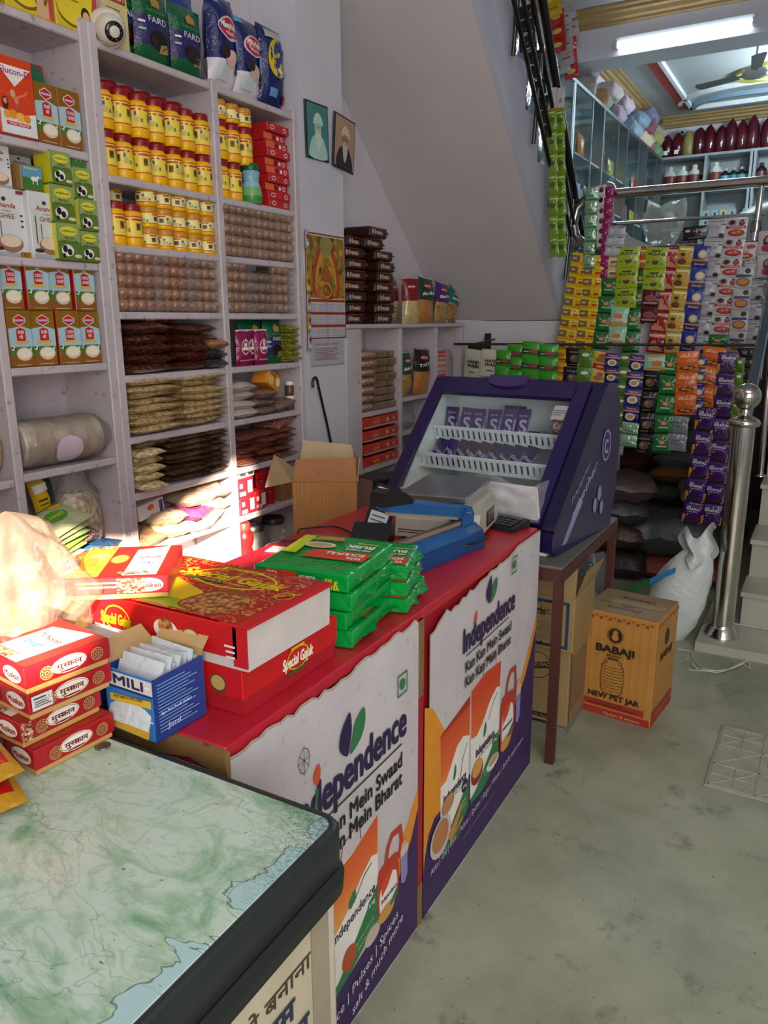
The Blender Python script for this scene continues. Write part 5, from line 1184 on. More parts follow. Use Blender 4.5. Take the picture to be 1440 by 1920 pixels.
# biscuits at the very left
def biscuit(loc, rot, label):
    mb = MB(); F = frame((0, 0, 0), (1, 0, 0), (0, 1, 0))
    RB = W('b81a16', .2, 30, .5); GB = W('b98a20', .25, 30, .4)
    dr = pillow(mb, F, .20, .10, .034, lambda u, v: GB if v > .86 or u > .9 else RB, rot * 7, seal=.04)
    art(mb, F, [('c', .05, -.02, .036, .020, C('e6e0d8')), ('c', .055, -.02, .026, .014, C('c08040')), ('c', -.03, -.025, .03, .016, C('c08040')), ('t', 'Hi-Tea', -.06, .01, .07, .022, C('e8d890'), .02)], drape=dr, eps=.001)
    solo('biscuit_packet', mb, label, 'packet', 'red biscuit packets on the green lid', loc, (.15, .1, rot))
biscuit((-1.03, .575, .893), -.35, 'red and gold biscuit packet at the left edge, lower one'); biscuit((-1.045, .575, .930), -.25, 'red and gold biscuit packet at the left edge, upper one')
solo('coin', MB().lathe([(.0125, 0), (.013, .0004), (.013, .0018), (.0125, .0022)], C('8a8a84', .3, .8), 24).lathe([(.0085, .0022), (.0085, .0025)], C('77776f', .35, .8), 20), 'small silver coin lying on the green lid beside the sweet boxes', 'coin', None, (-.965, .757, .8752))
# sachet boxes
def sachet_box(name, label, loc, rot, w, d, h, n, flaps):
    t = thing(name, label, 'box', loc, (0, 0, rot))
    NAVY = C('1c3f8a', .35); AZ = C('2a78c0', .35); INN = C('b59a6a', .6); th = .0015
    mb = MB()
    mb.box(-w, 0, 0, th, 0, h, AZ).box(-w, -w + th, 0, d, 0, h, NAVY).box(-th, 0, 0, d, 0, h, NAVY).box(-w, 0, d - th, d, 0, h * 1.1, INN).box(-w, 0, 0, d, 0, th, NAVY)
    art(mb, frame((0, 0, 0), (0, 1, 0), (0, 0, 1)), [('r', .06 * d + .0, h * (.88 - .052 * q), d * (.55 + .3 * ((q * 7) % 5) / 5), h * .016, C('7f9fd0')) for q in range(15)] + [('t', 'Agro Pure Foods Limited', .01, h * .42, d * .6, .005, C('c8d8f0'), .01), ('t', 'Jivral', d * .2, h * .16, d * .25, .010, C('c8d8f0'))])
    art(mb, frame((-w, 0, 0), (1, 0, 0), (0, 0, 1)), [('r', .002, h * .74, w - .004, h * .22, C('d8d4d0')), ('r', .002, h * .70, w - .004, h * .03, C('1c2a5a')), ('t', 'MILI', w * .2, h * .78, w * .6, h * .15, C('1c2a5a'), .04), ('p', [(w * .1, h * .60), (w * .95, h * .66), (w * .95, h * .54), (w * .1, h * .48)], C('d9b030')), ('t', 'INSTANT POPCORN', w * .18, h * .545, w * .6, h * .05, BLK, .01, 0, .1),
         ('c', w * .35, h * .30, w * .25, h * .14, C('f0e8c8')), ('c', w * .55, h * .24, w * .25, h * .12, C('f4ecd0')), ('c', w * .75, h * .32, w * .14, h * .10, C('e8dcb0')), ('p', [(w * .1, h * .05), (w * .85, h * .02), (w * .9, h * .18), (w * .15, h * .22)], C('d9a828')), ('c', w * .9, h * .86, w * .05, h * .03, WHT)])
    obj('carton', mb, t)
    if flaps:
        mb = MB(); mb.add([(-w, d, h * 1.08), (0, d, h * 1.08), (.004, d + .03, h * 1.45), (-w + .01, d + .035, h * 1.45)], [(0, 1, 2, 3)], INN); mb.add([(-w, 0, h), (-w, d, h), (-w - .035, d, h * 1.25), (-w - .04, 0, h * 1.2)], [(0, 1, 2, 3)], INN); obj('flap', mb, t)
    SIL = W('c8d2d8', .25, 30, .4); smb = MB()
    F = frame((0, 0, 0), (1, 0, 0), (0, 0, 1)); pillow(smb, F, w * .86, h * .9, .009, SIL, 2); sm = smb.data('sachet')
    for i in range(n):
        q = i / (n - 1)
        s = obj('sachet', sm, t, (-w / 2 + .004 * math.sin(i * 2.3), .010 + q * (d - .02), h * .62 + .012 * math.sin(i * 1.9)), (-.38 + .25 * q, .10 * math.sin(i * 3.1), 0))
    return t
sachet_box('popcorn_sachet_box', 'open blue popcorn box packed with silver sachets at the counter end', (-.885, .80, .881), -.02, .115, .115, .112, 14, True)
sachet_box('sachet_box', 'second open blue box of sachets behind the sweet box stack', (-1.055, .84, .881), .05, .12, .09, .10, 9, False)
mb = MB().box(-.16, 0, 0, .12, 0, .002, MCARD).box(-.16, 0, .118, .12, 0, .13, MCARD).box(-.16, -.158, 0, .12, 0, .13, MCARD).box(-.16, 0, 0, .002, 0, .09, MCARD)
solo('open_carton', mb, 'open tan carton between the plastic bag and the large gajak boxes', 'box', None, (-1.19, .83, .882), (0, 0, .15))
# big special gajak boxes
GJR = C('c4141c', .35)
def ornate():
    k = 'ornate'
    if k not in _mats:
        m, nt, b = nodes_of('swirl_print'); w_ = nt.nodes.new('ShaderNodeTexWave'); w_.wave_type = 'RINGS'; w_.inputs['Scale'].default_value = 13; w_.inputs['Distortion'].default_value = 14; w_.inputs['Detail'].default_value = 2; w_.inputs['Detail Scale'].default_value = 3
        tc = nt.nodes.new('ShaderNodeTexCoord'); nt.links.new(tc.outputs['Object'], w_.inputs[0]); r = ramp(nt, w_.outputs['Fac'], [(0.82, hexc('a8181a')), (0.93, hexc('c9863a'))]); nt.links.new(r.outputs[0], b.inputs['Base Color']); b.inputs['Roughness'].default_value = .3; _mats[k] = m
    return _mats[k]
def gajak(label, loc, rot, w, d, h, lid, top):
    t = thing('gajak_box', label, 'box', loc, (0, 0, rot), 'large red gajak boxes on the counter')
    TR = C('cfc8c6', .4)
    obj('tray', MB().prism([(0.006, 0), (d - .006, 0), (d - .001, h - .004), (.001, h - .004)], -w + .004, -.004, TR if top else C('a8202c', .3), axis='x'), t, label='white inner tray' if top else None)
    mb = MB().rbox(-w, -.0, 0, d, lid, h, GJR, .002) if not top else MB().rbox(-w, -.02, 0, d, h * .25, h, GJR, .002).box(-.03, .0, .0, .003, h * .1, h - .002, GJR).rbox(-.06, .005, .0, d, h - .002, h + .003, GJR, .001)
    Ft = frame((-w, 0, h + (.0031 if top else 0)), (1, 0, 0), (0, 1, 0)); Fn = frame((-w, 0, 0), (1, 0, 0), (0, 0, 1)); Fr = frame((0, 0, 0), (0, 1, 0), (0, 0, 1))
    if top:
        YL = C('e0c41c', .35)
        art(mb, Ft, [('r', .004, .004, w - .03, d - .008, ornate()), ('p', [(.004, .05), (.12, .02), (.26, .03), (.20, .10), (.10, .14), (.004, .12)], YL), ('p', [(.12, .012), (.24, .012), (.20, .05), (.14, .05)], C('8aa820', .35)), ('p', smooth_poly([(.20, .03), (.29, .02), (.315, .09), (.28, .135), (.22, .12)], 5), C('8a4a1c', .4)), ('p', smooth_poly([(.205, .035), (.25, .03), (.265, .08), (.245, .115), (.215, .10)], 5), brittle()), ('p', smooth_poly([(.24, .025), (.30, .022), (.318, .085), (.29, .12), (.255, .10)], 5), brittle()),
             ('g', .205, .185, .10, .052, .006, YL), ('t', 'Special Gajak', .075, .168, .25, .036, YL, .03, .15), ('r', .14, .225, .10, .012, YL), ('t', 'SPECIAL DESI', .148, .227, .08, .006, GJR, .02), ('r', .10, .150, .10, .010, C('3a6a2a')), ('t', 'Tasty & Crunchy', .15, .153, .10, .008, C('e8c890'), .01)], eps=.0003)
        mb2 = [('t', 'Special Gajak', .03, .03, .08, .022, YL, .03, .15), ('g', .075, .042, .034, .027, .003, YL)]
        art(mb, Ft, [('t', 'Special Gajak', w - .050, d * .50, .042, .012, YL, .03, .1, .9), ('g', w - .028, d * .56, .018, .02, .002, YL)], eps=.0012)
        art(mb, Fn, mb2 + [('c', .20, .045, .030, .020, C('e8e4dc')), ('c', .20, .052, .018, .016, brittle()), ('c', .26, .040, .022, .020, C('8a5a2a')), ('c', .26, .042, .018, .015, C('dcc088')), ('r', w - .045, .022, .020, .004, C('e8d8d8')), ('r', w - .045, .032, .020, .004, C('e8d8d8')), ('r', w - .048, .042, .024, .004, C('e8d8d8'))])
    else:
        YL = C('d8b81c', .35)
        art(mb, Ft, [('r', .004, .004, w - .008, d - .008, ornate())])
        art(mb, Fn, [('c', w - .055, h * .6, .020, .020, C('6a3a1c')), ('c', w - .055, h * .62, .016, .014, C('b8a060'))])
        art(mb, Fr, [('t', 'Special Gajak', d * .38, h * .45, d * .32, .022, C('f0e8d8'), .03, .1), ('g', d * .54, h * .58, d * .12, h * .26, .003, YL), ('p', [(d * .42, h * .34), (d * .64, h * .34), (d * .60, h * .26), (d * .46, h * .26)], C('3a5a2a')), ('r', d * .47, h * .80, d * .14, h * .06, YL)])
    obj('lid', mb, t)
    return t
gajak('large red gajak box with swirling lid, lower one resting on the red counter', (-.815, .935, .881), 0.0, .40, .30, .088, .030, False)
gajak('large red gajak box with brittle picture, on top of the other one', (-.797, .930, .970), 0.0, .385, .262, .082, 0, True)
# small sweet box on top
t = muskan_box('gift_sweet_box', 'red sweet box with white oval logo lying askew on the gajak boxes', (-1.012, .973, 1.0565), 0, 'end', .185, .20, .044)
t.rotation_euler = (0, 0, math.radians(36.5))
# rusk packets
RG = W('00913a', .22, 26, .45); RG2 = C('0b7a36', .3)
def rusk(label, loc, rot, w=.225, d=.27, h=.037, full=True, seed=0, group='green rusk packets on the counter'):
    t = thing('rusk_packet', label, 'packet', loc, (0, 0, rot), group)
    mb = MB()
    def prof(u, v):
        # wrapped block: u round the section (x-z), v along y
        a = u * 2 * math.pi; c, s = math.cos(a), math.sin(a)
        e = .22; sx = abs(c) ** e * (1 if c > 0 else -1); sz = abs(s) ** e * (1 if s > 0 else -1)
        q = abs(2 * v - 1); k = 1.0 if q < .94 else max(.0, 1 - ((q - .94) / .06) ** 2)
        nz = .0022 * noise.noise(Vector((sx * 5 + seed, v * 14, sz * 3)))
        return ((w / 2) * sx * (.97 + .03 * k) + nz, (v - .5) * d * (1.0), h / 2 + (h / 2) * sz * (.12 + .88 * k) + nz)
    mb.grid(lambda v, u: prof(u, v), 26, 28, RG)
    Ft = frame((-w / 2, -d / 2, h), (1, 0, 0), (0, 1, 0)); Fn = frame((w / 2, d / 2, 0), (0, -1, 0), (0, 0, 1))
    if full:
        YL = C('c8d41c', .3); OR_ = C('d8421c', .3)
        R = Matrix.Rotation(0, 4, 'Z')
        Fr = frame((w * .5 - .006, d * .5 - .02, h + .0022), (-1, 0, 0), (0, -1, 0))
        art(mb, Fr, [('p', [(.0, .11), (.14, .11), (.15, .17), (.0, .17)], OR_), ('t', 'TATA', .010, .145, .035, .014, WHT, .03), ('t', 'SOULFULL', .010, .122, .095, .017, WHT, .03), ('t', 'NO MAIDA', .012, .088, .06, .012, WHT, .02), ('t', 'RUSK', .012, .062, .065, .021, WHT, .04), ('c', .14, .085, .04, .022, C('d8d8b0')), ('c', .14, .085, .03, .015, C('b8a070')), ('p', [(.10, .04), (.18, .05), (.17, .02), (.11, .015)], C('b8863c')), ('p', [(.165, .16), (.20, .16), (.21, .02), (.18, .02)], YL), ('r', .01, .045, .05, .006, YL)])
    mb2 = MB()
    obj('wrapper', mb, t)
    # printed long side facing the camera is the -y end in the photograph
    mb = MB(); Fc = frame((-w / 2, -d / 2 - .002, 0), (1, 0, 0), (0, 0, 1))
    mb.rbox(-w / 2 + .001, w / 2 - .001, -d / 2 - .002, -d / 2 + .006, .001, h - .001, RG, .003)
    if full == 1:
        art(mb, Fc, [('p', [(.03, .004), (.105, .002), (.105, .034), (.03, .036)], C('d8421c', .3)), ('t', 'TATA', .034, .023, .025, .009, WHT, .03), ('t', 'SOULFULL', .034, .008, .062, .012, WHT, .03), ('t', 'NO MAIDA', .112, .023, .038, .007, WHT, .02), ('t', 'RUSK', .114, .004, .040, .014, WHT, .04), ('t', '50 g', .172, .018, .028, .011, C('c8d41c', .3), .06), ('t', 'EXTRA', .172, .006, .032, .009, C('c8d41c', .3), .06)])
    elif full == 2: art(mb, Fc, [('p', [(.0, .004), (.045, .004), (.035, .032), (.0, .034)], C('c08a5a')), ('t', 'XTRA', .0, .002, .03, .010, C('c8d41c'), .04)])
    obj('printed_side', mb, t)
    # gathered end fins
    for s in (-1, 1):
        mb = MB(); mb.grid(lambda u, v: (s * (w / 2 - .004 + .026 * u * (.6 + .4 * math.sin(v * 9 + seed))), (v - .5) * d * .80, h * (.5 + (v % .2 - .1) * .2) + .003 * math.sin(v * 18 + seed) * u), 4, 24, RG, smooth=False); obj('end_fin', mb, t)
    return t
S1 = [(-.912, 1.378, .16), (-.918, 1.376, .12), (-.912, 1.374, .17), (-.915, 1.375, .14)]
for i in range(4):
    x, y, r = S1[i]
    rusk(f'green rusk packet in the nearer pile of four, {["lowest", "second from the bottom", "second from the top", "topmost"][i]}', (x - .02, y + .01, .881 + .0416 * i), r, h=.041, full=[3, 3, 2, 1][i], seed=i * 3)
for i in range(3):
    rusk(f'green rusk packet in the farther pile of three, {["lowest", "middle", "topmost"][i]}', (-.915 - .008 * i, 1.575 + .004 * i, .881 + .0378 * i), .25 + .04 * i, w=.20, d=.19, full=3 if i < 2 else 4, seed=20 + i * 3)
mb = MB(); dr = pillow(mb, frame((0, 0, 0), (1, 0, 0), (0, 1, 0)), .22, .10, .02, W('c9302a', .25), 3); solo('rusk_packet', mb, 'red-fronted rusk packet lying flat behind the two green piles', 'packet', None, (-1.10, 1.70, .93), (.1, 0, .3))
for i, (x, y, r) in enumerate(((-1.16, 1.72, .35), (-1.10, 1.66, .5))): rusk(f'green rusk packet lying behind the two green piles, {["lower", "upper"][i]}', (x + .01, y, .881 + .0378 * i), r, w=.20, d=.16, full=4, seed=40 + i)
solo('paper_sheet', MB().box(-.09, .09, -.03, .03, 0, .001, WHT), 'white paper sheet lying behind the rusk piles', 'paper', None, (-1.33, 1.80, .8812), (0, 0, .2))
# ------------------------------------------------------------------ impulse sealer
t = thing('impulse_sealer', 'blue metal hand sealer with raised arm and black grip on the counter', 'sealer', (-.975, 1.70, .881), (0, 0, math.radians(-9.5)))
BLUE = C('123f74', .3); BLUE2 = C('185490', .28)
L = .43
obj('base', MB().prism([(-.055, 0.0), (.055, 0.0), (.055, .012), (.048, .055), (.020, .072), (-.030, .072), (-.05, .055), (-.055, .01)], 0, L, BLUE, axis='y'), t)
obj('seal_bar', MB().box(-.016, .004, .01, L - .04, .0722, .084, C('8a7a6c', .5)).box(-.010, -.004, .01, L - .04, .084, .0848, C('5a3a2e', .5)), t)
obj('cover_plate', MB().prism([(.010, .0735), (.022, .0735), (.052, .052), (.050, .050)], .02, L - .07, BLUE2, axis='y'), t)
obj('hinge_bracket', MB().prism([(L - .07, .05), (L - .01, .05), (L - .005, .10), (L - .02, .125), (L - .045, .125), (L - .06, .10)], .012, .018, BLUE2, axis='x').prism([(L - .07, .05), (L - .01, .05), (L - .005, .10), (L - .02, .125), (L - .045, .125), (L - .06, .10)], -.034, -.028, BLUE2, axis='x').tube([(-.036, L - .032, .108), (.022, L - .032, .108)], .005, ST, 10), t)
AR = Matrix.Translation((-.008, L - .032, .108)) @ Matrix.Rotation(math.radians(-13.5), 4, 'X')
obj('arm', MB().prism([(-.018, -.016), (.018, -.016), (.018, .012), (.012, .020), (-.012, .020), (-.018, .012)], -.39, .01, BLUE2, axis='y', T=AR), t)
obj('press_bar', MB().box(-.008, .008, -.37, -.03, -.026, -.016, C('9a948a', .5), AR), t)
obj('hand_grip', MB().prism([(-.42, -.006), (-.29, .012), (-.285, .022), (-.33, .040), (-.40, .044), (-.425, .030)], -.022, .022, C('151518', .35), axis='x', T=AR), t, label='black plastic grip')
mb = MB()
for y in (.10, .30): mb.tube([(.033, y, .060), (.040, y, .066)], .004, ST, 10)
obj('screw', mb, t)
obj('power_lead', MB().tube([(.052, L - .10, .028), (.062, L - .05, .026), (.066, L + .01, .034), (.05, L + .03, .034)], .0028, BLK, 8).tube([(.050, L - .105, .026), (.058, L - .10, .026)], .006, BLK, 8), t)
# ------------------------------------------------------------------ weighing scale
t = thing('weighing_scale', 'white electronic weighing scale with a flat steel pan', 'scale', (-1.045, 2.245, .881), (0, 0, math.radians(9)))
SW = C('b8b4a8', .4)
obj('base', MB().prism([(-.17, .012), (.17, .012), (.17, .05), (.155, .105), (-.14, .105), (-.165, .07)], -.115, .115, SW, axis='x').prism([(-.16, .02), (.12, .02), (.10, .09), (-.13, .09)], .115, .150, SW, axis='x'), t)
obj('pan_support', MB().box(-.10, .10, -.14, .14, .105, .128, C('a49f94', .4)), t)
obj('pan', MB().rbox(-.112, .112, -.165, .165, .130, .149, STEEL('b4b0b6', .3), .003), t, label='brushed steel pan')
mb = MB().box(.148, .152, -.05, .055, .032, .084, C('2e2a30', .25)); art(mb, frame((.1521, -.05, .032), (0, 1, 0), (0, 0, 1)), [('r', .008, .008, .088, .036, C('6a5258', .2)), ('t', '00.00', .02, .014, .06, .02, C('8a4a50'))]); obj('display', mb, t)
mb = MB().box(-.115, .10, -.1712, -.1695, .016, .044, C('c0bcb0', .4)); art(mb, frame((-.115, -.1713, .016), (1, 0, 0), (0, 0, 1)), [('r', .01, .018, .13, .003, BLK), ('r', .01, .010, .12, .003, BLK), ('r', .10, .004, .06, .004, RED)]); obj('rating_plate', mb, t)
for sx in (-1, 1):
    for sy in (-1, 1): obj('foot', MB().lathe([(.012, 0), (.014, .012)], BLK, 12, T=Matrix.Translation((sx * .09, sy * .14, 0))), t)
# ------------------------------------------------------------------ calculator
t = thing('calculator', 'black desk calculator lying at the far end of the red counter', 'calculator', (-.905, 2.375, .8815), (0, 0, math.radians(-13)))
obj('body', MB().prism([(-.055, 0), (.05, 0), (.055, .012), (.045, .028), (-.05, .012)], -.088, .088, C('1a1a1d', .4), axis='x'), t)
for r_ in range(4):
    for c_ in range(6):
        x = -.078 + c_ * .026; y = -.040 + r_ * .018; z = .0135 + (y + .05) * .168
        obj('key', MB().rbox(x, x + .021, y, y + .013, z, z + .0045, C('34343a' if c_ else '4a2a2c', .35), .001), t)
obj('display', MB().box(-.05, .07, .034, .044, .0262, .0272, C('5a6258', .2)), t)
# ------------------------------------------------------------------ payment sound box with QR stand
t = thing('payment_speaker', 'black payment sound box with a slanted card stand behind the sealer', 'speaker', (-1.175, 2.02, .881), (0, 0, math.radians(15)))
obj('base', MB().prism([(-.075, 0), (.03, 0), (.03, .05), (-.01, .06), (-.07, .02)], -.07, .05, C('1b1c20', .4), axis='x'), t)
mb = MB(); Tp = Matrix.Translation((0, .0, .055)) @ Matrix.Rotation(math.radians(-20), 4, 'X') @ Matrix.Rotation(math.radians(14), 4, 'Y')
mb.rbox(-.042, .042, -.004, .002, -.05, .125, C('141519', .35), .003, Tp)
F = Tp @ frame((-.042, -.0042, -.05), (1, 0, 0), (0, 0, 1)); art(mb, F, [('r', .012, .100, .055, .062, C('8a3a44')), ('l', [(.012, .100), (.067, .100), (.067, .162), (.012, .162), (.012, .100)], .003, WHT), ('t', 'ICICI Bank', .016, .125, .046, .010, WHT, .01), ('r', .012, .012, .060, .075, C('c8cdd4')), ('t', 'Super', .022, .018, .036, .012, BLK, .02), ('r', .018, .070, .045, .004, C('4a4a50')), ('r', .018, .056, .045, .004, C('4a4a50')), ('r', .03, .04, .012, .003, C('4a4a50'))])
obj('card_stand', mb, t)
def cable(name, pts, r, label, group=None):
    P = [Vector(p) for p in pts]; out = []
    for i in range(len(P) - 1):
        p0, p1, p2, p3 = P[max(0, i - 1)], P[i], P[i + 1], P[min(len(P) - 1, i + 2)]
        for k in range(6):
            u = k / 6; out.append(0.5 * ((2 * p1) + (p2 - p0) * u + (2 * p0 - 5 * p1 + 4 * p2 - p3) * u * u + (3 * p1 - p0 - 3 * p2 + p3) * u ** 3))
    out.append(P[-1]); return solo(name, MB().tube(out, r, BLK, 6), label, 'cable', group)
cable('power_cable', [(-1.22, 2.0, .885), (-1.30, 2.05, .886), (-1.38, 2.08, .886), (-1.44, 2.02, .886), (-1.458, 1.98, .87), (-1.46, 1.96, .7)], .003, 'black cable curving over the far left of the red counter')
cable('power_cable', [(-1.20, 1.93, .885), (-1.28, 1.92, .885), (-1.36, 1.90, .885), (-1.43, 1.84, .886), (-1.458, 1.80, .86), (-1.46, 1.79, .7)], .003, 'black cable lying nearer the rusk packets on the counter')
# white carrier bags leaning on the cooler
t = thing('carrier_bags', 'bundle of white carrier bags in clear wrap leaning on the cooler glass', 'bag', (-.905, 2.50, .885), (math.radians(14), 0, math.radians(-6)))
mb = MB(); mb.grid(lambda u, v: ((u - .5) * .20, -.012 + .006 * noise.noise(Vector((u * 4, v * 4, 1))), .005 + v * .115), 8, 8, C('dcdce0', .5)); mb.grid(lambda u, v: ((u - .5) * .20, .012, .005 + v * .115), 4, 4, C('dcdce0', .5)); mb.box(-.10, .10, -.01, .012, .004, .12, C('dcdce0', .5)); obj('folded_bags', mb, t)
mb = MB()
def cwr(u, v):
    nz = noise.noise(Vector((u * 5, v * 5, 7)))
    return ((u - .5) * (.215 + .06 * v) + .02 * v, -.018 - .012 * nz - .02 * math.sin(math.pi * u), v * (.155 + .02 * math.sin(u * 7)))
mb.grid(cwr, 16, 14, CLEAR('clear_plastic', 'f4f4f6', .5, .12, 22)); obj('clear_wrap', mb, t)
# ------------------------------------------------------------------ open cardboard carton behind the counter
t = thing('cardboard_carton', 'open brown cardboard carton standing behind the red counter', 'box', (-1.68, 2.262, .50), (0, 0, math.radians(-60.5)))
CB = worn_paint('b07c44', 'a06c38', 'corrugated_card', 10.0); CB2 = worn_paint('b59a74', 'a98c66', 'card_inside', 10.0)
def ribs(mb, x, y0, y1, z0, z1, m, n=26):
    for i in range(n):
        y = y0 + (y1 - y0) * i / n; mb.prism([(x, y), (x + .0012, y + (y1 - y0) / n * .5), (x, y + (y1 - y0) / n)], z0, z1, m, axis='z')
q = .24; qh = .475; qd = .22
mb = MB().box(-.003, 0, 0, q, 0, qh, CB).box(-qd, -qd + .003, 0, q, 0, qh, CB).box(-qd, 0, 0, .003, 0, qh, CB).box(-qd, 0, q - .003, q, 0, qh, CB).box(-qd, 0, 0, q, 0, .004, CB); ribs(mb, 0, 0, q, .002, qh - .002, CB, 18); obj('body', mb, t)
def flap(pts, m, label=None):
    mb = MB(); n = (Vector(pts[1]) - Vector(pts[0])).cross(Vector(pts[3]) - Vector(pts[0])).normalized() * .003
    vs = [Vector(p) for p in pts] + [Vector(p) + n for p in pts]; mb.add(vs, [(0, 1, 2, 3), (7, 6, 5, 4), (0, 4, 5, 1), (1, 5, 6, 2), (2, 6, 7, 3), (3, 7, 4, 0)], m); obj('flap', mb, t, label=label)
flap([(0, .0, qh + .001), (0, q, qh + .001), (-.01, q - .004, qh + .09), (-.01, .016, qh + .085)], worn_paint('a5672f', '8f5626', 'corrugated_card_edge', 10.0))
flap([(0, -.001, qh + .001), (-qd, -.001, qh + .001), (-qd + .03, -.09, qh + .07), (.0, -.10, qh - .02)], CB2)
flap([(-qd, 0, qh + .001), (-qd, q, qh + .001), (-qd - .03, q - .03, qh + .10), (-qd - .03, .02, qh + .12)], CB2)
flap([(0, q + .001, qh + .001), (-qd, q + .001, qh + .001), (-qd + .03, q - .02, qh + .09), (-.06, q + .01, qh + .08)], CB2)
solo('storage_crate', MB().rbox(-.24, 0.01, -.01, .25, 0, .499, C('6a5a48', .7), .004), 'plain brown crate under the open cardboard carton', 'crate', None, (-1.68, 2.262, 0), (0, 0, math.radians(-60.5)))
# crumpled clear plastic bag at the left
t = thing('plastic_bag', 'large crumpled translucent plastic bag glowing in the sun at the left edge', 'bag', (-1.21, .80, .8755), (0, 0, .3))
def film():
    m = bpy.data.materials.new('translucent_film'); m.use_nodes = True; nt = m.node_tree; nt.nodes.clear()
    o = nt.nodes.new('ShaderNodeOutputMaterial'); tr = nt.nodes.new('ShaderNodeBsdfTranslucent'); tp = nt.nodes.new('ShaderNodeBsdfTransparent'); d = nt.nodes.new('ShaderNodeBsdfDiffuse'); g = nt.nodes.new('ShaderNodeBsdfGlossy')
    for q in (tr, d): q.inputs[0].default_value = (.46, .36, .30, 1)
    g.inputs['Roughness'].default_value = .2
    a = nt.nodes.new('ShaderNodeMixShader'); b = nt.nodes.new('ShaderNodeMixShader'); c = nt.nodes.new('ShaderNodeMixShader'); a.inputs[0].default_value = .5; b.inputs[0].default_value = .42; c.inputs[0].default_value = .10
    n = tex(nt, 'ShaderNodeTexNoise', 6.0, Detail=3.0, Distortion=1.0); bp = nt.nodes.new('ShaderNodeBump'); bp.inputs['Strength'].default_value = 1.0; bp.inputs['Distance'].default_value = .03; nt.links.new(n.outputs['Fac'], bp.inputs['Height'])
    for q in (g, d, tr): nt.links.new(bp.outputs[0], q.inputs['Normal'])
    nt.links.new(tr.outputs[0], a.inputs[1]); nt.links.new(d.outputs[0], a.inputs[2]); nt.links.new(tp.outputs[0], b.inputs[1]); nt.links.new(a.outputs[0], b.inputs[2]); nt.links.new(b.outputs[0], c.inputs[1]); nt.links.new(g.outputs[0], c.inputs[2]); nt.links.new(c.outputs[0], o.inputs[0])
    return m
FILM = film()
mb = MB()
def bagf(u, v):
    a = u * 2 * math.pi; q = math.sin(math.pi * min(1, .04 + v * .96)) ** .6 * (1 - .35 * v)
    nz = noise.noise(Vector((math.cos(a) * 2.2, math.sin(a) * 2.2, v * 5))) * .35 + noise.noise(Vector((math.cos(a) * 6, math.sin(a) * 4, v * 6))) * .10
    r = .155 * q * (1 + nz)
    return (r * math.cos(a) * .85, r * math.sin(a) * 1.15, .06 + v * .30)
mb.grid(bagf, 40, 26, FILM)
obj('bag_film', mb, t)
# ------------------------------------------------------------------ goods on the low shelf unit
BRN = W('33170f', .25, 30, .5); SILV = W('b8b4b0', .22, 40, .5, .6)
def rusk_pack(label, loc, rot, seed):
    t = thing('brown_rusk_packet', label, 'packet', loc, (0, 0, rot), 'brown packets stacked on the low shelf unit')
    mb = MB().rbox(-.085, .085, -.10, .10, 0, .054, BRN, .010)
    art(mb, frame((.085, -.10, 0), (0, 1, 0), (0, 0, 1)), [('t', 'MARIO', .07, .018, .07, .018, C('d8b8b0'), .03), ('c', .03, .028, .012, .014, C('8fa0b8')), ('c', .055, .03, .008, .014, C('c8a060')), ('r', .004, .048, .19, .004, C('7a3a20'))])
    obj('wrapper', mb, t)
    mb = MB()
    mb.grid(lambda u, v: (-.075 + .15 * v, .098 + .045 * u, .027 + (.022 - .014 * u) * math.sin(v * 9 + seed) * .3 + .018 * (1 - u)), 3, 8, SILV)
    mb.grid(lambda u, v: (-.075 + .15 * v, .098 + .045 * u, .018 - .012 * (1 - u) + .004 * math.sin(v * 7 + seed)), 3, 8, BRN)
    obj('end_flap', mb, t, label='silver folded end flap')
    return t
for i in range(8):
    rusk_pack(f'dark brown packet in the left column of the stack, {LVL[i] if i < 7 else "topmost"}', (-2.335, 3.66 + .012 * (i % 3) - .01, 1.5405 + .0565 * i), random.uniform(-.08, .08), i)
for i in range(9):
    rusk_pack(f'dark brown packet in the right column of the stack, {LVL[i] if i < 8 else "topmost"}', (-2.30 if i < 8 else -2.28, (3.92 if i < 7 else 3.80) + .012 * (i % 3) - .01, 1.5405 + .0565 * i), random.uniform(-.08, .08), i * 3 + 1)
def snack(label, loc, w, h, top, body, word, rot=0, lean=0, seed=0, wm=WHT, group='snack bags on the low shelf unit'):
    mb = MB(); F = frame((0, 0, h / 2), (0, 1, 0), (0, 0, 1))
    dr = pillow(mb, F, w, h, .07, lambda u, v: top if v > .52 else body, seed=seed, seal=.07, mseal=top)
    its = [('c', -.1 * w, h * .30, w * .24, h * .055, C('a81420', .3)), ('t', 'BITANO', -w * .28, h * .285, w * .36, h * .035, WHT, .03)]
    if word: its.append(('t', word, -w * .40, h * .09, w * .8, h * .07, wm, .03, 0, .12))
    its.append(('r', -w * .5, h * .475, w, h * .02, C('c8c4c4')))
    art(mb, F, its, drape=dr, eps=.0012)
    return solo('snack_bag', mb, label, 'snack bag', group, loc, (lean, 0, rot))
NOOD = FOOD('c9a050', '7a5a22', 60, .3, .7, 'b08838'); NOOD2 = FOOD('d08a2c', '9a5a1a', 120, .3, .6, 'c47a22'); PALE = FOOD('d8c48a', 'b09858', 90, .3, .5)
REDW = W('7a1018', .25, 25, .5)
snack('red snack bag half hidden right of the brown packets', (-2.30, 4.14, 1.541), .17, .26, REDW, PALE, '', .2, .05, 1)
snack('red and cream snack bag turned edge-on beside the green bhujia bag', (-2.22, 4.235, 1.541), .13, .265, REDW, PALE, '', -.4, .03, 2)
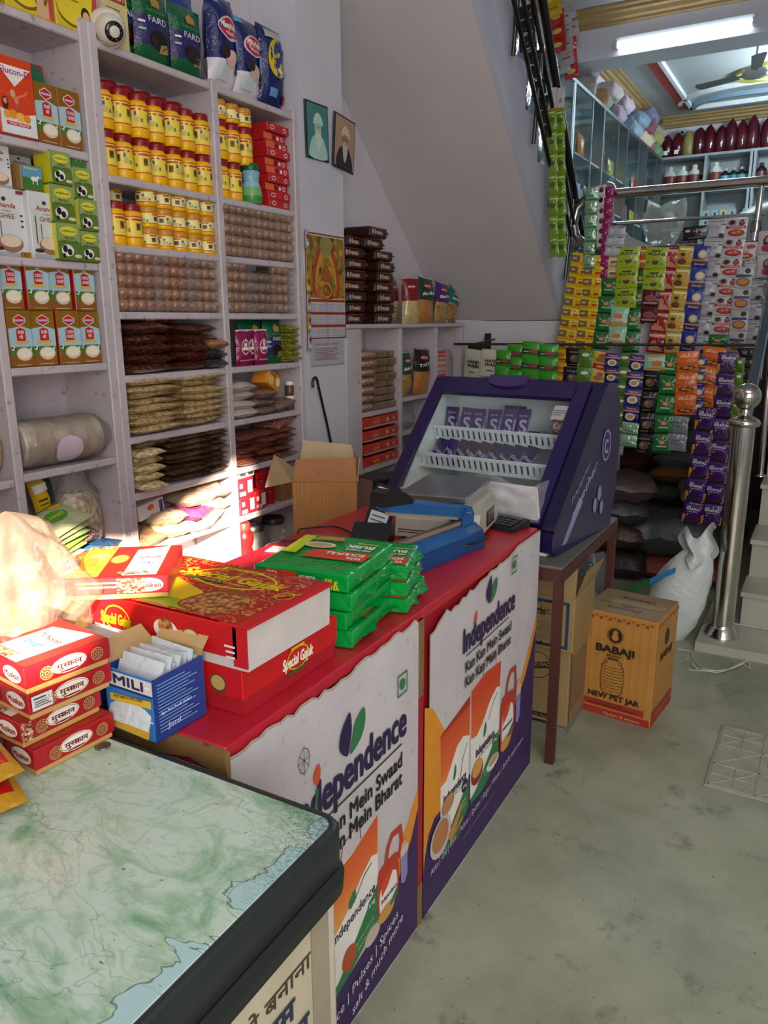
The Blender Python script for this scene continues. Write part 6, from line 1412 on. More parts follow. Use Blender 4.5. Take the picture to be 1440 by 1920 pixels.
snack('dark green bag labelled Bhujia with orange filling', (-2.215, 4.40, 1.541), .19, .275, W('12402a', .25, 25, .5), NOOD2, 'Aloo Bhujia', .0, -.06, 3)
snack('brown snack bag peeking between the green and purple bags', (-2.30, 4.52, 1.541), .16, .24, W('6a2a20', .25, 25, .5), NOOD2, '', .1, 0, 4)
snack('purple bag labelled Khatta Meetha with yellow noodles', (-2.215, 4.635, 1.541), .19, .255, W('4a2272', .25, 25, .5), NOOD, 'Khatta Meetha', .05, -.08, 5)
snack('teal snack bag rightmost on top of the low unit', (-2.22, 4.80, 1.541), .17, .235, W('0c6a5a', .25, 25, .5), FOOD('c8983c', '5a3a1a', 60, .3, .7), 'Nut Cracker', .15, -.28, 6)
# inside: buns
BUN = FOOD('c08a55', 'a06c3c', 25, .4, .2, 'b57e4a')
def bun_pack(label, loc, m, n, group):
    t = thing('bun_packet', label, 'packet', loc, (0, 0, random.uniform(-.05, .05)), group)
    for i in range(n): obj('bun', MB().sphere((0, 0, 0), .024, m, 12, 8, sc=(2.6, 1.1, .95)), t, (-.06, .028 + i * .046, .024))
    obj('cellophane', MB().rbox(-.13, .006, 0, n * .046 + .012, .0, .046, CLR, .012), t)
for i in range(7): bun_pack(f'clear packet of round buns in the low unit, left column, {LVL[i] if i < 6 else "topmost"}', (-2.215, 3.66 + .006 * (i % 2), 1.0605 + .0485 * i), BUN, 3, 'bun packets in the low unit')
BR2 = FOOD('8a6a4c', '6a4e36', 20, .3, .2)
for j in range(2):
    for i in range(8):
        t = solo('biscuit_brick', MB().rbox(-.15, 0, 0, .118, 0, .040, BR2, .006), f'flat brown biscuit packet in the low unit, {["centre", "right"][j]} column, {LVL[i] if i < 7 else "topmost"}', 'packet', 'flat brown biscuit packets in the low unit', (-2.225 - .01 * (i % 2), 3.82 + .124 * j, 1.0605 + .0412 * i), (0, 0, random.uniform(-.04, .04)))
for i in range(4):
    mb = MB().rbox(-.17, 0, 0, .405, 0, .058, W('c8301c', .3, 15, .15), .004)
    art(mb, frame((0, 0, 0), (0, 1, 0), (0, 0, 1)), [('g', .14, .030, .034, .020, .003, C('d8a030')), ('t', 'Special', .112, .025, .056, .012, C('e8c860'), .02), ('c', .27, .032, .014, .012, C('d8b890')), ('c', .31, .032, .014, .012, C('8a5a30')), ('c', .345, .032, .010, .009, C('d8b890')), ('r', .004, .001, .39, .008, C('b8a8a0'))])
    solo('red_sweet_box', mb, f'long red sweet box in the low unit below the buns, {["lowest", "second from the bottom", "second from the top", "topmost"][i]}', 'box', 'long red sweet boxes in the low unit', (-2.205, 3.645 + .004 * (i % 2), .7455 + .0745 * i))
snack('teal snack bag inside the middle cell of the low unit', (-2.24, 4.19, 1.106), .15, .27, W('0c4a44', .25, 25, .5), NOOD, 'Salted Mix', .1, 0, 11)
snack('black snack bag with orange filling inside the middle cell', (-2.215, 4.36, 1.106), .18, .285, W('1a1416', .25, 25, .5), NOOD2, 'TASTY', -.05, -.05, 12)
for i in range(7):
    m = C('c8301c', .35) if i in (6, 2) else C('c9bdb4', .5)
    mb = MB().rbox(-.12, 0, 0, .135, 0, .036, m, .002); art(mb, frame((0, 0, 0), (0, 1, 0), (0, 0, 1)), [('r', .01 + .026 * q, .010, .016, .016, C('b8443a') if i not in (6, 2) else C('e0a090')) for q in range(5)])
    solo('matchbox_pack', mb, f'flat pack of matchboxes in the right cell of the low unit, {LVL[i] if i < 6 else "topmost"}', 'box', 'matchbox packs in the low unit', (-2.215, 4.595, 1.1055 + .0365 * i), (0, 0, 0))
standbag('clear_bag', 'clear plastic bag beside the matchbox packs at the end of the low unit', 'bag', (-2.27, 4.845, 1.106), .16, .26, .10, CLEAR('clear_plastic', 'cdb8a4', .6, .15), (0, 0, 0), 4)
for i in range(5):
    solo('white_carton', MB().rbox(-.05, 0, 0, .07, 0, .050, C('bdbcc0', .5), .002), f'small white carton stacked against the end of the low unit, {LVL[i] if i < 4 else "topmost"}', 'box', 'small white cartons beside the low unit', (-2.14, 5.06, 1.0 + .0505 * i))
solo('wall_ledge', MB().rbox(-.20, .02, 0, .12, -.03, -.0, C('7a706a', .6), .003), 'small ledge on the back wall holding white cartons', 'shelf', None, (-2.12, 5.05, 1.0))
standbag('knotted_bag', 'knotted clear bag in the lower middle cell of the low unit', 'bag', (-2.28, 4.25, .90), .20, .12, .14, CLEAR('clear_plastic', 'b8b0a8', .6, .15), (0, 0, 0), 8, .07)
t = thing('steel_bowl', 'dark bowl under the knotted bag in the low unit', 'bowl', (-2.30, 4.30, .501)); obj('bowl', MB().lathe([(.03, 0), (.08, .04), (.13, .12), (.14, .20), (.135, .20), (.12, .12)], C('3a3634', .4), 20, caps=False), t)
for i in range(4):
    mb = MB(); lay_bag(mb, .16, .20, .08, FOOD('6a4a34', '8a6a50', 60), i + 3); solo('loose_bag', mb, f'brown loose goods bag in the lower cells of the low unit, {ORD[i]}', 'bag', 'brown bags in the lower cells', (-2.29, [4.22, 4.45, 4.72, 4.83][i], [.70, .72, .703, .79][i] if i > 1 else [.905, .905][i] - .4), (0, 0, .2 * i))
# black hinge bracket and dark box by the counter
solo('wall_bracket', MB().rbox(0, .04, 0, .03, -.04, .14, C('1c1a1a', .5), .004).rbox(-.10, .03, -.06, .0, -.02, .06, C('2a2522', .5), .004), 'black wooden bracket on the back wall beside the low unit', 'bracket', None, (-2.11, 5.14, 1.33))
mb = MB().rbox(-.14, 0, 0, .26, 0, .30, C('1a181a', .5), .004); art(mb, frame((0, 0, 0), (0, 1, 0), (0, 0, 1)), [('t', 'mia', .03, .18, .18, .07, C('c8c4c8'), .02)])
solo('black_carton', mb, 'black carton with white scribbled letters low behind the counter', 'box', None, (-1.62, 2.75, .60)).rotation_euler = (0, 0, -.5)
 # ------------------------------------------------------------------ chocolate cooler on its iron table
IRON = worn_paint('4c231e', '33211f', 'rusty_red_iron', 14.0); STOP = worn_paint('6a6a62', '4c4c48', 'grey_table_top', 8.0)
t = thing('iron_table', 'rusty red iron table with grey stone top under the purple cooler', 'table', (-.70, 2.44, 0))
obj('table_top', MB().box(-.80, 0, .0, .78, .722, .744, STOP), t)
mb = MB()
for a in ((-.80, 0, -.004, .02), (-.80, 0, .76, .784)): mb.box(a[0], a[1], a[2], a[3], .69, .735, IRON)
obj('frame_rail', mb.box(-.02, .004, 0, .78, .69, .735, IRON).box(-.804, -.78, 0, .78, .69, .735, IRON), t)
for x, y in ((-.028, .0), (-.028, .75), (-.80, 0), (-.80, .75)): obj('leg', MB().box(x, x + .030, y, y + .030, 0, .70, IRON), t)
CPUR = C('23184a', .22); CPUR2 = C('1a1238', .25); LIN = C('dfe9ec', .45)
t = thing('chocolate_cooler', 'deep purple countertop chocolate cooler with slanted glass front', 'cooler', (-.755, 2.53, .7455), (0, 0, math.radians(-6)))
CWD = .745
side = [(.03, 0), (-.02, .02), (-.03, .06), (-.015, .10), (.40, .555), (.44, .578), (.52, .570), (.575, .50), (.60, .36), (.585, .12), (.55, .0)]
for x0, nm in ((-.034, 'right'), (-CWD, 'left')):
    mb = MB().prism(side, x0, x0 + .034, CPUR, axis='x')
    if nm == 'right':
        F = frame((.0, 0, 0), (0, 1, 0), (0, 0, 1))
        art(mb, F, [('p', [(.06, .03), (.10, .03), (.24, .16), (.20, .18)], C('8a86b0', .3)), ('t', 'together', .14, .10, .22, .040, C('a8a4c8', .3), .01, .05, .75), ('t', 'happier', .13, .17, .16, .026, C('8a86b0', .3), .01, .05, .75), ('c', .45, .34, .05, .07, C('2e2560', .3)), ('g', .45, .34, .045, .06, .006, C('a8a4c8', .3)), ('t', 'C', .43, .31, .035, .055, C('a8a4c8', .3), .02), ('c', .36, .12, .02, .03, C('8a86b0', .3)), ('c', .40, .16, .02, .03, C('8a86b0', .3)), ('c', .43, .10, .018, .028, C('8a86b0', .3))])
    obj('side_panel', mb, t)
obj('back_panel', MB().box(-CWD + .034, -.034, .54, .56, .03, .52, LIN), t)
obj('floor_panel', MB().box(-CWD + .034, -.034, .0, .55, .0, .055, LIN), t)
obj('top_panel', MB().prism([(.40, .53), (.44, .578), (.52, .570), (.56, .52), (.54, .505), (.46, .52)], -CWD + .034, -.034, CPUR, axis='x'), t)
for x0 in (-CWD + .034, -.040): obj('liner', MB().prism([(.02, .05), (.40, .53), (.54, .52), (.54, .05)], x0, x0 + .006, LIN, axis='x'), t)
obj('front_sill', MB().prism([(.02, .0), (-.02, .02), (-.03, .06), (-.015, .098), (.02, .075), (.03, .055)], -CWD + .034, -.034, CPUR2, axis='x'), t)
FG = frame((-CWD, -.012, .102), (1, 0, 0), (0, .674, .7387))
GL = .625
mb = MB()
for a in ((.012, .062, 0, GL), (CWD - .105, CWD - .050, 0, GL), (.06, CWD - .10, 0, .052), (.06, CWD - .10, GL - .075, GL)): mb.box(a[0], a[1], a[2], a[3], 0, .022, CPUR, FG)
mb.box(CWD - .045, CWD + .004, -.01, GL, -.004, .012, CPUR2, FG)
obj('door_frame', mb, t)
mb = MB(); n = 16
hp = [(CWD * .5 - .02 + .085 * math.cos(math.pi * i / n), GL - .010 - .034 * math.sin(math.pi * i / n)) for i in range(n + 1)]
hp = [(x, y) for x, y in hp] + [(CWD * .5 - .02 - .085, GL + .012), (CWD * .5 - .02 + .085, GL + .012)]
mb.prism(hp, .0225, .034, C('3a2a66', .15), axis='z', T=FG); obj('door_handle', mb, t)
obj('glass', MB().box(.06, CWD - .10, .05, GL - .07, .006, .010, GLASS((.96, .98, .98), .07), FG), t)
mb = MB(); F2 = FG @ Matrix.Translation((0, 0, .0105)); art(mb, F2, [('r', CWD - .165, GL - .17, .055, .065, C('a8a8a8', .4)), ('r', CWD - .16, GL - .13, .045, .003, BLK), ('r', CWD - .16, GL - .14, .045, .003, BLK), ('r', CWD - .16, GL - .15, .03, .003, BLK), ('r', CWD - .185, .06, .05, .035, C('8fc0d0', .4)), ('r', CWD - .180, .075, .035, .003, BLU), ('r', CWD - .180, .068, .03, .003, BLU)]); obj('sticker', mb, t)
BASK = C('e4edf0', .4)
def basket(y0, z0, hh, dd):
    mb = MB(); x0, x1 = -CWD + .045, -.045; T = Matrix.Translation((0, y0, z0)) @ Matrix.Rotation(math.radians(22), 4, 'X'); n = 26
    mb.box(x0, x1, 0, .003, 0, hh * .16, BASK, T); mb.box(x0, x1, -.004, .004, hh * .82, hh, BASK, T)
    for i in range(n + 1):
        x = x0 + (x1 - x0) * i / n; w = (x1 - x0) / n * .30; mb.box(max(x0, x - w), min(x1, x + w), 0, .003, hh * .16, hh * .82, BASK, T)
    mb.box(x0, x1, .0, dd, -.003, .0, BASK, Matrix.Translation((0, y0, z0)))
    obj('basket', mb, t)
basket(.335, .325, .062, .19); basket(.215, .225, .066, .30); basket(.085, .095, .070, .42)
PCH = W('33206a', .22, 25, .4)
def choc(name, label, x, y, z, w, h, m, its, group, lean=.25, rot=0):
    mb = MB(); F = frame((0, 0, h / 2), (1, 0, 0), (0, 0, 1)); dr = pillow(mb, F, w, h, .012, m, x * 50, seal=.05); art(mb, F, its, drape=dr, eps=.0008)
    o = solo(name, mb, label, 'chocolate', group, (0, 0, 0), (0, 0, 0))
    o.matrix_world = TC_ @ Matrix.Translation((x, y, z)) @ Matrix.Rotation(-lean, 4, 'X') @ Matrix.Rotation(rot, 4, 'Y'); return o

TC_ = Matrix.Translation((-.755, 2.53, .7455)) @ Matrix.Rotation(math.radians(-6), 4, 'Z')
GCH = 'chocolate bars in the purple cooler'
SLK = [('t', 'S', -.012, -.030, .030, .056, C('b8a8c8'), .02), ('t', 'Dairy Milk', -.016, .036, .034, .008, C('b8b0d0'), .01), ('t', 'Oreo', -.018, -.038, .032, .007, C('b8b0d0'))]
for i in range(6):
    choc('chocolate_bar', f'purple chocolate bar with a silver S on the top cooler shelf, {ORD[i]}', -CWD + .085 + i * .066, .38 + .008 * (i % 2), .328, .062, .128 + .010 * (i > 3), PCH, SLK, GCH, .25, .05 * math.sin(i * 2))
for i, (x, hx) in enumerate(((.50, '2c1c4a'), (.545, '5a4a8a'), (.59, '3a2030'), (.63, '3a3a48'))):
    choc('chocolate_bar', f'small dark chocolate bar lying right of the silver S bars, {ORD[i]}', -CWD + x - .03, .37, .330, .055, .055, W(hx, .25, 30, .5), [('r', -.02, -.01, .035, .010, C('c8b8a0'))], GCH, .5, .4 * math.sin(i))
choc('chocolate_bar', 'flat purple chocolate box standing behind the silver S bars', -CWD + .34, .47, .33, .10, .135, W('2c2250', .25), [('r', -.04, .03, .08, .012, C('6a5a9a'))], GCH, .1)
choc('wafer_packet', 'red wafer packet with white letters at the right of the top cooler shelf', -.165, .40, .33, .085, .125, W('c81a26', .25, 25, .4), [('t', 'KitKat', -.034, .0, .068, .026, WHT, .05), ('g', .0, .012, .038, .026, .002, WHT)], None, .15)
for i in range(9):
    hx, tw = (('2a1c5a', 'Dairy'), ('3a2a6a', 'Milk'), ('1f1a38', 'Nuts'), ('2a2030', 'FUSE'), ('3a2430', 'FRUIT'), ('2a2044', 'choc'), ('241c50', 'choc'), ('201a4c', 'choc'), ('251c4e', 'choc'))[i]
    choc('chocolate_bar', f'dark chocolate bar leaning on the middle cooler shelf, {ORD[i]}', -CWD + .085 + i * .050, .255 + .006 * (i % 3), .230, .056, .115, W(hx, .22, 25, .5), [('t', tw, -.020, .0, .040, .018, C('b8b0d8'), .02, 0, -.4)], GCH, .5, .18)
for i in range(4): choc('chocolate_bar', f'orange-topped chocolate bar standing behind the middle row, {ORD[i]}', -CWD + .24 + i * .060, .33, .232, .055, .092, W('a85a2c', .25), [], GCH, .35)
for i, (x, hx) in enumerate(((.10, 'b0a890'), (.17, 'c0b040'), (.30, '8a8498'), (.33, '3a3060'), (.56, '5a4a44'), (.60, '6a5a50'), (.64, '7a6a60'))):
    choc('toffee_packet', f'small {["silver", "yellow", "grey", "violet", "brown", "tan", "dusty"][i]} packet on the bottom cooler shelf', -CWD + x, .20, .10, .07, .07, W(hx, .25, 30, .5), [('r', -.02, 0, .04, .01, WHT)], 'small packets on the bottom cooler shelf', .7, .3)
# cartons under the table
CARD = worn_paint('9c8258', '8a7048', 'old_card', 8.0)
t = thing('stored_carton', 'tan carton with Promo Pack stamp on the floor under the table', 'box', (-.715, 2.66, 0))
mb = MB().rbox(-.50, 0, 0, .30, 0.035, .355, CARD, .003).box(-.50, .0, -.01, .30, 0, .034, C('77776a', .8))
art(mb, frame((-.50, 0, .035), (1, 0, 0), (0, 0, 1)), [('g', .375, .235, .055, .055, .003, BLK), ('p', [(.305, .205), (.445, .235), (.445, .262), (.305, .232)], C('2a241c')), ('t', 'PROMO PACK', .312, .216, .125, .016, CARD, .03, 0, .2), ('l', [(.31, .08), (.335, .08), (.335, .105), (.31, .105), (.31, .08)], .003, BLK), ('c', .322, .092, .006, .006, BLK), ('r', .33, .022, .12, .018, BLK), ('t', '12 x 25 Pouch', .338, .026, .10, .009, CARD, .02), ('r', .0, .002, .42, .008, BLK)])
art(mb, frame((0.0005, 0, .035), (0, 1, 0), (0, 0, 1)), [('r', .02, .01, .008, .30, C('33302a')), ('r', .04, .05, .22, .22, C('84694a'))])
obj('carton', mb, t)
t = thing('stored_carton', 'opened tan carton with a blue printed border stacked on the stamped carton', 'box', (-.70, 2.63, .3555))
mb = MB().rbox(-.50, 0, 0, .28, 0, .215, CARD, .003)
art(mb, frame((-.50, 0, 0), (1, 0, 0), (0, 0, 1)), [('l', [(.02, .018), (.475, .018), (.475, .19), (.02, .19)], .012, C('1f3a58')), ('c', .355, .165, .024, .020, C('4a3a2a')), ('c', .36, .168, .016, .012, CARD), ('t', 'रेड', .345, .135, .05, .022, C('33241c'), .03), ('l', [(.40, .14), (.418, .14), (.418, .158), (.40, .158), (.40, .14)], .002, BLK)] + [('r', .30, .12 - .009 * q, .05 + .01 * (q % 3), .003, C('5a4a38')) for q in range(9)] + [('r', .37, .11 - .009 * q, .085, .003, C('7a6850')) for q in range(9)] + [('t', 'Caf', .345, .015, .04, .018, BLK, .02)])
obj('carton', mb, t)
mb = MB(); mb.add([(-.5, 0, .215), (0, 0, .215), (.0, .015, .335), (-.5, .02, .335)], [(0, 1, 2, 3)], CARD); mb.add([(0, 0, .215), (0, .28, .215), (.035, .26, .31), (.03, .02, .32)], [(0, 1, 2, 3)], CARD); obj('flap', mb, t)
# the jar carton on the floor
t = thing('jar_carton', 'tall orange-brown carton printed Babaji with a ribbed jar, standing on the floor', 'box', (-.744, 2.905, 0), (0, 0, math.radians(-6)))
BC = worn_paint('b5803a', 'a87434', 'orange_card', 9.0); KW, KD, KH = .300, .285, .440
mb = MB().rbox(0, KW, 0, KD, 0, KH, BC, .004)
for i in range(9): mb.prism([(.006 + i * .033, 0), (.016 + i * .033, -.0009), (.026 + i * .033, 0)], .006, KH - .03, BC, axis='z')
K = C('2a1c12', .5); KR = C('a02c24', .5)
arts = [('r', .003, .0, KW - .006, .030, KR), ('r', .003, .037, KW - .03, .028, KR), ('t', 'Premium Quality', .09, .055, .10, .006, K, .01), ('t', 'KACHCHI GHANI MUSTARD OIL', .045, .043, .19, .008, K, .02), ('t', 'Flipkart & amazon', .115, .008, .145, .012, C('c8a070'), .01), ('t', 'Also available on', .02, .012, .08, .006, C('b86050')),
        ('t', 'NEW PET JAR', .048, .078, .205, .023, K, .035), ('c', .142, .352, .032, .034, K), ('g', .142, .352, .030, .032, .002, BC), ('c', .142, .345, .014, .014, BC), ('c', .142, .364, .010, .011, BC), ('t', 'BABAJI', .070, .278, .150, .030, K, .04), ('t', 'BRAND', .115, .262, .055, .009, K, .02)]
for q in range(9):
    y = .225 - q * .0125; arts.append(('l', [(.098, y), (.103, y - .006), (.14, y - .009), (.178, y - .006), (.184, y)], .0016, K))
arts += [('l', [(.098, .225), (.094, .18), (.097, .12), (.110, .106), (.14, .102), (.172, .106), (.186, .12), (.188, .18), (.184, .225), (.165, .235), (.158, .252), (.124, .252), (.117, .235), (.098, .225)], .002, K), ('l', [(.115, .250), (.108, .243), (.104, .232)], .002, K), ('l', [(.166, .250), (.175, .243), (.178, .232)], .002, K), ('r', .120, .2515, .042, .006, K)]
for q in range(8): x = .012 + q * .036; arts += [('c', x, KH - .022, .007, .006, KR), ('c', x + .018, KH - .014, .004, .004, KR)]
art(mb, frame((0, -.0012, 0), (1, 0, 0), (0, 0, 1)), arts)
art(mb, frame((KW + .0004, 0, 0), (0, 1, 0), (0, 0, 1)), [('r', .003, .0, KD - .006, .030, KR), ('r', .003, .037, KD - .006, .028, KR), ('c', .14, .34, .03, .034, K), ('t', 'BABAJI', .07, .26, .15, .030, K, .03)] + [('c', .02 + q * .036, KH - .022, .007, .006, KR) for q in range(8)])
art(mb, frame((0, 0, KH + .0004), (1, 0, 0), (0, 1, 0)), [('r', .004, .004, KW - .008, KD - .008, C('8f7a58', .6)), ('t', 'BABAJI', .08, .06, .13, .026, C('6a4c3c'), .03), ('c', .15, .105, .026, .018, C('6f5444')), ('t', 'BABAJI', .10, .19, .13, .026, C('6a4c3c'), .03), ('r', .004, KD * .5, KW - .008, .002, K), ('r', .01, KD * .5 - .022, KW - .02, .044, C('96815e', .35))])
obj('carton', mb, t)
# white sack leaning on the newel post
SKW = W('c2cac8', .4, 14, .8)
def sackshape(name, label, loc, rx, ry, h, m, rot=(0, 0, 0), seed=0, flat=False, lean=0.0, group=None):
    mb = MB()
    def fn(u, v):
        a = u * 2 * math.pi
        q = (math.sin(math.pi * (v * .9 + .07))) ** .45 * (1 - .25 * v)
        nz = 1 + .14 * noise.noise(Vector((math.cos(a) * 1.6 + seed, math.sin(a) * 1.6, v * 3))) + .05 * noise.noise(Vector((math.cos(a) * 6, math.sin(a) * 6 + seed, v * 9)))
        return (rx * math.cos(a) * q * nz + lean * v * v, ry * math.sin(a) * q * nz, v * h)
    mb.grid(fn, 28, 20, m)
    return mb
t = thing('white_sack', 'crumpled white woven sack slumped against the steel newel post', 'sack', (-.545, 3.86, 0.0), (0, 0, 0))
obj('sack_cloth', sackshape('', '', None, .155, .10, .50, SKW, seed=3, lean=.12), t)
obj('sack_mouth', MB().grid(lambda u, v: (.02 + .16 * u + .02 * math.sin(v * 6), -.06 + .05 * math.cos(u * 8) + .03 * v, .40 + .15 * v + .04 * u + .03 * math.sin(u * 9)), 12, 8, SKW), t)
obj('printed_band', MB().grid(lambda u, v: (-.26 + .22 * u, -.03 - .05 * u, .16 + .16 * u + .035 * v), 10, 3, C('2a6a34', .4)).grid(lambda u, v: (-.10 + .12 * u, -.085 - .02 * u, .285 + .085 * u + .03 * v), 8, 3, C('2a7ab8', .4)), t, label='green and blue printed band')
# dark sacks in the store under the upper floor
def flat_sack(label, loc, w, d, h, m, rot=0, seed=0, group='sacks heaped in the dark store', name='grain_sack'):
    mb = MB(); lay_bag(mb, w, d, h, m, seed, lump=.12, nu=18, nv=14); return solo(name, mb, label, 'sack', group, loc, (0, 0, rot))
DK = W('3c4244', .35, 12, .5); DK2 = W('4a2a22', .4, 12, .5); DK3 = W('5a5c58', .4, 12, .6); DK4 = W('2b3236', .35, 12, .5)
flat_sack('large dark grey sack bulging at the front of the dark store', (-.78, 4.93, .13), .66, .40, .26, DK, .05, 1)
flat_sack('flat red and white printed sack under the large dark grey sack', (-.70, 4.90, .0), .70, .45, .13, W('7a3a30', .4, 12, .5), .02, 2)
for i, (x, y, z, w, m) in enumerate(((-.72, 5.75, .0, .7, DK2), (-.74, 5.75, .15, .66, W('5a2c1c', .4)), (-.70, 5.72, .30, .62, W('3e4a3c', .4)), (-.72, 5.7, .44, .56, W('6e4a22', .4)), (-.72, 5.7, .55, .52, DK3), (-.74, 5.72, .69, .50, DK3), (-1.35, 5.7, .0, .6, DK4), (-1.36, 5.7, .17, .6, DK2), (-1.3, 5.7, .33, .6, DK4), (-1.3, 5.7, .5, .55, DK2))):
    flat_sack(f'dark sack in the store heap, {["right pile", "left pile"][i > 5]}, {LVL[i if i < 6 else i - 6]}', (x, y, z), w, .5, .155, m, .06 * (i % 3) - .05, i + 5)
mb = MB(); lay_bag(mb, .30, .26, .12, W('7a7a74', .15, 20, .8), 4); solo('clear_bundle', mb, 'shiny clear-wrapped bundle lying in the store between the sacks', 'bag', None, (-.62, 5.34, .40), (.3, 0, .3))
for i, (x, y, z, hx) in enumerate(((-1.02, 4.75, 0, '2a2224'), (-1.06, 4.78, .16, '3a2620'), (-1.05, 4.8, .32, '2f2c30'), (-1.03, 4.8, .47, '3c3030'), (-1.30, 4.9, 0, '24262a'), (-1.34, 4.9, .2, '2c2420'), (-1.3, 4.9, .4, '30282a'))):
    flat_sack(f'dim sack piled against the wall behind the cooler table, {["right pile", "left pile"][i > 3]}, {LVL[i if i < 4 else i - 4]}', (x, y, z), .40, .34, .17, W(hx, .4, 12, .5), .1 * i, 30 + i, 'dim sacks behind the cooler table')
for i, (x, y, hx) in enumerate(((-.86, 3.35, '8a9298'), (-1.05, 3.5, '6a6460'), (-.95, 3.85, '55585c'))):
    t = standbag('rubbish_bag', f'{["pale", "brownish", "dark"][i]} crumpled plastic bag on the floor behind the table', 'bag', (x, y, 0), .22, [.36, .42, .40][i], .22, W(hx, .2, 20, .9), (0, 0, 0), i + 6)
# twine and drain cover on the floor
random.seed(3)
def twine(pts, label, r=.0022):
    P = [Vector(p) for p in pts]; out = []
    for i in range(len(P) - 1):
        p0, p1, p2, p3 = P[max(0, i - 1)], P[i], P[i + 1], P[min(len(P) - 1, i + 2)]
        for k in range(6):
            u = k / 6; out.append(0.5 * ((2 * p1) + (p2 - p0) * u + (2 * p0 - 5 * p1 + 4 * p2 - p3) * u * u + (3 * p1 - p0 - 3 * p2 + p3) * u ** 3))
    out.append(P[-1]); return MB().tube(out, r, C('c8ccc8', .5), 5)
PX = lambda px, py: tuple(at(px, py + 4, z=.006))
t = thing('straw_twine', 'frayed white plastic twine lying on the floor before the stone steps', 'string', (0, 0, 0))
for pts in ([(1270, 1213), (1295, 1218), (1300, 1232), (1318, 1248)], [(1295, 1240), (1310, 1250), (1345, 1254), (1375, 1248), (1400, 1236)], [(1292, 1252), (1320, 1254), (1350, 1256), (1380, 1244), (1402, 1235), (1405, 1246)], [(1318, 1248), (1340, 1253), (1370, 1250), (1390, 1242)], [(1285, 1230), (1298, 1238), (1305, 1250)], [(1370, 1250), (1388, 1240), (1400, 1246), (1410, 1250)]):
    obj('strand', twine([PX(*p) for p in pts], ''), t)
t = thing('drain_cover', 'square patterned concrete drain cover set in the floor', 'drain cover', (-.205, 2.57, 0), (0, 0, -.01))
GRC = WALL('9a9a8a', 'a8a898', 20.0, .5); mb = MB().box(0, .46, 0, .465, .0005, .006, GRC); obj('slab', mb, t)
mb = MB(); S_ = .46
for i in range(4):
    q = .008 + i * (S_ - .022) / 3; mb.box(q, q + .006, .004, S_, .006, .009, GRC); mb.box(.004, S_, q, q + .006, .006, .009, GRC)
obj('rib_grid', mb, t)
mb = MB()
for i in range(3):
    for j in range(3):
        x0, y0 = .014 + i * .148, .014 + j * .148; m_ = .142
        if (i, j) == (1, 1): continue
        for (a, b_) in (((0, 0), (1, 1)), ((0, 1), (1, 0)), ((.5, 0), (.5, 1)), ((0, .5), (1, .5))):
            if (i + j) % 2 == 0 or a == (0, 0) or a == (0, 1): mb.tube([(x0 + a[0] * m_, y0 + a[1] * m_, .0065), (x0 + b_[0] * m_, y0 + b_[1] * m_, .0065)], .0022, GRC, 5)
obj('cast_pattern', mb, t)
obj('grip_slot', MB().lathe([(.001, .0062), (.045, .0062), (.048, .009), (.052, .0065)], C('6c6c60', .6), 20, T=Matrix.Translation((.228, .23, 0)) @ Matrix.Scale(.45, 4, (0, 1, 0))).box(.18, .276, .226, .234, .006, .012, GRC), t)
solo('white_wire', MB().tube([(-.41, 3.86, .012), (-.395, 3.95, .055), (-.36, 4.05, .050), (-.24, 4.068, .050), (.0, 4.068, .050), (.3, 4.068, .050)], .003, C('c8ccc8', .5), 6), 'thin white wire running along the first stone step', 'wire')
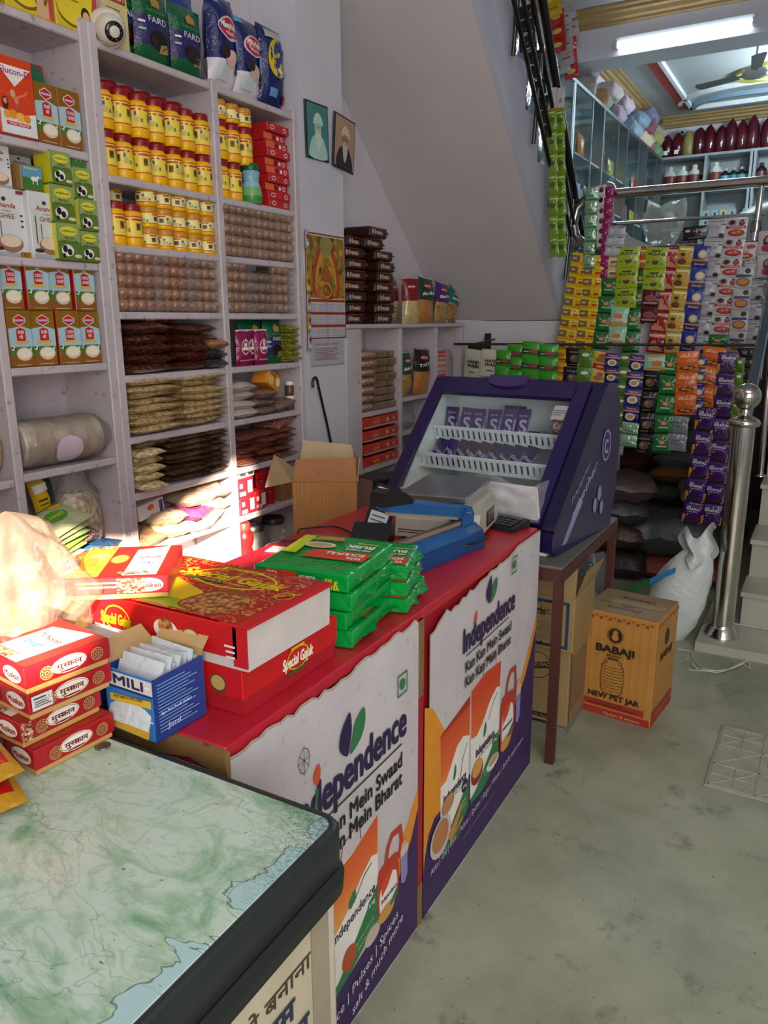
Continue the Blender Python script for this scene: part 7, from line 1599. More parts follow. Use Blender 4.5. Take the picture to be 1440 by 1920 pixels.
# ------------------------------------------------------------------ hanging strips of sachets
def sstyle(st, w, h):
    """mesh of one sachet, front facing -Y, hanging from its top edge at z = 0"""
    mb = MB(); F = frame((0, 0, -h / 2), (1, 0, 0), (0, 0, 1)); k = w
    def P(m, its, th=.018, mseal=None):
        dr = pillow(mb, F, w, h * .985, th, m, w * 71 + h * 13, seal=.10, nu=6, nv=8, mseal=mseal); art(mb, F, its, drape=dr, eps=.0009)
    Wt = C('d8d8da', .35)
    if st == 'masala': P(W('d8b414', .25, 30, .4), [('r', -w * .46, -h * .32, w * .42, h * .6, C('7a5a3a', .4)), ('r', -w * .4, -h * .1, w * .2, h * .2, C('b8a890', .4)), ('c', w * .25, -h * .16, w * .15, h * .12, C('b8281c', .4)), ('r', w * .08, h * .12, w * .32, h * .06, GRN)])
    elif st == 'silvergreen': P(W('9ab8a0', .15, 30, .6, .4), [('r', -w * .5, -h * .48, w, h * .12, C('2a7a44')), ('r', -w * .3, -h * .2, w * .5, h * .1, C('2a7a44'))])
    elif st == 'whitehair': P(W('c8c4c4', .25), [('c', 0, 0, w * .25, h * .25, BLK), ('c', 0, h * .3, w * .2, h * .08, C('c87a2a'))])
    elif st == 'magenta': P(W('9a1a62', .2, 30, .5), [('c', 0, 0, w * .25, h * .2, C('5a0c3a')), ('c', 0, .002, w * .12, h * .12, C('c86a9a'))])
    elif st == 'blister':
        P(W('a8aab4', .25, 30, .3), [])
        for s in (-1, 1):
            F2 = F @ Matrix.Translation((s * w * .25, 0, 0)); pillow(mb, F2, w * .44, h * .84, .02, W('b8bac4', .2, 20, .4), s, back=False); art(mb, F2, [('r', -w * .15, h * .36, w * .3, h * .06, BLK)], eps=.012)
    elif st == 'pasta': P(W('c8b890', .25), [('c', 0, 0, w * .35, h * .22, C('d8d0c0')), ('c', 0, -h * .05, w * .25, h * .14, C('7a5a3a')), ('r', -w * .45, -h * .42, w * .9, h * .12, C('c8a020'))])
    elif st == 'green': P(W('1c6a30', .2, 25, .5), [('l', [(-w * .3, h * .28), (0, h * .05), (w * .3, h * .28)], w * .04, C('c8c8b0')), ('c', 0, h * .1, w * .2, h * .14, C('6a3a22')), ('c', 0, h * .1, w * .15, h * .10, C('c89058')), ('r', -w * .25, -h * .16, w * .5, h * .08, C('9ab89a')), ('r', -w * .5, -h * .46, w, h * .08, C('0c3018'))])
    elif st == 'lime': P(W('98a81c', .22, 25, .5), [('t', 'AGNI', -w * .36, h * .12, w * .72, h * .14, C('1c4a1c'), .05), ('r', -w * .2, h * .29, w * .4, h * .06, C('1c2a1c')), ('c', 0, -h * .16, w * .15, h * .14, C('1c4a22')), ('c', 0, -h * .08, w * .15, h * .05, C('b8784a')), ('c', -w * .3, -h * .2, w * .06, h * .05, GRN), ('c', w * .32, -h * .25, w * .06, h * .04, GRN)])
    elif st == 'orangebits': P(W('c85a1c', .22, 25, .5), [('r', -w * .45, -h * .3, w * .9, h * .15, GRN), ('r', -w * .3, h * .1, w * .6, h * .12, C('d8c8a0'))])
    elif st == 'mint': P(W('8ab89a', .25, 25, .5), [('r', -w * .5, -h * .46, w, h * .16, C('c88a14')), ('c', -w * .05, .0, w * .24, h * .13, C('d06a28')), ('t', 'TANG', -w * .30, -h * .22, w * .62, h * .12, Wt, .05), ('c', -w * .42, -h * .38, w * .05, h * .05, RED)])
    elif st == 'mint_upright': P(W('8ab89a', .25, 25, .5), [('r', -w * .5, -h * .46, w, h * .10, C('c88a14')), ('r', -w * .5, h * .38, w, h * .10, C('b88a14')), ('c', w * .15, -h * .08, w * .25, h * .2, C('d06a28')), ('t', 'TANG', -w * .30, h * .08, w * .7, h * .2, Wt, .05)])
    elif st == 'maroon': P(W('4a1020', .25, 25, .5), [('c', 0, 0, w * .35, h * .2, C('8a4a4a')), ('r', -w * .4, -h * .35, w * .8, h * .12, C('a88a8a'))])
    elif st == 'red': P(W('9a1820', .22, 25, .5), [('r', -w * .46, h * .28, w * .92, h * .13, C('c8b0a8')), ('t', 'Everest', -w * .32, h * .305, w * .6, h * .07, RED, .02), ('c', -w * .18, -h * .05, w * .16, h * .18, C('b87858')), ('c', w * .3, h * .08, w * .09, h * .07, C('b8a8a8')), ('p', [(-w * .45, -h * .4), (w * .4, -h * .4), (w * .1, -h * .15), (-w * .4, -h * .2)], C('b8886a'))])
    elif st == 'yellowface': P(W('b89a1c', .22, 25, .5), [('r', -w * .4, h * .3, w * .8, h * .1, C('d8d0b0')), ('c', -w * .2, .02 * h, w * .13, h * .13, C('9a6848')), ('c', -w * .2, .11 * h, w * .13, h * .07, BLK), ('c', -w * .2, -h * .22, w * .24, h * .14, C('6a2a20')), ('c', w * .22, -h * .05, w * .2, h * .17, C('c89a4a')), ('r', -w * .35, -h * .44, w * .7, h * .08, C('cfc8a0'))])
    elif st == 'blue': P(W('1f3a8a', .22, 25, .5), [('c', w * .1, h * .12, w * .28, h * .2, C('b8a070')), ('c', w * .1, h * .13, w * .20, h * .14, C('d8c8a8')), ('r', -w * .5, -h * .20, w, h * .07, C('c88a20')), ('r', -w * .5, -h * .46, w, h * .26, C('3a1f5a')), ('t', 'Soupy', -w * .3, -h * .38, w * .6, h * .1, C('b8a8c8'), .03)])
    elif st == 'noodle': P(W('1a2a66', .22, 25, .5), [('r', -w * .5, h * .24, w, h * .24, C('3a1f6a')), ('t', 'Yippee', -w * .3, h * .30, w * .6, h * .1, C('b8a8d0'), .03), ('r', -w * .5, h * .16, w, h * .08, C('c88a20')), ('c', 0, -h * .14, w * .3, h * .22, C('d8d0c8')), ('c', 0, -h * .14, w * .2, h * .14, C('b8884a'))])
    elif st == 'whiteback': P(W('a4a6ae', .3, 25, .5), [('r', -w * .4, h * .36, w * .7, h * .04, C('6a6a70')), ('r', -w * .35, -h * .02, w * .5, h * .2, C('94969e')), ('r', w * .2, h * .18, w * .22, h * .08, C('5a5a60')), ('c', w * .25, -h * .33, w * .12, h * .09, BLK), ('g', w * .25, -h * .33, w * .16, h * .12, w * .02, BLK), ('r', -w * .4, -h * .42, w * .6, h * .03, C('6a3a40'))])
    elif st == 'tomato': P(W('b8b8bc', .3, 25, .4), [('c', -w * .2, h * .30, w * .13, h * .10, BLK), ('g', -w * .2, h * .30, w * .19, h * .14, w * .03, C('8a2a28')), ('c', w * .24, h * .26, w * .14, h * .14, C('8a2420')), ('c', w * .24, h * .36, w * .07, h * .07, C('9a6a50')), ('c', w * .24, h * .41, w * .07, h * .04, BLK), ('r', -w * .44, h * .0, w * .88, h * .13, C('8a2420')), ('t', 'TOMATO', -w * .34, h * .025, w * .7, h * .09, C('c8b8b8'), .04), ('c', w * .05, -h * .22, w * .38, h * .17, C('6a1c18')), ('c', w * .05, -h * .21, w * .33, h * .14, C('b0392c')), ('c', -w * .05, -h * .22, w * .08, h * .05, C('c88a7a')), ('c', w * .15, -h * .18, w * .08, h * .05, C('c88a7a'))])
    elif st == 'soup': P(W('a8a8a8', .3, 25, .4), [('c', w * .2, h * .3, w * .16, h * .12, BLK), ('r', -w * .4, h * .02, w * .8, h * .12, C('2a3a6a')), ('c', 0, -h * .2, w * .36, h * .2, C('6a3a1c')), ('c', 0, -h * .19, w * .3, h * .15, C('b87a34'))])
    elif st == 'chilli': P(W('b4b0b0', .3, 25, .4), [('c', -w * .25, h * .25, w * .16, h * .14, C('b89a70')), ('c', w * .25, h * .25, w * .2, h * .12, C('a82044')), ('c', 0, -h * .25, w * .36, h * .16, C('b83020')), ('t', 'Hot', -w * .18, -h * .29, w * .36, h * .10, Wt, .04), ('r', -w * .35, -h * .02, w * .5, h * .05, C('8a8a70'))])
    elif st == 'pink': P(W('b4acb0', .3, 25, .4), [('c', 0, h * .05, w * .22, h * .24, BLK), ('c', 0, h * .10, w * .12, h * .12, C('a87860')), ('c', 0, -h * .25, w * .28, h * .16, C('a01c54'))])
    elif st == 'coffee': P(W('141416', .2, 25, .5), [('c', -w * .3, h * .2, w * .1, h * .1, C('a8b0b0')), ('t', 'coffee', -w * .1, h * .12, w * .5, h * .14, C('a8a8a8'), .02), ('r', -w * .3, -h * .35, w * .6, h * .05, C('8a8a8a')), ('c', w * .35, -h * .1, w * .1, h * .14, C('3a5a8a'))])
    elif st == 'handwash': P(W('c8c4b4', .3, 20, .4), [('p', [(-w * .1, -h * .45), (w * .4, -h * .45), (w * .5, h * .45), (w * .15, h * .45)], C('c8a814')), ('t', 'HAND', -w * .3, h * .02, w * .6, h * .12, BLK, .04), ('t', 'WASH', -w * .3, -h * .12, w * .6, h * .12, BLK, .04), ('r', -w * .2, -h * .3, w * .3, h * .04, GRN)])
    elif st == 'scrub': P(W('3c9a28', .25, 30, .4), [('r', -w * .5, -h * .36, w, h * .30, C('16452a')), ('c', w * .1, -h * .2, w * .24, h * .13, C('a8404a')), ('r', -w * .4, -h * .26, w * .25, h * .08, C('a8b8b0'))], .03)
    elif st == 'yellow': P(W('c89a10', .25, 25, .5), [('c', 0, h * .1, w * .3, h * .12, C('b85a14')), ('r', -w * .4, -h * .3, w * .8, h * .1, C('8a3a14'))])
    elif st == 'black': P(W('17171a', .22, 25, .6), [('c', 0, -h * .05, w * .26, h * .20, C('5a4638')), ('c', -w * .08, 0, w * .10, h * .09, C('8a7060')), ('r', -w * .3, h * .25, w * .6, h * .06, C('6a6a6a')), ('r', -w * .3, -h * .38, w * .4, h * .04, C('8a6a3a'))])
    elif st == 'greenyel': P(W('4a7a2c', .25, 25, .5), [('p', [(-w * .48, -h * .3), (w * .48, -h * .1), (w * .48, -h * .46), (-w * .48, -h * .46)], C('c0a818')), ('c', 0, h * .2, w * .24, h * .1, C('d8d8c8')), ('r', -w * .2, -h * .2, w * .4, h * .07, C('7a3a1c'))])
    elif st == 'aloe': P(W('b4c4bc', .25, 20, .4), [('r', -w * .3, h * .15, w * .6, h * .14, C('4ab81c')), ('r', -w * .2, h * .02, w * .4, h * .04, C('4a6a5a')), ('c', w * .25, -h * .3, w * .2, h * .2, C('5aa83c'))])
    elif st == 'yellowred': P(W('c8b030', .25, 25, .5), [('c', w * .05, h * .3, w * .22, h * .1, RED), ('c', 0, h * .08, w * .3, h * .15, C('8a6a40')), ('r', -w * .45, -h * .44, w * .9, h * .3, C('b82418')), ('r', -w * .2, -h * .35, w * .4, h * .1, C('d8a090'))])
    elif st == 'purple': P(W('3a1466', .22, 25, .5), [('p', [(-w * .5, -h * .05), (-w * .2, h * .03), (w * .2, -h * .02), (w * .5, -h * .06), (w * .48, -h * .44), (-w * .48, -h * .44)], C('b8861c')), ('t', 'TATA', -w * .34, h * .30, w * .22, h * .07, Wt, .03), ('t', 'SOULFULL', -w * .34, h * .19, w * .70, h * .10, Wt, .04), ('t', 'RAGI BITES', -w * .26, h * .09, w * .5, h * .06, C('b8a8c8'), .03), ('c', -w * .2, -h * .28, w * .2, h * .09, C('331a10')), ('c', w * .14, -h * .30, w * .2, h * .09, C('3c2014')), ('c', w * .36, h * .32, w * .07, h * .05, C('a86a3a'))])
    elif st == 'orangeragi': P(W('cc6010', .22, 25, .5), [('t', 'TATA', -w * .30, h * .32, w * .22, h * .06, Wt, .03), ('t', 'SOULFULL', -w * .34, h * .22, w * .66, h * .09, C('e8c8a0'), .04), ('c', 0, -h * .28, w * .36, h * .11, C('4a2410')), ('c', -.1 * w, -h * .26, w * .12, h * .06, C('b8803c')), ('c', .14 * w, -h * .30, w * .12, h * .06, C('b8803c')), ('r', -w * .48, -h * .12, w * .96, h * .06, C('c03c14'))])
    elif st == 'darkgrid':
        P(W('1c1428', .2, 30, .5), [])
        for s in (-1, 1): pillow(mb, F @ Matrix.Translation((s * w * .25, 0, .003)), w * .42, h * .8, .022, W('251a36', .18, 20, .5), s, back=False)
    elif st == 'silver': P(W('8a929c', .18, 30, .7, .3), [('r', -w * .3, h * .1, w * .5, h * .05, C('4a5058')), ('r', -w * .3, -h * .1, w * .4, h * .05, C('4a5058'))])
    elif st == 'limelong': P(W('6a8a24', .18, 22, .7), [('c', 0, 0, w * .3, h * .12, C('3c5a14')), ('r', -w * .3, h * .3, w * .6, h * .06, C('c8d08a'))])
    elif st == 'redbag': P(W('a8181c', .18, 22, .7), [('c', 0, 0, w * .3, h * .18, C('c8b060'))])
    elif st == 'whitebag': P(W('a8a4a8', .18, 22, .7), [('r', -w * .3, 0, w * .6, h * .1, C('a82430'))])
    elif st == 'yelbag': P(W('b8a018', .2, 22, .7), [('r', -w * .3, 0, w * .6, h * .1, C('6a6a14'))])
    elif st == 'darkshiny': P(W('1c1a1c', .12, 22, .9), [('r', -w * .35, -h * .45, w * .7, h * .08, C('b8b8b8'))])
    return mb.data('sachet')
def strip(label, top, bot, wpx, n, st, plane, group, cat='sachet strip'):
    a = at(*top, **plane); b = at(*bot, **plane)
    key = list(plane)[0]
    depth = (RX * 0 + Vector((-RX.z, -RY.z, -RZ.z))).dot(a - Vector((0, 0, CAMH)))
    w = wpx * depth / f_px / (.87 if key == 'y' else .55)
    L = (a - b).length; h = L / n
    t = thing('sachet_strip', label, cat, a, group=group)
    d = (b - a)
    if key == 'y': t.rotation_euler = (0, math.atan2(-d.x, -d.z) * -1 * -1, 0)
    else: t.rotation_euler = (math.atan2(d.y, -d.z), 0, math.radians(90))
    if key == 'x': t.rotation_euler = (0, 0, math.radians(90))
    me = sstyle(st, w, h)
    for i in range(n): obj('sachet', me, t, (0, -.003 * (i % 2) - .002, -h * i), (random.uniform(-.10, .10) + .05, random.uniform(-.05, .05), random.uniform(-.14, .14)))
    return t
UP = dict(y=5.045); GU = 'sachet strips hanging from the gallery'
U = [('yellow masala sachet strip, leftmost on the gallery', (1092, 475), (1060, 655), 33, 9, 'masala'), ('yellow masala sachet strip, second from the left', (1117, 478), (1097, 655), 33, 9, 'masala'),
     ('silver and green sachet strip above the yellow masala strips', (1110, 350), (1103, 505), 20, 6, 'silvergreen'), ('narrow white sachet strip with dark hair pictures beside the top rail end', (1129, 347), (1127, 462), 15, 6, 'whitehair'),
     ('long narrow magenta sachet strip hanging from the top rail end', (1143, 350), (1131, 522), 14, 9, 'magenta'), ('silver twin blister sachets hanging from the lower rail', (1158, 424), (1150, 480), 30, 3, 'blister'),
     ('cream and yellow pasta sachet strip below the silver blisters', (1152, 480), (1148, 522), 25, 2, 'pasta'), ('dark green coffee sachet strip left of the lime tea packets', (1144, 522), (1126, 655), 28, 4, 'green'),
     ('lime AGNI tea packet strip, left one', (1180, 463), (1170, 578), 36, 3, 'lime'), ('small orange and green packet strip between the two lime strips', (1206, 464), (1201, 502), 22, 2, 'orangebits'), ('lime AGNI tea packet strip, right one', (1233, 463), (1223, 546), 36, 2, 'lime'),
     ('mint and orange drink sachet strip under the left lime tea packets', (1164, 575), (1155, 648), 29, 2, 'mint'), ('dark green packet strip between the lime strips', (1203, 508), (1196, 608), 20, 3, 'green'), ('dark green packet strip right of the mint drink sachets', (1190, 582), (1181, 662), 26, 2, 'green'),
     ('dark maroon packet strip under the right lime tea packets', (1222, 543), (1216, 606), 28, 2, 'maroon'), ('red spice packet strip with white headers', (1262, 464), (1229, 662), 29, 5, 'red'), ('yellow packet strip with small portrait pictures', (1291, 461), (1260, 662), 29, 5, 'yellowface'),
     ('blue and purple soup sachet strip on the gallery', (1318, 461), (1288, 660), 26, 5, 'blue'), ('white sachet strip showing printed backs, left of the tomato strip', (1347, 411), (1309, 664), 32, 7, 'whiteback'), ('white TOMATO soup sachet strip', (1383, 410), (1350, 627), 34, 6, 'tomato'),
     ('white soup sachet strip with brown bowls right of the tomato strip', (1397, 500), (1380, 660), 28, 4, 'soup'), ('single white packet with red oval beside the tomato strip', (1399, 454), (1396, 488), 36, 1, 'chilli'), ('grey-white sachet strip with printed backs near the upright post', (1417, 488), (1408, 640), 32, 4, 'whiteback'),
     ('pink and white sachet strip at the right edge of the gallery', (1442, 432), (1436, 520), 30, 2, 'pink'), ('pale grey sachet strip at the right edge below the pink one', (1440, 520), (1434, 612), 28, 3, 'silver'), ('black coffee pouch hanging left of the white strips', (1305, 424), (1303, 450), 40, 1, 'coffee'), ('green packet peeking below the tomato strip', (1348, 628), (1345, 654), 30, 1, 'green')]
UDZ = {}
for i, (lb, a, b, w, n, st) in enumerate(U): strip(lb, a, b, w, n, st, dict(y=5.045 - .012 * (i % 3)), GU)
GLW = 'sachet strips hanging from the lower rod'
L_ = [('hand wash sachet, cream and yellow, leftmost on the lower rod', (891, 655), (886, 710), 36, 1, 'handwash'), ('hand wash sachet, cream and yellow, second from the left', (925, 655), (921, 706), 38, 1, 'handwash'),
      ('green scrub pad strip right of the hand wash, shortest', (945, 656), (940, 716), 26, 2, 'scrub'), ('green scrub pad strip, second of four', (968, 645), (962, 720), 30, 3, 'scrub'), ('green scrub pad strip, third of four', (1000, 640), (994, 720), 34, 3, 'scrub'), ('green scrub pad strip, fourth of four beside the yellow strip', (1030, 645), (1026, 722), 32, 3, 'scrub'),
      ('narrow yellow packet strip right of the scrub pads', (1054, 655), (1049, 728), 22, 3, 'yellow'), ('black packet strip right of the narrow yellow strip', (1080, 652), (1073, 724), 34, 2, 'black'), ('green and yellow packet pair beside the black strip', (1100, 655), (1094, 722), 26, 2, 'greenyel'),
      ('pale aloe packet slanting over the lower rod strips', (1112, 656), (1100, 728), 30, 1, 'aloe'), ('yellow and red noodle packet strip above the cooler corner', (1130, 660), (1120, 728), 28, 2, 'yellowred'), ('navy noodle sachet strip, left one, short', (1150, 662), (1143, 745), 24, 3, 'noodle'),
      ('green and yellow sachet strip hanging to knee height', (1173, 662), (1158, 822), 26, 6, 'greenyel'), ('navy noodle sachet strip, right one, with bowls', (1196, 665), (1181, 792), 27, 4, 'noodle'), ('mint drink packet single on the lower rod', (1228, 664), (1227, 694), 34, 1, 'mint_upright'),
      ('black coffee sachet strip on the lower rod', (1222, 695), (1206, 852), 30, 4, 'black'), ('dark green coffee sachet strip on the lower rod', (1259, 668), (1238, 850), 30, 5, 'green'), ('orange snack packet strip, left one', (1290, 658), (1284, 778), 34, 3, 'orangeragi'),
      ('orange snack packet strip, right one', (1341, 650), (1318, 762), 36, 3, 'orangeragi'), ('purple snack packet strip, longer, with eight packets', (1368, 660), (1332, 985), 33, 8, 'purple'), ('purple snack packet strip, shorter, with five packets', (1326, 765), (1296, 985), 31, 5, 'purple'),
      ('dark violet twin sachet strip beside the newel ball', (1408, 652), (1402, 712), 40, 3, 'darkgrid'), ('silver sachet pair below the orange strips', (1275, 780), (1268, 846), 30, 2, 'silver'), ('white and green sachet ends below the navy strip', (1183, 792), (1176, 838), 28, 2, 'silvergreen'), ('pale sachet ends below the green and yellow strip', (1160, 822), (1154, 852), 22, 1, 'silver'), ('gold and blue packet strip between the orange strips', (1314, 668), (1305, 780), 20, 4, 'blue'), ('green packet strip right of the purple strips', (1389, 670), (1374, 830), 14, 6, 'greenyel')]
for i, (lb, a, b, w, n, st) in enumerate(L_): strip(lb, a, b, w, n, st, dict(y=4.80 - .014 * (i % 3)), GLW)
t = thing('hanging_rod', 'long dark iron rod carrying the lower row of sachet strips', 'rod', (0, 0, 0))
obj('rod', MB().tube([(-2.20, 4.83, 1.405), (-.33, 4.83, 1.415)], .008, C('2a2624', .5), 8), t)
for x in (-2.05, -1.2, -.36): obj('rod_bracket', MB().tube([(x, 4.83, 1.408), (x, 5.178, 1.43)], .006, C('2a2624', .5), 6), t)
solo('hanging_rod', MB().tube([(-1.50, 5.07, 1.985), (-.30, 5.07, 1.985)], .006, C('4a4644', .5), 8), 'thin iron rod behind the lime tea packets on the gallery', 'rod')
# green strips on the upper flight railing and bags above
for i, (px, w) in enumerate(((1037, 16), (1052, 16))):
    a = at(px, 205, y=4.62); b = at(px - 2, 482, y=4.62)
    strip(f'long hanging strip of lime green packets on the flight railing, {["left", "right"][i]}', (px - 2, 205), (px + 2, 482), w, 7, 'limelong', dict(y=4.55 + .05 * i), 'lime strips on the flight railing')
    mb = MB(); F = frame((0, 0, 0), (1, 0, 0), (0, 0, 1)); art(mb.box(-.022, .022, 0, .002, 0, .11, C('b8b4b8', .4)), F, [('t', 'A', -.01, .03, .02, .03, BLK), ('r', -.02, .002, .04, .006, RED)])
    solo('header_card', mb, f'white printed header card above the lime strip, {["left", "right"][i]}', 'card', 'header cards above the lime strips', at(px - 2, 205, y=4.55 + .05 * i))
random.seed(11)
for i, (px, py, st, n, w) in enumerate(((1030, -20, 'yelbag', 2, 34), (1042, 20, 'redbag', 3, 26), (1058, 20, 'whitebag', 4, 24), (1050, 60, 'whitebag', 3, 26), (1066, 70, 'redbag', 3, 24), (1072, 40, 'whitebag', 2, 22), (1062, -15, 'whitebag', 2, 24))):
    strip(f'garland of {dict(yelbag="yellow", redbag="red", whitebag="silver-white")[st]} snack bags high on the left wall, {ORD[i]}', (px, py), (px + 6, py + 26 * n), w, n, st, dict(y=6.55 + .04 * i), 'snack bag garlands high on the left wall')
for i, (px, py, n) in enumerate(((985, 10, 3), (1005, 95, 3), (1020, 180, 3))):
    strip(f'dark glossy packet strip hanging behind the flight railing, {["upper", "middle", "lower"][i]}', (px, py), (px + 4, py + 28 * n), 30, n, 'darkshiny', dict(y=4.9 + .3 * (2 - i) * 0 + .02 * i), 'dark packet strips behind the flight railing')
# ------------------------------------------------------------------ upper room
ALU = STEEL('9aa4a8', .35); CBW = C('8f9a9e', .6)
t = thing('glass_cabinet', 'long wall cabinet with sliding glass doors in the upper room', 'cabinet', (-2.20, 6.25, MZ))
CH, CLn = 2.06, 5.15
obj('top_panel', MB().box(-.25, .0, 0, CLn, CH - .03, CH, ALU), t); obj('back_panel', MB().box(-.248, -.24, 0, CLn, 0, CH - .03, CBW), t)
for i in range(6):
    y = i * (CLn - .04) / 5; obj('side_panel', MB().box(-.24, .002, y, y + .04, 0, CH - .03, ALU), t)
for z in (.35, .75, 1.12, 1.48): obj('shelf', MB().box(-.24, -.02, .04, CLn - .04, z, z + .015, CBW), t)
for i in range(5):
    y = .04 + i * (CLn - .04) / 5; y1 = y + (CLn - .04) / 5 - .04
    ys_ = y + (y1 - y) * (.62 if i != 0 else 1.0)
    obj('glass_door', MB().box(-.010, -.006, y, ys_, .02, CH - .04, GLASS((.86, .94, .94), .14)).box(-.014, -.002, ys_ - .02, ys_, .02, CH - .04, ALU), t)
random.seed(21)
hx = ['b8a030', 'a83828', '3a6a9a', 'c0b8a8', '4a8a4a', 'b87a8a', '8a94a0', 'c8742c']
for s_, z in enumerate((.365, .765, 1.135, 1.495)):
    for i in range(13):
        y = 6.25 + .14 + i * .385
        if (y - 6.25) % 1.022 < .14 or (y - 6.25) % 1.022 > .93: y += .14
        h = random.uniform(.16, .26); m = W(hx[(i * 3 + s_) % 8], .25, 20, .5)
        mb = MB(); pillow(mb, frame((0, 0, h / 2), (0, 1, 0), (0, 0, 1)), .18, h, .07, m, i + s_)
        solo('grocery_packet', mb, f'{["yellow", "red", "blue", "cream", "green", "pink", "grey", "orange"][(i * 3 + s_) % 8]} packet in the glass cabinet, {["lowest", "second", "third", "top"][s_]} shelf, {ORD[i]}', 'packet', 'packets behind the cabinet glass', (-2.32, y, MZ + z + .001))
# bundles on top of the cabinet
bt = MZ + CH + .001
BN = [('a8a8a4', 'off-white', 7.95, 0), ('b88868', 'peach', 8.45, 0), ('8aa088', 'pale green', 8.45, -1), ('c0b4b4', 'cream', 8.85, 1), ('a898ac', 'lilac', 9.1, 0), ('b8a8b8', 'pale lilac', 9.4, 1), ('6a7a90', 'slate blue', 9.55, 0), ('8aa0b0', 'sky blue', 9.9, 0), ('7a94a8', 'grey-blue', 10.2, 1), ('c8b8a0', 'beige', 10.45, 0), ('a86a7a', 'rose', 10.75, 0), ('8a5a6a', 'plum', 10.75, 1), ('8a84a8', 'violet', 10.8, 2), ('b8b070', 'straw', 11.2, 1), ('7aa07a', 'green', 11.25, 0)]
for i, (h_, nm, y, lv) in enumerate(BN):
    mb = MB(); W_ = .20 + .05 * (i % 2); lay_bag(mb, .22, W_ + .1, .17, W(h_, .35, 12, .9), i, lump=.5, nu=14, nv=12)
    solo('cloth_bundle', mb, f'{nm} soft wrapped bundle on top of the glass cabinet', 'bundle', 'bundles on top of the glass cabinet', (-2.31, y, bt + max(0, lv) * .165 + (.0 if lv >= 0 else .0)), (0, 0, random.uniform(-.3, .3)))
for i in range(3):
    mb = MB(); lay_bag(mb, .2, .28, .14, W(['9a9a9a', 'b0a898', 'a0a8a8'][i], .3, 12, .9), i + 40, lump=.5); solo('cloth_bundle', mb, f'{["grey", "sand", "ash"][i]} soft bundle piled above the first cabinet bay', 'bundle', 'bundles on top of the glass cabinet', (-2.32, 8.0 + .02 * i, bt + .165 + .13 * i - (0 if i else 0)), (0, 0, .1 * i))
# back wall shelving
BS = C('8f989c', .5); Y0 = 11.42
t = thing('bottle_shelving', 'grey shelving full of bottles along the back wall of the upper room', 'shelving', (-2.27, Y0, MZ))
zs = [0.30, .80, 1.20, 1.66, 2.10]
for x in (0, .575, 1.115, 1.16, 1.75): obj('side_panel', MB().box(x, x + .03, 0, .37, 0, 2.10, BS), t)
for z in zs: obj('shelf_board', MB().box(.03, 1.75, .005, .365, z - .03, z, BS), t)
obj('back_panel', MB().box(0, 1.78, .355, .37, 0, 2.07, C('9aa6aa', .6)), t)
obj('inner_back', MB().box(-.17, -.0, .30, .37, 0, 2.10, BS), t)
# wine-red bagged goods on top
WN = W('4a0f1c', .16, 14, .5)
for i in range(12):
    x = -2.15 + i * .131 + (.05 if i > 8 else 0); x = at(1252 + i * 19.8 + (8 if i > 8 else 0), 260, y=Y0 + .16).x; h = [.30, .31, .32, .36, .37, .35, .40, .38, .41, .38, .40, .36][i]
    m = WN if i not in (2,) else W('8a8250', .2, 14, .5)
    t = thing('jaggery_bag', f'{"pale olive" if i == 2 else "wine-red"} pointed bag on the top bottle shelf, {ORD[i]}', 'bag', (x, Y0 + .16, MZ + 2.101), group='pointed bags on the top bottle shelf')
    mb = MB().lathe([(.06, 0), (.078, .03), (.082, h * .45), (.076, h * .66), (.058, h * .82), (.030, h * .93), (.008, h)], m, 14); obj('bag_body', crumple(mb, .10, 9, i), t)
    if i < 2: obj('price_label', MB().box(-.025, .025, -.086, -.080, .04, .09, WHT), t)
def bottle(loc, r, h, body, lab, cap, label, group):
    t = thing('bottle', label, 'bottle', loc, group=group)
    obj('bottle_body', MB().lathe([(r * .95, 0), (r, .01), (r, h * .62), (r * .92, h * .74), (r * .4, h * .84), (r * .36, h * .88)], body, 14, mats=[body, lab, body, body, body]), t)
    obj('cap', MB().lathe([(r * .42, h * .87), (r * .42, h * .97), (r * .3, h)], cap, 10), t)
GB_ = 'bottles on the upper room shelving'
XB = lambda px: at(px, 335, y=Y0 + .12).x
for i, x in enumerate((1257, 1279, 1301)): bottle((XB(x), Y0 + .12, MZ + 1.661), .080, .33, C('c8ccc8', .3), C('6a2a22', .4), C('c8c4b0', .4), f'white-shouldered bottle with red label on the upper room shelf, {ORD[i]}', GB_)
bottle((XB(1317), Y0 + .12, MZ + 1.661), .050, .23, C('14201c', .2), C('3a6a7a', .4), C('a8a8a4', .4), 'small dark bottle right of the three white-shouldered bottles', GB_)
bottle((XB(1341), Y0 + .12, MZ + 1.661), .080, .34, C('c8ccc8', .3), C('6a2a22', .4), C('c8c4b0', .4), 'white-shouldered bottle with red label, first in the right bay', GB_)
for i in range(4): bottle((XB(1359 + i * 15.5), Y0 + .10, MZ + 1.661), .060, .25, C('10241c', .2), C('3a7a9a' if i % 2 else '5a8aa0', .4), C('a8a8a4', .4), f'dark bottle with blue label in the right bay, {ORD[i]}', GB_)
for i in range(4): bottle((-1.02 + i * .145, Y0 + .12, MZ + 1.661), .066, .28, C('2a1216', .2), C('5a3028', .4), C('2a1a1a', .4), f'dark brown squat bottle in the far right bay, {ORD[i]}', GB_)
for i in range(3): bottle((-2.18 + i * .085, Y0 + .10, MZ + 1.201), .036, .24, C('14181c', .2), C('3a4a6a', .4), C('8a8a3a', .4), f'small dark bottle behind the gallery rail, {ORD[i]}', GB_)
random.seed(31)
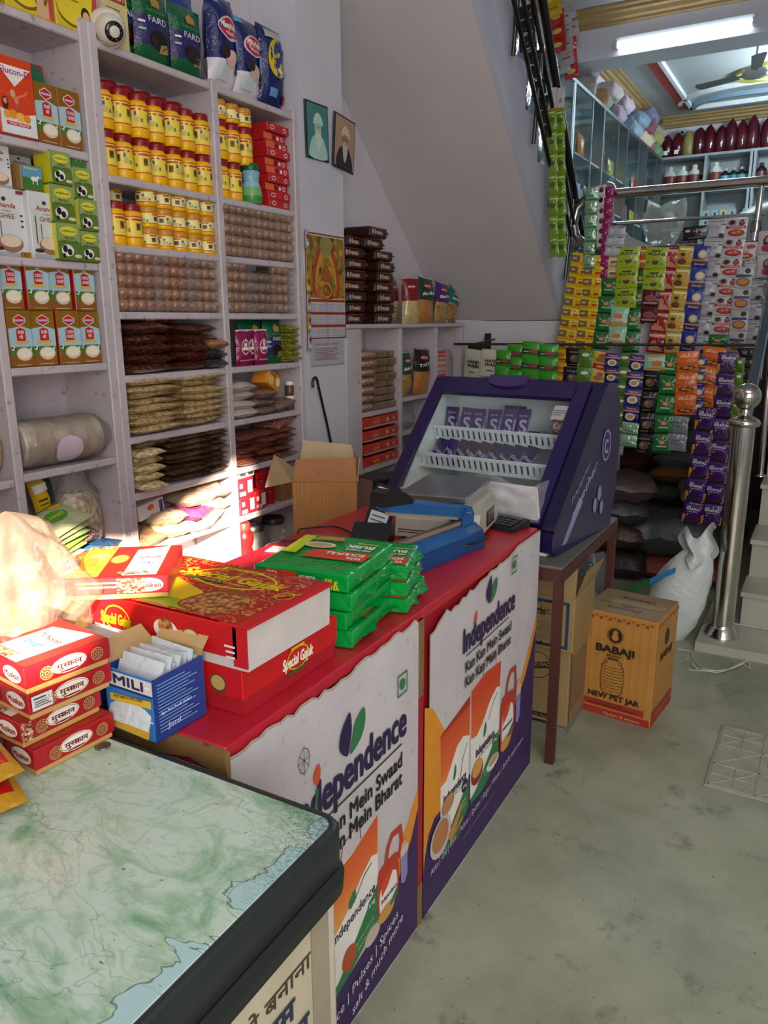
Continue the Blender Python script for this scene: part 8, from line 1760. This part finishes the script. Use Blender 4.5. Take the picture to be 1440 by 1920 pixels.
for r_ in range(2):
    for i in range(11):
        x = -1.62 + i * .105 + (.06 if i > 3 else 0)
        m = C(['7fb0b4', '9aa8a0', '8ab0bc', 'b0aa7a', '9aa4a8', '7fb0b4', 'b0a8a4'][(i + r_) % 7], .4)
        mb = MB().rbox(-.045, .045, -.03, .03, 0, .10, m, .003); art(mb, frame((-.045, -.03, 0), (1, 0, 0), (0, 0, 1)), [('c', .045, .05, .016, .02, C('2a3a4a')), ('r', .01, .015, .07, .012, C('6aa0c0'))])
        solo('soap_carton', mb, f'small pale carton with dark dot, upper room shelf, {["lower", "upper"][r_]} row, {ORD[i]}', 'box', 'small cartons on the upper room shelving', (x, Y0 + .06, MZ + 1.2005 + .1005 * r_))
for i in range(8):
    mb = MB().rbox(-.05, .05, -.04, .04, 0, .13, C(['5a8a5a', '7a9a70', '4a7a5a', '6a8a7a'][i % 4], .4), .003); solo('green_carton', mb, f'green carton on the third shelf of the upper room, {ORD[i]}', 'box', 'green cartons in the upper room', (-1.60 + i * .13 + (.05 if i > 3 else 0), Y0 + .10, MZ + .801))
for i in range(3): bottle((-1.92 + i * .1, Y0 + .12, MZ + .801), .042, .26, C('5a1418', .2), C('6a1c20', .4), C('5a1418', .4), f'red bottle on the third shelf of the upper room, {ORD[i]}', GB_)
# tube light on the beam
t = thing('tube_light', 'glowing white tube light fixed on the beam of the upper room', 'tube light', (-1.385, 7.598, 3.895))
obj('batten', MB().rbox(-.56, .56, -.035, 0, .02, .065, C('c8ced4', .4), .004), t)
obj('tube', MB().tube([(-.54, -.045, -.004), (.54, -.045, -.004)], .019, C('e6f4ff', .5, 0, 5.0), 12), t)
for s in (-1, 1): obj('end_cap', MB().box(s * .55 - .012, s * .55 + .012, -.066, 0, -.025, .03, C('c8ced4', .4)), t)
# ceiling fan
t = thing('ceiling_fan', 'white three-blade ceiling fan hanging in the upper room', 'fan', (-.90, 8.60, 3.78))
obj('down_rod', MB().tube([(0, 0, .06), (0, 0, .42)], .010, C('b0b4b4', .4), 8).lathe([(.04, .36), (.03, .415), (.05, .42)], C('b0b4b4', .4), 14), t)
obj('motor', MB().lathe([(.02, .11), (.035, .07), (.04, .045), (.10, .03), (.115, .0), (.10, -.03), (.04, -.045), (.001, -.05)], C('a8acac', .35), 24, caps=False), t)
for k in range(3):
    mb = MB(); T = Matrix.Rotation(math.radians(38 + 120 * k), 4, 'Z') @ Matrix.Rotation(math.radians(9), 4, 'X')
    mb.box(.09, .17, -.02, .02, -.004, .002, C('8a8e8e', .4), T); mb.prism([(.16, -.045), (.56, -.062), (.585, -.03), (.585, .03), (.56, .062), (.16, .045)], -.003, .003, C('6f7678', .45), axis='z', T=T); obj('blade', mb, t)
t = thing('bulb_light', 'bright white bulb at the right edge of the upper room ceiling', 'light bulb', (-.66, 9.2, 4.0))
obj('bulb', MB().sphere((0, 0, 0), .05, C('eef8ff', .5, 0, 14.0), 14, 10), t); obj('holder', MB().lathe([(.022, .04), (.025, .2)], WHT, 12), t)
# small security camera and cable in the far corner
t = thing('security_camera', 'small white security camera under the far cornice', 'camera', (-2.05, 11.68, 3.98)); obj('camera_body', MB().rbox(-.05, .05, -.06, .06, -.04, .04, C('a8b0b4', .4), .006), t); obj('lens', MB().lathe([(.02, .0), (.02, .02), (.01, .022)], BLK, 12, T=Matrix.Translation((0.02, -.06, -.01)) @ Matrix.Rotation(math.pi / 2, 4, 'X')), t)
solo('coiled_cable', MB().tube([(-2.30 + .06 * math.cos(a * .5), 11.7, 3.86 + .06 * math.sin(a * .5)) for a in range(18)], .008, C('8a9498', .5), 6), 'loop of grey cable on the wall left of the small camera', 'cable')
# bags and cartons on the gallery floor
t = thing('clear_sack', 'tall translucent sack tied at the neck behind the gallery rail', 'sack', (-1.24, 6.6, MZ)); t.scale = (.82, .82, .78)
obj('contents', MB().lathe([(.16, 0), (.20, .1), (.21, .35), (.17, .50), (.08, .60)], C('8a7a40', .6), 20), t)
obj('sack_film', crumple(MB().lathe([(.17, 0), (.22, .1), (.235, .38), (.20, .54), (.09, .66), (.05, .70), (.10, .76), (.17, .86), (.185, .96), (.14, 1.05), (.06, 1.10), (.01, 1.11)], CLEAR('clear_plastic', 'b4bab0', 1.5, .15, 9, 1.0), 26), .35, 5), t)
standbag('puff_sack', 'sack of pale puffed grain at the head of the upper flight', 'sack', (-1.72, 6.4, MZ), .34, .60, .30, FOOD('a89070', '6a5840', 24, .35, .6), (0, 0, 0), 6, .2, CLEAR('clear_plastic', 'b0a898', .9))
mb = MB().rbox(-.22, .22, -.15, .15, 0, .26, C('5a4430', .6), .004); mb.add([(-.22, -.15, .26), (.22, -.15, .26), (0.0, .0, .36)], [(0, 1, 2)], C('6a5238', .6)); mb.add([(-.22, .15, .26), (.22, .15, .26), (0.0, .0, .36)], [(0, 1, 2)], C('4a3826', .6))
solo('brown_carton', mb, 'opened brown carton standing behind the lime tea packets', 'box', None, (-1.30, 5.62, MZ + .21)); solo('brown_carton', MB().rbox(-.24, .24, -.16, .16, 0, .205, C('6a5440', .6), .004), 'closed brown carton supporting the opened one on the gallery', 'box', None, (-1.30, 5.62, MZ + .001))
t = thing('covered_pile', 'big rounded pile under a pale sheet behind the right of the gallery rail', 'pile', (-.35, 6.3, MZ))
def pile(u, v):
    a = u * 2 * math.pi; q = math.cos(v * math.pi / 2) ** .6; nz = 1 + .06 * noise.noise(Vector((math.cos(a) * 3, math.sin(a) * 3, v * 4)))
    return (.55 * math.cos(a) * q * nz, .35 * math.sin(a) * q * nz, .80 * math.sin(v * math.pi / 2))
obj('sheet', MB().grid(pile, 28, 12, W('8a9aa0', .4, 6, .6)), t)
for i in range(4): solo('folded_packet', MB().rbox(-.13, .13, -.08, .08, 0, .05, W(['b8503a', '8a8a84', '6a6c6a', '9a948a'][i], .3), .01), f'{["red", "pale", "grey", "beige"][i]} packet stacked left of the covered pile', 'packet', 'packets stacked behind the rail', (-.86, 5.65, MZ + .2 + .052 * (3 - i)))
solo('brown_carton', MB().rbox(-.16, .16, -.12, .12, 0, .199, C('5a4a38', .6), .004), 'brown carton under the stacked packets by the covered pile', 'box', None, (-.86, 5.65, MZ + .001))
t = thing('gallery_shelf_rail', 'slanting grey rail in front of the glass cabinet', 'rail', (0, 0, 0)); obj('bar', MB().tube([(-2.1, 7.3, 2.72), (-1.75, 9.5, 2.05)], .02, ALU, 8), t); obj('bar_foot', MB().tube([(-1.75, 9.5, 2.05), (-1.75, 9.5, MZ)], .015, ALU, 8), t)

# pieces that belong to a part go one level deeper
def nest(thing_name, part_name, *kinds):
    for r in [o for o in SC.objects if o.parent is None and o.name.split('.')[0] == thing_name]:
        ps = [c for c in r.children if c.name.split('.')[0] == part_name]
        if not ps: continue
        for c in [c for c in r.children if c.name.split('.')[0] in kinds]:
            c.parent = ps[0]
nest('chest_freezer', 'lid_rim', 'lid_top', 'gasket'); nest('chest_freezer', 'cabinet', 'trim_strip', 'advert_sheet')
nest('chocolate_cooler', 'door_frame', 'door_handle', 'glass', 'sticker')
nest('security_camera', 'dome', 'lens_window', 'infrared_lights'); nest('security_camera', 'camera_body', 'lens')
nest('impulse_sealer', 'arm', 'press_bar', 'hand_grip'); nest('impulse_sealer', 'base', 'seal_bar', 'cover_plate', 'screw', 'power_lead')
nest('weighing_scale', 'base', 'display', 'rating_plate'); nest('calculator', 'body', 'display')
nest('framed_portrait', 'frame', 'picture'); nest('newel_post', 'cap', 'ball_finial'); nest('rusk_packet', 'wrapper', 'printed_side')
nest('tube_light', 'batten', 'end_cap'); nest('bulb_light', 'holder', 'bulb'); nest('papad_bag', 'plastic_bag', 'round_label')
